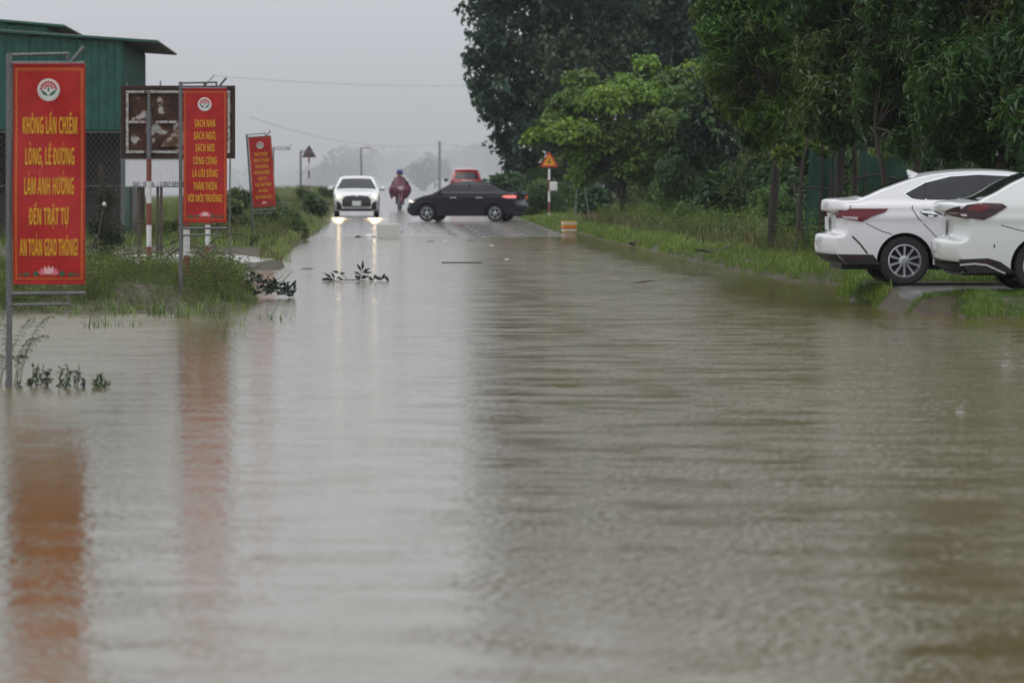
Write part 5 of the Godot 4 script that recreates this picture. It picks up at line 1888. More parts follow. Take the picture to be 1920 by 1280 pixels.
func sprig(kind: String, seed_: int) -> ArrayMesh:
	var g := Geo.new()
	g.colored = true
	var r := rng(seed_)
	match kind:
		"broad":
			for k in 11:
				var d := rdir(r)
				d.y = d.y * 0.5 + 0.15
				g.col = Color.WHITE * r.randf_range(0.75, 1.15)
				leaf(g, d * r.randf_range(0.03, 0.16), d + Vector3(0, -0.15, 0), (Vector3.UP + rdir(r) * 0.6).normalized(), r.randf_range(0.13, 0.2), r.randf_range(0.09, 0.13))
		"lance":
			for k in 15:
				var d := rdir(r)
				d.y -= 0.35
				g.col = Color.WHITE * r.randf_range(0.7, 1.2)
				var p := rdir(r) * r.randf_range(0.0, 0.16)
				leaf(g, p, d, (Vector3.UP + rdir(r) * 0.8).normalized(), r.randf_range(0.13, 0.21), r.randf_range(0.035, 0.052), 0.3, 0.3)
		"small":
			for k in 26:
				var d := rdir(r)
				g.col = Color.WHITE * r.randf_range(0.7, 1.2)
				leaf(g, d * r.randf_range(0.04, 0.2), rdir(r) + Vector3(0, -0.1, 0), (Vector3.UP + rdir(r) * 0.8).normalized(), r.randf_range(0.06, 0.1), r.randf_range(0.035, 0.06))
		"mass":
			for k in 12:
				var d := rdir(r)
				g.col = Color.WHITE * r.randf_range(0.75, 1.2)
				leaf(g, d * r.randf_range(0.1, 0.5), rdir(r), (Vector3.UP + rdir(r)).normalized(), r.randf_range(0.35, 0.6), r.randf_range(0.25, 0.4))
		"grass":
			for k in 16:
				var a := r.randf() * TAU
				var out := Vector3(cos(a), 0, sin(a))
				var p := rdir(r) * Vector3(0.4, 0, 0.4)
				var h := r.randf_range(0.4, 1.0)
				var lean := r.randf_range(0.05, 0.6)
				var w := Vector3(-out.z, 0, out.x) * r.randf_range(0.012, 0.022)
				var q := p + Vector3(0, h * 0.6, 0) + out * lean * 0.3
				var tip := p + Vector3(0, h * r.randf_range(0.75, 1.0), 0) + out * lean
				g.col = Color.WHITE * r.randf_range(0.65, 1.25)
				g.tri(p - w, q - w * 0.7, q + w * 0.7)
				g.tri(p - w, q + w * 0.7, p + w)
				g.tri(q - w * 0.7, tip, q + w * 0.7)
		"weed":
			for k in 5:
				var a := r.randf() * TAU
				var p := Vector3.ZERO
				var d := (Vector3.UP + Vector3(cos(a), 0, sin(a)) * r.randf_range(0.1, 0.5)).normalized()
				for j in 6:
					var q := p + d * 0.16
					g.col = Color(0.7, 0.6, 0.4)
					var s := d.cross(Vector3(sin(a), 0.1, -cos(a))).normalized() * 0.006
					g.tri(p - s, q, p + s)
					for e in 2:
						g.col = Color.WHITE * r.randf_range(0.7, 1.25)
						var b := r.randf() * TAU
						leaf(g, q, Vector3(cos(b), 0.3, sin(b)), Vector3.UP, r.randf_range(0.08, 0.15), r.randf_range(0.035, 0.06))
					p = q
					d = (d + rdir(r) * 0.2).normalized()
	return g.mesh()

var sprigs := {}

func sprig_of(kind: String, i: int) -> ArrayMesh:
	var key := "%s%d" % [kind, i]
	if not sprigs.has(key):
		sprigs[key] = sprig(kind, 100 + i * 13 + kind.length())
	return sprigs[key]

func leaf_mat(called: String, rough := 0.4, glow := 0.35) -> StandardMaterial3D:
	var m := mat(called, 1, 1, 1, rough)
	m.vertex_color_use_as_albedo = true
	m.backlight_enabled = true
	m.backlight = lin(glow, glow, glow * 0.6)
	return m

# leaves spread through the shells of the crown's lobes; tones: list of linear colours
func crown(o: Node3D, lobes: Array, kind: String, per_area: float, size: Vector2, tones: Array, seed_: int, flat := 0.8, called := "crown") -> void:
	var r := rng(seed_)
	var where := [[], []]
	var tints := [[], []]
	for l in lobes:
		var c := Vector3(l[0], l[1], l[2]) - o.position
		var rad: float = l[3]
		var count := int(4.0 * PI * rad * rad * per_area) + 8
		var tone0: int = r.randi() % tones.size()
		for i in count:
			var d := rdir(r)
			var k := pow(r.randf(), 0.36)
			var lump := 1.0 + 0.28 * sin(d.x * 5.0 + l[0] * 3.0) * sin(d.y * 4.0 + l[1]) + 0.15 * sin(d.z * 9.0 + l[2])
			var p := c + Vector3(d.x, d.y * flat, d.z) * rad * k * lump
			var up := (Vector3.UP * 0.7 + d * 0.8 + rdir(r) * 0.5)
			var s := r.randf_range(size.x, size.y)
			var b := frame_to(up, r.randf() * TAU).scaled(Vector3.ONE * s)
			var v := r.randi() % 2
			where[v].append(Transform3D(b, p))
			var t: Vector3 = tones[tone0 if r.randf() < 0.7 else r.randi() % tones.size()]
			t *= r.randf_range(0.75, 1.25)
			tints[v].append(Color(t.x, t.y, t.z))
	for v in 2:
		copies(called, sprig_of(kind, v), M.leaf, where[v], tints[v], o)

func limb(g: Geo, a: Vector3, b: Vector3, r0: float, r1: float, r: RandomNumberGenerator, sides := 7) -> void:
	var p := PackedVector3Array()
	var rr := PackedFloat32Array()
	var n := 7
	var bend := rdir(r) * a.distance_to(b) * 0.07
	for i in n:
		var t := i / float(n - 1)
		p.append(a.lerp(b, t) + bend * sin(PI * t) + rdir(r) * r0 * 0.15 * sin(PI * t) + Vector3(0, a.distance_to(b) * 0.08 * sin(PI * t), 0))
		rr.append(lerpf(r0, r1, t))
	g.tube(p, rr, sides)

func tree(called: String, label: String, foot: Vector3, fork: Vector3, radius: float, lobes: Array, kind: String, per_area: float, size: Vector2, tones: Array, seed_: int, group := "", flat := 0.8, extra := []) -> Node3D:
	var o := thing(called, label, "tree", foot, 0.0, group)
	var r := rng(seed_)
	var g := Geo.new()
	limb(g, Vector3(0, -0.3, 0), fork - foot, radius, radius * 0.7, r, 10)
	part("trunk", g, M.bark, o)
	for e in extra:
		g = Geo.new()
		limb(g, e[0] - foot, e[1] - foot, e[2], e[2] * 0.7, r, 8)
		part("stem", g, M.bark, o)
	for l in lobes:
		g = Geo.new()
		var c := Vector3(l[0], l[1], l[2]) - foot
		var from: Vector3 = fork - foot
		limb(g, from, c, radius * 0.42, radius * 0.12, r, 6)
		for k in 3:
			limb(g, from.lerp(c, 0.6), c + rdir(r) * l[3] * 0.75, radius * 0.16, radius * 0.05, r, 5)
		part("limb", g, M.bark, o)
	crown(o, lobes, kind, per_area, size, tones, seed_ + 1, flat)
	return o

func make_trees() -> void:
	leaf_mat("leaf", 0.33, 0.62)
	leaf_mat("grass_blade", 0.5, 0.3)
	var dark := [Vector3(0.042, 0.098, 0.062), Vector3(0.05, 0.105, 0.056), Vector3(0.038, 0.086, 0.058), Vector3(0.066, 0.098, 0.05)]
	var light := [Vector3(0.172, 0.300, 0.039), Vector3(0.132, 0.252, 0.033), Vector3(0.211, 0.336, 0.044), Vector3(0.099, 0.192, 0.033), Vector3(0.119, 0.180, 0.039)]
	var mid := [Vector3(0.085, 0.185, 0.036), Vector3(0.12, 0.22, 0.04), Vector3(0.065, 0.14, 0.036), Vector3(0.14, 0.195, 0.044)]
	var deep := [Vector3(0.05, 0.118, 0.032), Vector3(0.068, 0.148, 0.036), Vector3(0.04, 0.094, 0.034), Vector3(0.095, 0.132, 0.036)]
	tree("shade_tree", "tall dark tree whose ragged left side stands against the sky", Vector3(9.6, 0.5, -173), Vector3(9.3, 3.4, -173), 0.3, CROWNS.dark_left, "mass", 2.6, Vector2(0.5, 0.85), dark, 201, "tall dark trees behind the light green tree")
	tree("shade_tree", "tall dark tree filling the sky above and behind the light green tree", Vector3(14.2, 0.5, -183), Vector3(14.2, 3.6, -183), 0.32, CROWNS.dark_right, "mass", 2.2, Vector2(0.55, 0.95), dark, 203, "tall dark trees behind the light green tree")
	tree("light_green_tree", "bright light green tree with layered foliage beside the yellow sign", Vector3(8.95, 0.28, -131), Vector3(8.85, 2.0, -131), 0.13, CROWNS.light, "broad", 15.0, Vector2(0.85, 1.3), light, 205, "", 0.55, [[Vector3(9.1, 0.2, -131.1), Vector3(8.9, 2.4, -131.1), 0.06]])
	tree("leafy_tree", "mid green drooping tree left of the netting, over the roadside shrubs", Vector3(8.15, 0.3, -76), Vector3(8.3, 2.7, -76), 0.1, CROWNS.C1, "lance", 34.0, Vector2(0.9, 1.35), mid, 207, "trees over the parking place", 0.85)
	tree("leafy_tree", "dark many-stemmed tree above the green netting", Vector3(8.5, 0.3, -69), Vector3(8.65, 2.9, -69), 0.075, CROWNS.C2, "lance", 34.0, Vector2(0.9, 1.35), deep, 209, "trees over the parking place", 0.85, [[Vector3(8.62, 0.2, -69.2), Vector3(8.8, 3.2, -69.2), 0.055], [Vector3(8.85, 0.2, -68.8), Vector3(8.72, 3.0, -68.8), 0.05], [Vector3(8.93, 0.2, -69.3), Vector3(8.98, 3.0, -69.3), 0.045]])
	tree("leafy_tree", "tree with a thin leaning trunk above the rear of the white sedan", Vector3(9.0, 0.3, -65), Vector3(8.72, 2.5, -65), 0.06, CROWNS.C3, "lance", 34.0, Vector2(0.9, 1.35), [mid[2], deep[1], Vector3(0.05, 0.07, 0.022)], 211, "trees over the parking place", 0.85)
	tree("leafy_tree", "large dark tree spreading above the roofs of the white sedans", Vector3(10.4, 0.3, -62), Vector3(10.3, 3.0, -62), 0.14, CROWNS.C4, "lance", 30.0, Vector2(1.0, 1.45), [deep[0], deep[1], mid[2], Vector3(0.045, 0.05, 0.014)], 213, "trees over the parking place", 0.9)
	tree("leafy_tree", "tall dark tree at the right edge, reaching far above the view", Vector3(10.9, 0.3, -54), Vector3(10.7, 3.2, -54), 0.16, CROWNS.C5, "lance", 24.0, Vector2(1.1, 1.6), deep, 215, "trees over the parking place", 0.9)
	var k := 0
	for b in [["B0", 12.4, -192.0, "dim background tree filling the gap behind the light green tree"], ["B1", 12.0, -118.0, "dim background tree left of the drooping tree, above the shrubs"], ["B2", 12.6, -106.0, "dim background tree behind the many-stemmed tree"], ["B3", 13.4, -98.0, "dim background tree behind the leaning trunk"], ["B4", 14.6, -92.0, "dim background tree behind the large dark tree at the right"]]:
		tree("background_tree", b[3], Vector3(b[1], 0.3, b[2]), Vector3(b[1], 2.4, b[2]), 0.12, CROWNS[b[0]], "mass", 5.0, Vector2(0.4, 0.65), [deep[1], deep[0], Vector3(0.02, 0.04, 0.02)], 221 + k, "dim trees in the background wood")
		k += 2
	tree("sapling", "slender sapling with a small yellow-green crown left of the netting", Vector3(8.48, 0.3, -74), Vector3(8.5, 2.05, -74), 0.045, CROWNS.sapling, "broad", 60.0, Vector2(0.6, 0.9), [Vector3(0.10, 0.16, 0.02), Vector3(0.06, 0.12, 0.02)], 231, "", 0.6)
	# distant woods in the mist
	var wood := Node3D.new()
	wood.name = "distant_wood"
	wood.set_meta("kind", "stuff")
	add_child(wood)
	tag(wood, "pale misty woods on the horizon beyond the road", "trees")
	crown(wood, FAR_LOBES, "mass", 0.22, Vector2(1.6, 3.0), [Vector3(0.03, 0.05, 0.03), Vector3(0.04, 0.06, 0.035)], 241, 0.8)

func make_shrubs() -> void:
	var looks := ["rounded green shrub", "dark green bush", "leafy roadside bush", "dense weedy bush"]
	var right := ["right of the red car", "behind the dark sedan's boot", "close to the red car", "between the yellow sign and the light green tree", "left of the light green tree's trunk", "right of the light green tree's trunk", "under the right side of the light green tree", "in the middle of the right roadside thicket", "below the drooping tree", "left of the slim sapling", "at the foot of the slim sapling", "lowest in the right roadside thicket near the driftwood", "above the dry brown grass", "high behind the right roadside thicket", "behind the slim sapling", "on the grass edge left of the netting", "deep behind the light green tree", "behind the light green tree's trunk", "above the boot of the dark sedan", "behind the netting above the white sedan's rear window", "behind the netting above the white sedan's aerial", "dim behind the trees above the white sedan's roof", "dim behind the trees above the front of the white sedan", "dim behind the trees at the right edge", "high behind the netting between the thin trunks", "behind the left end of the netting", "right behind the yellow warning sign", "behind the steel trestle"]
	var left := ["left of the leaning banner", "behind the foot of the leaning banner", "right of the leaning banner", "at the road edge left of the white crossover", "on the near edge of the flooded field", "behind the striped billboard post", "behind the foot of the second banner", "far up the left verge", "near the left road edge below the leaning banner", "at the far side of the flooded field", "beyond the far left sign", "behind the leaning banner in the distance", "in the far left field"]
	var tones := [[Vector3(0.086, 0.173, 0.047), Vector3(0.119, 0.216, 0.054), Vector3(0.065, 0.130, 0.043)], [Vector3(0.047, 0.108, 0.043), Vector3(0.065, 0.134, 0.047)], [Vector3(0.108, 0.184, 0.065), Vector3(0.162, 0.216, 0.065), Vector3(0.076, 0.130, 0.043)]]
	var nr := 0
	var nl := 0
	for i in SHRUBS.size():
		var s: Array = SHRUBS[i]
		var r := rng(300 + i)
		var where: String
		if s[0] == "R":
			where = right[nr]; nr += 1
		else:
			where = left[nl]; nl += 1
		var floor_y := ground_height(s[1], -s[3])
		var o := thing("shrub", "%s %s" % [looks[i % 4], where], "shrub", Vector3(s[1], floor_y, s[3]), 0.0, "shrubs beside the road")
		var lobes := []
		var rad: float = s[4]
		var high: float = s[2] + rad * 0.8
		for k in 9:
			var y := lerpf(floor_y + rad * 0.2, high - rad * 0.35, pow(r.randf(), 0.8))
			lobes.append([s[1] + r.randf_range(-0.75, 0.75) * rad, y, s[3] + r.randf_range(-0.7, 0.7) * rad, rad * r.randf_range(0.32, 0.55)])
		var g := Geo.new()
		for l in lobes:
			limb(g, Vector3(r.randf_range(-0.1, 0.1), -0.1, r.randf_range(-0.1, 0.1)), Vector3(l[0], l[1], l[2]) - o.position, 0.018, 0.006, r, 5)
		part("stems", g, M.bark, o)
		var shades: Array = tones[i % 3] if s[0] == "R" else [Vector3(0.09, 0.15, 0.05), Vector3(0.12, 0.17, 0.055), Vector3(0.07, 0.12, 0.045)]
		crown(o, lobes, "small" if i % 3 != 1 else "broad", 55.0 if i % 3 != 1 else 32.0, Vector2(0.7, 1.25) if rad < 0.6 else Vector2(0.9, 1.5), shades, 400 + i, 0.9, "foliage")

func blades(r: RandomNumberGenerator, count: int, xs: Vector2, ds: Vector2, keep: Callable, tall: Vector2, tones: Array, where: Array, tints: Array) -> void:
	for i in count:
		var x := r.randf_range(xs.x, xs.y)
		var d := r.randf_range(ds.x, ds.y)
		var h := ground_height(x, d)
		var k: float = keep.call(x, d, h)
		if r.randf() > k:
			continue
		var patch := hills_noise.get_noise_2d(x * 7.0 + 50.0, d * 4.0)
		var s := r.randf_range(tall.x, tall.y) * maxf(1.0 + 1.1 * patch, 0.45)
		var b := Basis(Vector3.UP, r.randf() * TAU).scaled(Vector3(s * r.randf_range(0.7, 1.3), s, s * r.randf_range(0.7, 1.3)))
		where.append(Transform3D(b, Vector3(x, minf(h, 0.4 + h) - 0.02, -d)))
		var t: Vector3 = tones[clampi(int((patch + 0.5) * tones.size() + r.randf_range(-0.7, 0.7)), 0, tones.size() - 1)]
		t *= r.randf_range(0.75, 1.25)
		tints.append(Color(t.x, t.y, t.z))

func grass(called: String, label: String, kind: String, where: Array, tints: Array) -> void:
	var o := copies(called, sprig_of(kind, 0), M.grass_blade, where, tints)
	tag(o, label, "grass", "", "stuff")

func make_grass() -> void:
	var r := rng(77)
	var green := [Vector3(0.094, 0.159, 0.037), Vector3(0.126, 0.211, 0.043), Vector3(0.180, 0.286, 0.048), Vector3(0.159, 0.190, 0.064)]
	var lush := [Vector3(0.100, 0.178, 0.026), Vector3(0.144, 0.241, 0.031), Vector3(0.188, 0.282, 0.035)]
	var dry := [Vector3(0.192, 0.144, 0.060), Vector3(0.144, 0.138, 0.048), Vector3(0.090, 0.120, 0.036), Vector3(0.228, 0.180, 0.084)]
	var w := []
	var t := []
	var above := func(lo: float, hi: float) -> Callable:
		return func(_x: float, _d: float, h: float) -> float: return smoothstep(lo, hi, h)
	# bank under the second banner
	blades(r, 26000, Vector2(-9.0, -0.7), Vector2(44.0, 67.0), above.call(-0.02, 0.05), Vector2(0.05, 0.14), [green[1], green[3], green[2], dry[2], green[1]], w, t)
	grass("bank_grass", "rough grass on the left bank round the second banner", "grass", w, t)
	w = []; t = []
	blades(r, 5200, Vector2(-9.0, -1.0), Vector2(45.0, 57.0), above.call(0.0, 0.12), Vector2(0.14, 0.36), [green[1], Vector3(0.13, 0.13, 0.05), green[2], green[3]], w, t)
	grass("bank_weeds", "straggling weeds among the grass of the left bank", "weed", w, t)
	# stems standing in the shallow water before it
	w = []; t = []
	blades(r, 420, Vector2(-4.6, -0.9), Vector2(37.0, 46.5), func(x: float, d: float, h: float) -> float: return (1.0 if h < 0.0 else 0.0) * smoothstep(37.0, 46.0, d) * (0.4 if x > -3.4 else 0.15), Vector2(0.20, 0.30), [green[1], green[2], lush[0]], w, t)
	grass("drowned_grass", "sparse grass stems standing in the flood water before the left bank", "grass", w, t)
	# left verge and field
	w = []; t = []
	blades(r, 26000, Vector2(-12.0, -1.15), Vector2(71.0, 240.0), func(x: float, d: float, h: float) -> float: return smoothstep(0.0, 0.06, h) * (1.0 if x > -4.5 else 0.6) * (0.0 if d < 83.0 and x < -1.9 and d > 68.0 else 1.0), Vector2(0.10, 0.32), [green[1] * 1.4, green[2] * 1.3, green[3] * 1.5, green[2] * 1.1, dry[1]], w, t)
	grass("verge_grass", "long grass along the left verge beyond the apron", "grass", w, t)
	w = []; t = []
	blades(r, 3000, Vector2(-10.0, -1.9), Vector2(84.0, 170.0), above.call(0.0, 0.06), Vector2(0.2, 0.5), [green[1], green[2], dry[1]], w, t)
	grass("verge_weeds", "tall weeds in the left field behind the leaning banner", "weed", w, t)
	# right verge
	w = []; t = []
	blades(r, 34000, Vector2(6.2, 11.0), Vector2(56.0, 200.0), func(x: float, d: float, h: float) -> float: return smoothstep(-0.01, 0.05, h) * (1.0 if x < 8.6 else 0.45), Vector2(0.08, 0.22), lush, w, t)
	grass("verge_grass", "short bright grass along the right edge of the flooded road", "grass", w, t)
	w = []; t = []
	blades(r, 5000, Vector2(7.6, 12.5), Vector2(72.0, 150.0), func(x: float, d: float, _h: float) -> float: return smoothstep(7.6, 8.4, x) * (1.0 if d < 128.0 else 0.3), Vector2(0.22, 0.5), dry, w, t)
	grass("dry_grass", "tall dry brown grass under the shrubs on the right", "grass", w, t)
	w = []; t = []
	blades(r, 4200, Vector2(7.6, 12.0), Vector2(60.0, 130.0), func(x: float, _d: float, h: float) -> float: return smoothstep(7.6, 8.6, x) * smoothstep(0.05, 0.15, h), Vector2(0.25, 0.6), [green[1], lush[1], lush[0], green[2]], w, t)
	grass("roadside_weeds", "leafy weeds below the shrubs on the right", "weed", w, t)
	# near bank by the parked cars
	w = []; t = []
	blades(r, 11000, Vector2(6.3, 10.2), Vector2(43.0, 46.2), above.call(-0.02, 0.06), Vector2(0.05, 0.13), lush, w, t)
	grass("bank_grass", "fresh short grass on the near bank below the parked cars", "grass", w, t)
	w = []; t = []
	blades(r, 3000, Vector2(6.6, 11.0), Vector2(51.0, 60.0), above.call(0.0, 0.08), Vector2(0.1, 0.28), lush, w, t)
	blades(r, 1400, Vector2(6.3, 7.2), Vector2(48.5, 53.0), func(x: float, d: float, h: float) -> float: return smoothstep(-0.02, 0.05, h) * (0.0 if x > 6.72 and d > 45.7 and d < 52.3 else 1.0), Vector2(0.06, 0.16), lush, w, t)
	grass("lot_grass", "grass growing round the slab under the parked white sedans", "grass", w, t)

# ------------------------------------------------------------------ small things
func make_right_props() -> void:
	# slabs of the parking place
	var g := Geo.new()
	var ramp := []
	for d in [45.9, 46.4, 47.5, 49.0, 50.5, 51.6, 52.2]:
		var row := PackedVector3Array()
		for e in [[6.72, 0.1], [6.74, 0.225], [6.78, 0.245], [6.85, 0.256], [7.0, 0.258], [7.5, 0.258], [9.0, 0.258], [13.0, 0.258]]:
			row.append(Vector3(e[0] + 0.06 * sin(d * 1.7), e[1] - (0.3 if d < 46.0 or d > 52.0 else 0.0), -d))
		ramp.append(row)
	g.sheet(ramp)
	structure("parking_slab", g, grainy("dark_concrete", 0.02, [[0.25, [0.055, 0.05, 0.042]], [0.6, [0.095, 0.09, 0.075]], [0.8, [0.065, 0.06, 0.05]]], 0.35, 2.5, 61, 0.3))
	g = Geo.new()
	g.box(Vector3(7.75, 0.0, -66.5), Vector3(0.75, 0.09, 3.0), Basis(Vector3.UP, 0.15), 0.02)
	structure("drain_cover", g, M.dark_concrete)
	# netting hung between stakes
	var o := thing("green_netting", "dark green netting hung between stakes left of the white sedan's boot", "netting", Vector3(8.4, 0.2, -72.0))
	var net := mat("net_green", 0.014, 0.062, 0.045, 0.8)
	net.albedo_color.a = 0.88
	net.transparency = BaseMaterial3D.TRANSPARENCY_ALPHA
	var r := rng(14)
	for k in 2:
		g = Geo.new()
		var rows := []
		for i in 9:
			var row := PackedVector3Array()
			for j in 13:
				var u := j / 12.0
				var v := i / 8.0
				var x := k * 0.95 + u * 0.95
				if k == 0:
					x = -0.12 + u * (0.5 + 0.4 * v) + (1.0 - v) * 0.16
				row.append(Vector3(x, lerpf(2.05 - 0.22 * sin(PI * u), -0.25, v), 0.08 * sin(u * 9.0 + k) + 0.05 * sin(v * 7.0 + u * 14.0)))
			rows.append(row)
		g.sheet(rows)
		part("net_panel", g, net, o)
	for k in 3:
		g = Geo.new()
		limb(g, Vector3(k * 0.95 - 0.02, -0.3, 0.0), Vector3(k * 0.95 + r.randf_range(-0.1, 0.1), 2.2 + r.randf() * 0.5, r.randf_range(-0.1, 0.1)), 0.028, 0.022, r, 7)
		part("stake", g, M.bark, o)
	# rail of bamboo tied across
	o = thing("bamboo_rail", "dark bamboo rail tied across the stakes left of the white sedan", "fence", Vector3(8.0, 0.25, -71.0))
	g = Geo.new()
	limb(g, Vector3(-0.05, 1.22, 0.0), Vector3(0.85, 1.18, 0.02), 0.022, 0.02, r, 7)
	part("pole", g, M.bark, o)
	g = Geo.new()
	limb(g, Vector3(0.8, 1.23, 0.05), Vector3(2.1, 1.34, 0.05), 0.026, 0.02, r, 7)
	part("pole", g, M.bark, o)
	for x in [0.0, 0.72, 1.15]:
		g = Geo.new()
		limb(g, Vector3(x, -0.3, 0.0), Vector3(x + 0.02, 1.32 + x * 0.5, 0.0), 0.024, 0.02, r, 7)
		part("stake", g, M.dead_wood if x == 0.0 else M.bark, o)
	# thin trunks and stakes among the trees
	var stakes := [[8.38, -70.0, 2.5, 0.03, "left of the paired trunks"], [8.86, -70.4, 2.3, 0.028, "right of the paired trunks"], [9.9, -68.0, 2.6, 0.05, "above the aerial of the white sedan"], [10.3, -68.0, 2.5, 0.035, "above the roof of the white sedan"], [10.75, -67.0, 2.6, 0.03, "above the front window of the white sedan"]]
	for s in stakes:
		o = thing("slim_tree", "thin bare-stemmed tree standing " + s[4], "tree", Vector3(s[0], 0.3, s[1]), 0.0, "thin bare trunks among the parking place trees")
		g = Geo.new()
		limb(g, Vector3(0, -0.3, 0), Vector3(r.randf_range(-0.12, 0.12), s[2], 0), s[3], s[3] * 0.8, r, 8)
		part("trunk", g, M.bark, o)
	# props round the light green tree
	for s in [[8.62, 0.35], [9.28, -0.3]]:
		o = thing("tree_prop", "thin grey prop leaning %s the trunk of the light green tree" % ("from the left against" if s[1] > 0 else "from the right against"), "stake", Vector3(s[0], 0.25, -130.8))
		g = Geo.new()
		g.rod(Vector3(0, -0.2, 0), Vector3(s[1] * 0.6, 1.5, -0.1), 0.022)
		part("stick", g, M.dead_wood, o)
	# driftwood
	o = thing("driftwood", "pale broken log lying on the grass at the right water edge", "log", Vector3(7.2, ground_height(7.2, 77.5), -77.5), 0.15)
	g = Geo.new()
	g.tube(PackedVector3Array([Vector3(-0.3, 0.05, 0), Vector3(-0.1, 0.03, 0), Vector3(0.1, 0.06, 0), Vector3(0.25, 0.11, 0), Vector3(0.33, 0.15, 0)]), PackedFloat32Array([0.02, 0.035, 0.045, 0.05, 0.035]), 9)
	part("log", g, M.dead_wood, o)
	g = Geo.new()
	g.tube(PackedVector3Array([Vector3(-0.25, 0.06, 0.02), Vector3(-0.4, 0.06, 0.04), Vector3(-0.5, 0.12, 0.05)]), PackedFloat32Array([0.02, 0.015, 0.008]), 6)
	part("broken_end", g, M.bark, o)
	o = thing("clod", "dark lump of earth at the right water edge before the grass", "clod", Vector3(6.85, ground_height(6.85, 95.0) + 0.01, -95.0))
	g = Geo.new()
	blob(g, Vector3(0, 0.02, 0), Vector3(0.2, 0.07, 0.12), 31, 0.3)
	part("lump", g, M.soil, o)
	# striped carton
	o = thing("striped_carton", "orange and white striped carton standing at the right water edge", "carton", Vector3(6.64, -0.02, -122.0), 0.2)
	var bands := [[0.0, 0.06, "tub_yellow", 0.75, 0.42, 0.04], [0.06, 0.13, "tub_white", 0.72, 0.70, 0.62], [0.13, 0.2, "tub_red", 0.6, 0.13, 0.03], [0.2, 0.28, "tub_orange", 0.75, 0.30, 0.03], [0.28, 0.35, "tub_white", 0.72, 0.70, 0.62]]
	for b in bands:
		if not M.has(b[2]):
			mat(b[2], b[3], b[4], b[5], 0.5)
		g = Geo.new()
		g.box(Vector3(0, (b[0] + b[1]) * 0.5, 0), Vector3(0.43 + (0.006 if b[2] == "tub_white" else 0.0), b[1] - b[0], 0.32 + (0.006 if b[2] == "tub_white" else 0.0)), Basis.IDENTITY, 0.012)
		part("band", g, M[b[2]], o)
	g = Geo.new()
	g.box(Vector3(0, 0.365, 0), Vector3(0.45, 0.03, 0.34), Basis.IDENTITY, 0.01)
	part("lid", g, M.tub_yellow, o)

func blob(g: Geo, at: Vector3, size: Vector3, seed_: int, rough := 0.2) -> void:
	var f := FastNoiseLite.new()
	f.seed = seed_
	f.frequency = 1.1
	var rows := []
	for i in 9:
		var row := PackedVector3Array()
		for j in 15:
			var a := PI * i / 8.0
			var b := TAU * (j % 14) / 14.0
			var d := Vector3(sin(a) * cos(b), cos(a), sin(a) * sin(b))
			row.append(at + d * size * (1.0 + rough * 2.0 * f.get_noise_3dv(d * 1.5)))
		rows.append(row)
	var s := Geo.new()
	s.sheet(rows)
	var flip := s.n.size() > 0 and s.n[s.n.size() / 2].dot(s.v[s.n.size() / 2] - at) < 0.0
	for i in range(0, s.v.size(), 3):
		var q := [s.n[i], s.n[i + 1], s.n[i + 2]]
		if flip:
			q = [-q[0], -q[1], -q[2]]
		g.trin(s.v[i], s.v[i + 1], s.v[i + 2], q[0], q[1], q[2])

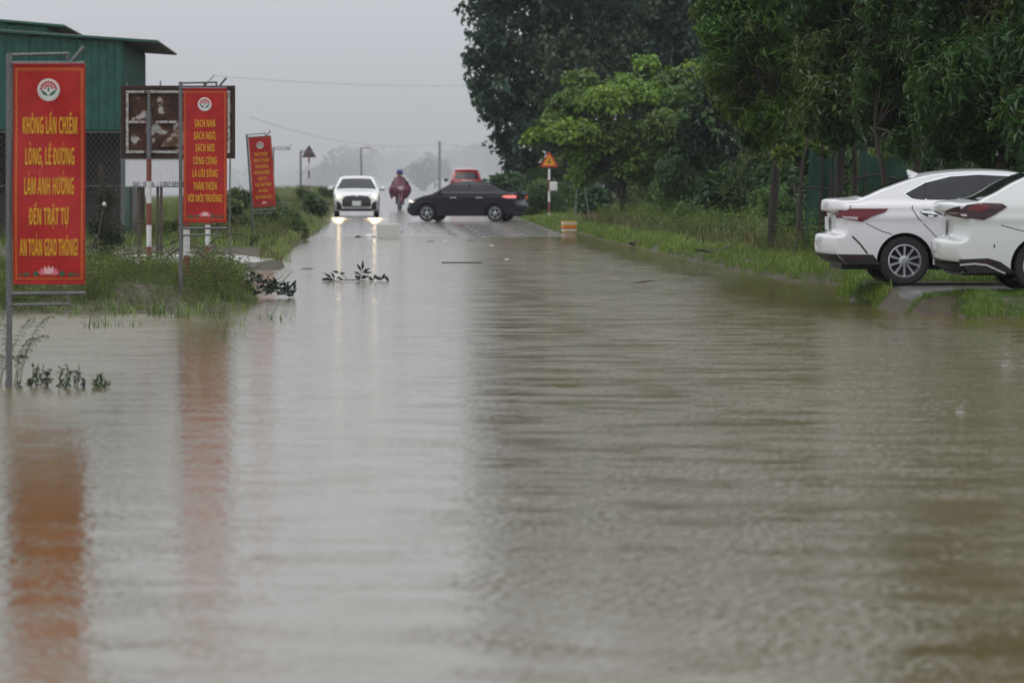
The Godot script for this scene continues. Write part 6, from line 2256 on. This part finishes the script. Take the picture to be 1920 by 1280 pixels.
func make_floating_things() -> void:
	var foam := grainy("foam_white", 0.05, [[0.2, [0.42, 0.40, 0.34]], [0.4, [0.70, 0.70, 0.67]], [0.8, [0.78, 0.78, 0.76]]], 0.7, 0.5, 66, 0.3)
	# foam box
	var o := thing("foam_box", "open white foam box standing on the wet road before the white car", "box", Vector3(0.82, -0.01, -110.5), 0.06)
	var g := Geo.new()
	g.box(Vector3(0, 0.025, 0), Vector3(0.62, 0.05, 0.42), Basis.IDENTITY, 0.01)
	part("floor", g, foam, o)
	for s in [-1.0, 1.0]:
		g = Geo.new()
		g.box(Vector3(0, 0.22, s * 0.19), Vector3(0.62, 0.38, 0.04), Basis.IDENTITY, 0.012)
		part("side", g, foam, o)
		g = Geo.new()
		g.box(Vector3(s * 0.289, 0.215, 0), Vector3(0.04, 0.37, 0.338), Basis.IDENTITY, 0.012)
		part("end", g, foam, o)
	o = thing("plastic_bag", "crumpled white plastic bag lying left of the foam box", "bag", Vector3(0.28, 0.0, -112.0))
	g = Geo.new()
	blob(g, Vector3(0, 0.02, 0), Vector3(0.17, 0.07, 0.12), 71, 0.35)
	blob(g, Vector3(0.16, 0.015, 0.02), Vector3(0.1, 0.04, 0.08), 72, 0.35)
	part("film", g, M.foam_white, o)
	o = thing("brown_scrap", "small brown scrap lying left of the plastic bag", "litter", Vector3(-0.06, 0.0, -111.6))
	g = Geo.new()
	blob(g, Vector3(0, 0.015, 0), Vector3(0.09, 0.035, 0.06), 73, 0.3)
	part("scrap", g, M.dead_wood, o)
	# plank
	o = thing("floating_plank", "dark wooden strip floating in the middle of the flooded road", "plank", Vector3(2.0, 0.004, -75.4), 0.03)
	g = Geo.new()
	g.box(Vector3.ZERO, Vector3(0.80, 0.03, 0.07), Basis.IDENTITY, 0.006)
	part("strip", g, M.bark, o)
	# drift line of twigs and foam on the wet road
	var r := rng(91)
	var drift := [[3.0, -78.6, "pale speck of foam", "white"], [3.3, -96.5, "pale speck of foam", "white"], [1.9, -103.0, "small twig", "twig"], [2.3, -104.0, "white scrap", "white"], [3.0, -103.5, "small twig", "twig"], [4.4, -60.2, "thin twig", "twig"], [4.6, -61.0, "short dark twig", "twig"], [4.1, -89.0, "short dark twig", "twig"], [1.3, -119.0, "bent twig", "twig"], [-0.95, -70.0, "drifting leaf", "twig"]]
	for k in drift.size():
		var q: Array = drift[k]
		var near: String = ["right of the wooden strip", "upstream of the wooden strip", "on the drift line right of the foam box", "farther right on the drift line", "midway along the drift line", "in the rippled water before the right verge", "just right of another twig in the rippled water", "left of the right water edge", "before the dark sedan's front wheel", "left of the floating branch"][k]
		o = thing("drift_litter", "%s floating %s" % [q[2], near], "litter", Vector3(q[0], maxf(0.0, road_height(-q[1])), q[1]), r.randf_range(-0.3, 0.3), "drift litter on the flooded road")
		g = Geo.new()
		if q[3] == "white":
			blob(g, Vector3(0, 0.005, 0), Vector3(0.05, 0.014, 0.04), 80 + k, 0.3)
			part("scrap", g, M.foam_white, o)
		else:
			g.tube(PackedVector3Array([Vector3(-0.12, 0.008, 0), Vector3(0, 0.016, 0.02), Vector3(0.1, 0.01, 0.0)]), PackedFloat32Array([0.006, 0.01, 0.004]), 5)
			part("stick", g, M.bark, o)
	# leafy branch adrift
	o = thing("floating_branch", "broken leafy branch drifting in the middle of the flooded road", "branch", Vector3(-0.08, 0.0, -61.4))
	g = Geo.new()
	g.tube(PackedVector3Array([Vector3(-0.5, -0.02, 0.0), Vector3(-0.2, 0.02, 0.02), Vector3(0.02, 0.022, 0), Vector3(0.2, -0.005, 0.01), Vector3(0.5, -0.02, 0.02)]), PackedFloat32Array([0.006, 0.007, 0.009, 0.007, 0.005]), 6)
	part("twig", g, M.bark, o)
	g = Geo.new()
	g.tube(PackedVector3Array([Vector3(-0.12, 0.02, 0.0), Vector3(-0.2, 0.1, 0.0), Vector3(-0.27, 0.13, 0)]), PackedFloat32Array([0.005, 0.004, 0.003]), 5)
	part("twig", g, M.bark, o)
	g = Geo.new()
	g.tube(PackedVector3Array([Vector3(0.06, 0.02, 0.0), Vector3(0.09, 0.1, 0.0), Vector3(0.11, 0.16, 0)]), PackedFloat32Array([0.007, 0.005, 0.003]), 5)
	part("twig", g, M.bark, o)
	var dark_leaf := mat("dark_wet_leaf", 0.016, 0.032, 0.018, 0.3)
	# leaves: root, direction, length
	var ls := [[-0.36, 0.02, -0.95, 0.18, 0.17], [-0.36, 0.03, -0.75, 0.6, 0.17], [-0.33, 0.03, -0.35, 0.9, 0.12], [-0.4, 0.02, -1.0, 0.05, 0.15], [-0.32, 0.02, -0.9, 0.0, 0.14], [-0.3, 0.03, 0.3, 0.2, 0.08], [-0.26, 0.02, 0.4, 0.15, 0.08], [-0.27, 0.13, -0.9, 0.35, 0.09], [-0.25, 0.12, 0.8, 0.05, 0.09], [-0.27, 0.125, -0.4, 0.3, 0.07],
		[0.10, 0.15, -0.45, 0.9, 0.15], [0.11, 0.16, 0.12, 1.0, 0.17], [0.11, 0.14, 0.9, 0.5, 0.14], [0.11, 0.13, 1.0, 0.1, 0.16], [0.09, 0.1, -0.9, 0.45, 0.12], [0.09, 0.08, 0.8, -0.1, 0.11], [0.07, 0.05, -0.6, 0.2, 0.1], [0.08, 0.04, 0.7, 0.3, 0.12], [0.06, 0.02, -0.5, 0.7, 0.1], [0.1, 0.03, 0.9, 0.5, 0.12], [0.05, 0.02, 0.3, 0.9, 0.09],
		[0.28, 0.02, -0.5, 0.4, 0.1], [0.3, 0.02, 0.2, 0.8, 0.09], [0.33, 0.02, 0.7, 0.5, 0.1], [0.36, 0.02, -0.3, 0.6, 0.1], [0.4, 0.03, 0.8, 0.5, 0.12], [0.44, 0.04, 0.3, 0.8, 0.09], [0.46, 0.05, 0.9, 0.0, 0.08], [0.48, 0.05, 0.7, -0.5, 0.08], [0.35, 0.02, 0.9, 0.2, 0.1], [0.31, 0.015, -0.9, 0.15, 0.1]]
	for l in ls:
		g = Geo.new()
		leaf(g, Vector3(l[0], l[1], r.randf_range(-0.04, 0.04)), Vector3(l[2], l[3], r.randf_range(-0.4, 0.4)), Vector3(r.randf_range(-0.4, 0.4), 0.5, 1.0).normalized(), l[4] * 1.1, 0.048, 0.2, 0.15)
		part("leaf", g, dark_leaf, o)
	# splashes of rain drops
	var drop := mat("splash_water", 0.8, 0.82, 0.82, 0.03)
	drop.albedo_color.a = 0.12
	drop.transparency = BaseMaterial3D.TRANSPARENCY_ALPHA
	drop.refraction_enabled = true
	drop.refraction_scale = 0.033
	for q in [[4.10, -26.2, "nearest crown-shaped rain splash in the open water on the right"], [5.55, -33.0, "rain splash at the right edge of the open water"]]:
		o = thing("rain_splash", q[2], "splash", Vector3(q[0], 0, q[1]))
		g = Geo.new()
		g.lathe([Vector2(0.04, 0.0), Vector2(0.016, 0.008), Vector2(0.006, 0.022), Vector2(0.0, 0.03)], Vector3.ZERO, Vector3.UP, 10)
		part("jet", g, drop, o)
		for k in 4:
			g = Geo.new()
			blob(g, Vector3(0.022 * cos(k * 1.7), 0.03 + 0.01 * (k % 2), 0.02 * sin(k * 1.7)), Vector3.ONE * 0.004, k, 0.1)
			part("droplet", g, drop, o)

func make_left_props() -> void:
	var r := rng(55)
	# dead brush
	var o := thing("dead_brush", "tangle of bare dead branches lying on the left bank behind the grass", "branches", Vector3(-2.95, 0.08, -58.5))
	for k in 12:
		var g := Geo.new()
		var a := Vector3(r.randf_range(-1.1, 0.5), r.randf_range(-0.05, 0.1), r.randf_range(-0.7, 0.7))
		var b := a + Vector3(r.randf_range(0.5, 1.5) * (1.0 if k % 3 else -0.6), r.randf_range(-0.1, 0.35), r.randf_range(-0.4, 0.4))
		var mid := (a + b) * 0.5 + Vector3(r.randf_range(-0.3, 0.1), r.randf_range(0.35, 1.0), 0)
		var p := PackedVector3Array()
		for i in 11:
			var t := i / 10.0
			p.append(a.lerp(mid, t).lerp(mid.lerp(b, t), t) + rdir(r) * 0.018)
		g.tube(p, PackedFloat32Array([0.010, 0.009, 0.008, 0.008, 0.007, 0.006, 0.006, 0.005, 0.004, 0.003, 0.002]), 5)
		for e in 4:
			var q: Vector3 = p[3 + e * 2 - (e / 3)]
			var t := (rdir(r) + Vector3(0.4, 0.2, 0)).normalized()
			g.tube(PackedVector3Array([q, q + t * 0.12 + rdir(r) * 0.02, q + t * 0.24 + rdir(r) * 0.05 - Vector3(0, 0.03, 0)]), PackedFloat32Array([0.004, 0.003, 0.0015]), 4)
		part("branch", g, M.bark, o)
	o = thing("fallen_stick", "thin stick leaning on the left bank right of the second banner's post", "stick", Vector3(-1.98, 0.25, -49.4))
	var g := Geo.new()
	limb(g, Vector3(-0.12, 0.44, -0.1), Vector3(0.24, -0.02, 0.1), 0.012, 0.016, r, 7)
	part("stick", g, M.dead_wood, o)
	o = thing("fallen_log", "grey log lying in the grass behind the second banner", "log", Vector3(-2.6, 0.3, -54.0), 0.1)
	g = Geo.new()
	limb(g, Vector3(-0.5, 0.03, 0), Vector3(0.35, 0.06, 0), 0.05, 0.06, r, 9)
	part("log", g, M.dead_wood, o)
	# torn leafy branch at the water's edge
	o = thing("leafy_branch", "torn dark-leaved branch lying at the water's edge right of the left bank", "branch", Vector3(-1.5, 0.03, -52.5))
	g = Geo.new()
	limb(g, Vector3(-0.4, 0.12, 0), Vector3(0.5, 0.05, 0), 0.016, 0.008, r, 6)
	for k in 7:
		limb(g, Vector3(-0.3 + k * 0.11, 0.1, 0), Vector3(-0.3 + k * 0.13 + 0.1, 0.12 + r.randf() * 0.22, r.randf_range(-0.2, 0.2)), 0.006, 0.003, r, 5)
	part("stem", g, M.bark, o)
	for k in 210:
		g = Geo.new()
		var x := r.randf_range(-0.45, 0.6)
		var y := r.randf_range(0.0, 0.14 + 0.22 * exp(-pow((x + 0.1) * 3.2, 2.0)))
		leaf(g, Vector3(x, y, r.randf_range(-0.22, 0.22)), Vector3(r.randf_range(-1, 1), r.randf_range(-0.1, 0.8), r.randf_range(-0.6, 0.6)), (Vector3(0, 0.6, 0.8) + rdir(r) * 0.7).normalized(), r.randf_range(0.08, 0.14), r.randf_range(0.035, 0.055))
		part("leaf", g, M.dark_wet_leaf, o)
	# dark trunk before the shed
	o = thing("dead_tree", "thick dark dead trunk before the shed's mesh front", "dead tree", Vector3(-4.78, 0.2, -72.0))
	g = Geo.new()
	limb(g, Vector3(0, -0.3, 0), Vector3(0.05, 1.15, 0), 0.16, 0.10, r, 11)
	limb(g, Vector3(0.04, 0.9, 0), Vector3(-0.1, 1.75, 0.05), 0.08, 0.04, r, 8)
	limb(g, Vector3(0.04, 1.0, 0), Vector3(0.22, 1.5, 0.0), 0.05, 0.02, r, 8)
	for k in 10:
		limb(g, Vector3(0.03, 0.3 + k * 0.12, 0), Vector3(r.randf_range(-0.5, 0.5), 0.4 + k * 0.13, r.randf_range(-0.3, 0.3)), 0.012, 0.004, r, 5)
	part("trunk", g, M.bark, o)
	crown(o, [[-4.78, 0.35, -71.9, 0.32], [-4.6, 0.6, -71.9, 0.2], [-4.95, 0.75, -72.0, 0.22], [-4.75, 1.25, -72.0, 0.2]], "small", 30.0, Vector2(0.5, 0.8), [Vector3(0.03, 0.05, 0.02), Vector3(0.045, 0.06, 0.025)], 618, 1.0, "ivy")
	# plant with a white flower head
	o = thing("flowering_weed", "tall leaning stem with a white flower head right of the near banner", "plant", Vector3(-4.35, 0.22, -63.0))
	g = Geo.new()
	limb(g, Vector3(-0.1, -0.1, 0), Vector3(0.14, 0.98, 0), 0.018, 0.01, r, 6)
	part("stem", g, M.dead_wood, o)
	g = Geo.new()
	blob(g, Vector3(0.15, 1.0, 0), Vector3(0.03, 0.034, 0.03), 5, 0.5)
	part("flower_head", g, M.foam_white, o)
	for k in 14:
		g = Geo.new()
		var y := r.randf_range(0.1, 1.0)
		leaf(g, Vector3(-0.1 + 0.24 * y, y, 0), Vector3(r.randf_range(-1, 1), 0.3, r.randf_range(-1, 1)), Vector3.UP, r.randf_range(0.08, 0.16), 0.05)
		part("leaf", g, M.dark_wet_leaf, o)
	# plants round the foot of the near banner pole
	o = thing("water_weed", "feathery weed growing from the water at the near banner's pole", "plant", Vector3(-2.72, 0.0, -29.6))
	var weed_green := mat("weed_green", 0.055, 0.095, 0.03, 0.4)
	for k in 12:
		var a := r.randf_range(-0.3, 0.28)
		var top := Vector3(a + r.randf_range(-0.1, 0.12), r.randf_range(0.15, 0.58), r.randf_range(-0.25, 0.25))
		if k == 0: top = Vector3(0.22, 0.38, 0.1)
		if k == 1: top = Vector3(0.18, 0.52, -0.1)
		g = Geo.new()
		var p := PackedVector3Array()
		for i in 8:
			var t := i / 7.0
			p.append(Vector3(a * 0.4 * (1.0 - t), 0, 0).lerp(top, t) + Vector3(0, 0.1 * sin(PI * t), 0))
		g.tube(p, PackedFloat32Array([0.004, 0.003, 0.003, 0.003, 0.002, 0.002, 0.0015, 0.001]), 5)
		for i in range(2, 8):
			for s in [-1.0, 1.0]:
				for e in 2:
					var at := p[i] + (p[mini(i + 1, 7)] - p[i]) * e * 0.5
					leaf(g, at, Vector3(s * 0.8, -0.25, 0.5 * s) + rdir(r) * 0.25, Vector3.UP, r.randf_range(0.035, 0.06), 0.014)
		part("frond", g, weed_green, o)
	o = thing("creeping_weed", "low creeping weed floating right of the near banner's pole", "plant", Vector3(-2.35, 0.0, -29.3))
	for k in 26:
		g = Geo.new()
		var c := Vector3(r.randf_range(-0.32, 0.42), 0.0, r.randf_range(-0.45, 0.3))
		var high := r.randf_range(0.02, 0.08) + (0.1 if absf(c.x - 0.12) < 0.08 or absf(c.x + 0.1) < 0.06 else 0.0)
		g.tube(PackedVector3Array([c - Vector3(0, 0.02, 0), c + Vector3(0.02, high, 0)]), PackedFloat32Array([0.003, 0.002]), 4)
		for e in 9:
			leaf(g, c + Vector3(0.02, high, 0) * r.randf_range(0.2, 1.0), rdir(r) + Vector3(0, 0.3, 0), (Vector3.UP + rdir(r) * 0.5).normalized(), r.randf_range(0.03, 0.06), r.randf_range(0.02, 0.035))
		part("shoot", g, weed_green if k % 4 else M.dark_wet_leaf, o)

# ------------------------------------------------------------------ rider and motorbike
func net_surface(bones: Array, cell: float, blend: float) -> Geo:
	# bones: [a, b, ra, rb]; smooth union of tapered capsules meshed as surface nets
	var lo := Vector3.INF
	var hi := -Vector3.INF
	for b in bones:
		var m: float = maxf(b[2], b[3]) + blend + cell
		lo = lo.min(b[0] - Vector3.ONE * m).min(b[1] - Vector3.ONE * m)
		hi = hi.max(b[0] + Vector3.ONE * m).max(b[1] + Vector3.ONE * m)
	var n := Vector3i(((hi - lo) / cell).ceil()) + Vector3i.ONE
	var f := PackedFloat32Array()
	f.resize(n.x * n.y * n.z)
	f.fill(1.0)
	for b in bones:
		var a: Vector3 = b[0]
		var e: Vector3 = b[1]
		var m: float = maxf(b[2], b[3]) + blend * 2.0
		var i0 := Vector3i(((a.min(e) - Vector3.ONE * m - lo) / cell).floor()).clamp(Vector3i.ZERO, n - Vector3i.ONE)
		var i1 := Vector3i(((a.max(e) + Vector3.ONE * m - lo) / cell).ceil()).clamp(Vector3i.ZERO, n - Vector3i.ONE)
		var ab := e - a
		var l2 := maxf(ab.length_squared(), 1e-9)
		for z in range(i0.z, i1.z + 1):
			for y in range(i0.y, i1.y + 1):
				for x in range(i0.x, i1.x + 1):
					var p := lo + Vector3(x, y, z) * cell
					var t := clampf((p - a).dot(ab) / l2, 0.0, 1.0)
					var d := p.distance_to(a + ab * t) - lerpf(b[2], b[3], t)
					var id := (z * n.y + y) * n.x + x
					var o := f[id]
					var h := maxf(blend - absf(o - d), 0.0) / blend
					f[id] = minf(o, d) - h * h * blend * 0.25
	var verts := {}
	var g := Geo.new()
	var step := [1, n.x, n.x * n.y]
	for z in n.z - 1:
		for y in n.y - 1:
			for x in n.x - 1:
				var id := (z * n.y + y) * n.x + x
				var inside := 0
				var sum := Vector3.ZERO
				var cuts := 0
				for c in 8:
					if f[id + (c & 1) + ((c >> 1) & 1) * n.x + ((c >> 2) & 1) * n.x * n.y] < 0.0:
						inside += 1
				if inside == 0 or inside == 8:
					continue
				for c in 8:
					for ax in 3:
						if c & (1 << ax):
							continue
						var d := c | (1 << ax)
						var fa := f[id + (c & 1) + ((c >> 1) & 1) * n.x + ((c >> 2) & 1) * n.x * n.y]
						var fb := f[id + (d & 1) + ((d >> 1) & 1) * n.x + ((d >> 2) & 1) * n.x * n.y]
						if (fa < 0.0) == (fb < 0.0):
							continue
						var t := fa / (fa - fb)
						var pa := Vector3(c & 1, (c >> 1) & 1, (c >> 2) & 1)
						var pb := Vector3(d & 1, (d >> 1) & 1, (d >> 2) & 1)
						sum += pa.lerp(pb, t)
						cuts += 1
				verts[id] = lo + (Vector3(x, y, z) + sum / cuts) * cell
	var grad := func(p: Vector3) -> Vector3:
		var q := ((p - lo) / cell).floor()
		var id := (int(q.z) * n.y + int(q.y)) * n.x + int(q.x)
		return Vector3(f[id + 1] - f[id], f[id + n.x] - f[id], f[id + n.x * n.y] - f[id]).normalized()
	for id in verts:
		for ax in 3:
			var other: int = id + step[ax]
			if (f[id] < 0.0) == (f[other] < 0.0):
				continue
			var u: int = step[(ax + 1) % 3]
			var w: int = step[(ax + 2) % 3]
			if verts.has(id - u) and verts.has(id - w) and verts.has(id - u - w):
				var q := [verts[id], verts[id - u], verts[id - u - w], verts[id - w]]
				var m := [grad.call(q[0]), grad.call(q[1]), grad.call(q[2]), grad.call(q[3])]
				g.trin(q[0], q[1], q[2], m[0], m[1], m[2])
				g.trin(q[0], q[2], q[3], m[0], m[2], m[3])
	return g

func make_rider() -> void:
	var foot := Vector3(1.72, road_height(167.0) + 0.01, -167.0)
	# the motorbike, front towards the camera
	var o := thing("motorbike", "small motorbike ridden towards the camera by the person in the maroon poncho", "motorbike", foot, 0.06)
	var g: Geo
	for z in [0.62, -0.6]:
		var w := Node3D.new()
		w.name = "wheel"
		o.add_child(w, true)
		w.position = Vector3(0, 0.285, z)
		g = Geo.new()
		g.lathe([Vector2(0.23, -0.03), Vector2(0.265, -0.042), Vector2(0.285, -0.02), Vector2(0.287, 0.0), Vector2(0.285, 0.02), Vector2(0.265, 0.042), Vector2(0.23, 0.03)], Vector3.ZERO, Vector3.RIGHT, 28)
		part("tyre", g, M.tyre_rubber, w)
		g = Geo.new()
		g.lathe([Vector2(0.235, -0.03), Vector2(0.215, -0.02), Vector2(0.215, 0.02), Vector2(0.235, 0.03)], Vector3.ZERO, Vector3.RIGHT, 28)
		for k in 10:
			var a := TAU * k / 10.0
			g.rod(Vector3.ZERO, Vector3(0, cos(a), sin(a)) * 0.22, 0.006, 4)
		part("rim", g, M.alloy, w)
	mat("bike_red", 0.10, 0.02, 0.035, 0.3)
	mat("bike_pale", 0.35, 0.25, 0.30, 0.35)
	for s in [-1.0, 1.0]:
		g = Geo.new()
		g.rod(Vector3(s * 0.075, 0.285, 0.63), Vector3(s * 0.07, 0.72, 0.46), 0.018)
		part("fork_leg", g, M.steel, o)
		g = Geo.new()
		g.rod(Vector3(s * 0.03, 0.98, 0.36), Vector3(s * 0.33, 1.0, 0.26), 0.013)
		part("handlebar", g, M.black_plastic, o)
		g = Geo.new()
		g.rod(Vector3(s * 0.24, 1.0, 0.29), Vector3(s * 0.31, 1.16, 0.3), 0.006)
		g.box(Vector3(s * 0.33, 1.19, 0.3), Vector3(0.11, 0.07, 0.03), Basis.IDENTITY, 0.012)
		part("mirror", g, M.black_plastic, o)
		g = Geo.new()
		g.box(Vector3(s * 0.15, 0.62, 0.36), Vector3(0.12, 0.42, 0.05), Basis(Vector3.UP, s * 0.5), 0.02)
		part("leg_shield", g, M.bike_red, o)
	g = Geo.new()
	for k in 8:
		var a := -0.3 + k * 0.26
		g.bar(Vector3(0, 0.285 + 0.31 * sin(a), 0.62 + 0.31 * cos(a)), Vector3(0, 0.285 + 0.31 * sin(a + 0.27), 0.62 + 0.31 * cos(a + 0.27)), 0.12, 0.012)
	part("mudguard", g, M.bike_red, o)
	g = Geo.new()
	g.box(Vector3(0, 0.92, 0.40), Vector3(0.30, 0.2, 0.16), Basis(Vector3.RIGHT, -0.25), 0.05)
	part("front_cowl", g, M.bike_pale, o)
	g = Geo.new()
	g.lathe([Vector2(0.075, 0.0), Vector2(0.07, 0.02), Vector2(0.0, 0.035)], Vector3(0, 0.92, 0.48), Vector3.BACK, 16)
	part("head_lamp", g, M.tail_clear, o)
	g = Geo.new()
	g.box(Vector3(0, 0.55, -0.1), Vector3(0.22, 0.26, 0.9), Basis.IDENTITY, 0.06)
	part("frame_body", g, M.bike_red, o)
	g = Geo.new()
	g.box(Vector3(0, 0.74, -0.25), Vector3(0.26, 0.1, 0.7), Basis.IDENTITY, 0.04)
	part("seat", g, M.black_plastic, o)
	g = Geo.new()
	g.rod(Vector3(0.16, 0.25, -0.2), Vector3(0.18, 0.36, -0.8), 0.045, 10)
	part("exhaust", g, M.steel, o)
	# the rider
	var p := thing("person", "person in a hooded maroon rain poncho and blue helmet riding the motorbike", "person", foot, 0.06)
	var bones := [
		[Vector3(0, 0.86, -0.22), Vector3(0, 1.10, -0.16), 0.15, 0.145], [Vector3(0, 1.10, -0.16), Vector3(0, 1.33, -0.08), 0.15, 0.13], [Vector3(-0.16, 1.36, -0.07), Vector3(0.16, 1.36, -0.07), 0.07, 0.07],
		[Vector3(0, 1.38, -0.06), Vector3(0, 1.48, -0.03), 0.055, 0.052], [Vector3(0, 1.56, -0.03), Vector3(0, 1.63, -0.04), 0.085, 0.1], [Vector3(0, 1.515, 0.02), Vector3(0, 1.53, 0.02), 0.05, 0.06], [Vector3(0, 1.575, 0.07), Vector3(0, 1.555, 0.088), 0.012, 0.017]]
	for s in [-1.0, 1.0]:
		bones.append([Vector3(s * 0.19, 1.35, -0.07), Vector3(s * 0.31, 1.12, 0.02), 0.058, 0.046])
		bones.append([Vector3(s * 0.31, 1.12, 0.02), Vector3(s * 0.30, 1.02, 0.24), 0.044, 0.032])
		bones.append([Vector3(s * 0.30, 1.02, 0.24), Vector3(s * 0.30, 1.01, 0.31), 0.036, 0.028])
		for k in 4:
			bones.append([Vector3(s * (0.275 + 0.018 * k), 1.025, 0.31), Vector3(s * (0.275 + 0.018 * k), 0.99, 0.325), 0.011, 0.009])
		bones.append([Vector3(s * 0.09, 0.83, -0.2), Vector3(s * 0.14, 0.76, 0.22), 0.095, 0.068])
		bones.append([Vector3(s * 0.14, 0.76, 0.22), Vector3(s * 0.15, 0.36, 0.12), 0.062, 0.04])
		bones.append([Vector3(s * 0.15, 0.31, 0.08), Vector3(s * 0.16, 0.27, 0.28), 0.042, 0.034])
		bones.append([Vector3(s * 0.085, 1.56, -0.03), Vector3(s * 0.09, 1.54, -0.03), 0.018, 0.014])
	var skin := net_surface(bones, 0.017, 0.03)
	# skin above the collar, dark trousers below
	skin.colored = true
	for i in skin.v.size():
		skin.c[i] = Color(0.30, 0.17, 0.11) if skin.v[i].y > 1.4 or (skin.v[i].z > 0.24 and skin.v[i].y > 0.95) else Color(0.03, 0.03, 0.035)
	var body := mat("skin_and_clothes", 1, 1, 1, 0.6)
	body.vertex_color_use_as_albedo = true
	part("body", skin, body, p)
	g = Geo.new()
	for s in [-1.0, 1.0]:
		blob(g, Vector3(s * 0.034, 1.585, 0.068), Vector3(0.014, 0.008, 0.008), 3, 0.0)
	part("eyes", g, M.black_ink, p)
	g = Geo.new()
	blob(g, Vector3(0, 1.508, 0.078), Vector3(0.024, 0.007, 0.008), 3, 0.0)
	part("mouth", g, M.tail_red, p)
	# helmet
	g = Geo.new()
	g.lathe([Vector2(0.128, -0.02), Vector2(0.134, 0.03), Vector2(0.128, 0.07), Vector2(0.105, 0.112), Vector2(0.065, 0.137), Vector2(0.0, 0.147)], Vector3(0, 1.62, -0.04), Vector3(0, 1, 0.06), 22)
	g.box(Vector3(0, 1.635, 0.11), Vector3(0.17, 0.012, 0.07), Basis(Vector3.RIGHT, 0.2), 0.004)
	part("helmet", g, mat("helmet_blue", 0.03, 0.05, 0.20, 0.3), p)
	# poncho: rings of half width, half depth, height, forward shift
	var rings := [[0.09, 0.085, 1.47, -0.03], [0.135, 0.12, 1.42, -0.04], [0.215, 0.15, 1.38, -0.05], [0.285, 0.19, 1.28, -0.03], [0.35, 0.26, 1.15, 0.02], [0.43, 0.36, 1.03, 0.07], [0.475, 0.42, 0.90, 0.08], [0.47, 0.43, 0.76, 0.07], [0.41, 0.42, 0.62, 0.06], [0.36, 0.40, 0.54, 0.05]]
	var rows := []
	for i in rings.size():
		var q: Array = rings[i]
		var row := PackedVector3Array()
		for j in 57:
			var a := TAU * (j % 56) / 56.0
			var fold := 1.0 + (0.05 * sin(a * 7.0 + 1.0) + 0.03 * sin(a * 13.0)) * (i / 9.0)
			row.append(Vector3(cos(a) * q[0] * fold, q[2] + 0.05 * sin(a * 3.0 + 0.7) * (i / 9.0) + (0.03 * sin(a * 5.0) if i > 7 else 0.0), q[3] + sin(a) * q[1] * fold))
		rows.append(row)
	g = Geo.new()
	g.sheet(rows)
	var maroon := mat("poncho_maroon", 0.085, 0.008, 0.022, 0.35)
	part("poncho", g, maroon, p)
	# hood rim round the face
	g = Geo.new()
	var hp := PackedVector3Array()
	for k in 13:
		var a := -0.5 + (PI + 1.0) * k / 12.0
		hp.append(Vector3(cos(a) * 0.115, 1.535 + sin(a) * 0.10, 0.01))
	g.tube(hp, PackedFloat32Array([0.022]), 7)
	part("hood", g, maroon, p)

func steps() -> Array:
	return [make_banners, make_left_boards, make_road_signs, make_sheds, make_cars, make_trees, make_shrubs, make_grass, make_right_props, make_floating_things, make_left_props, make_rider]
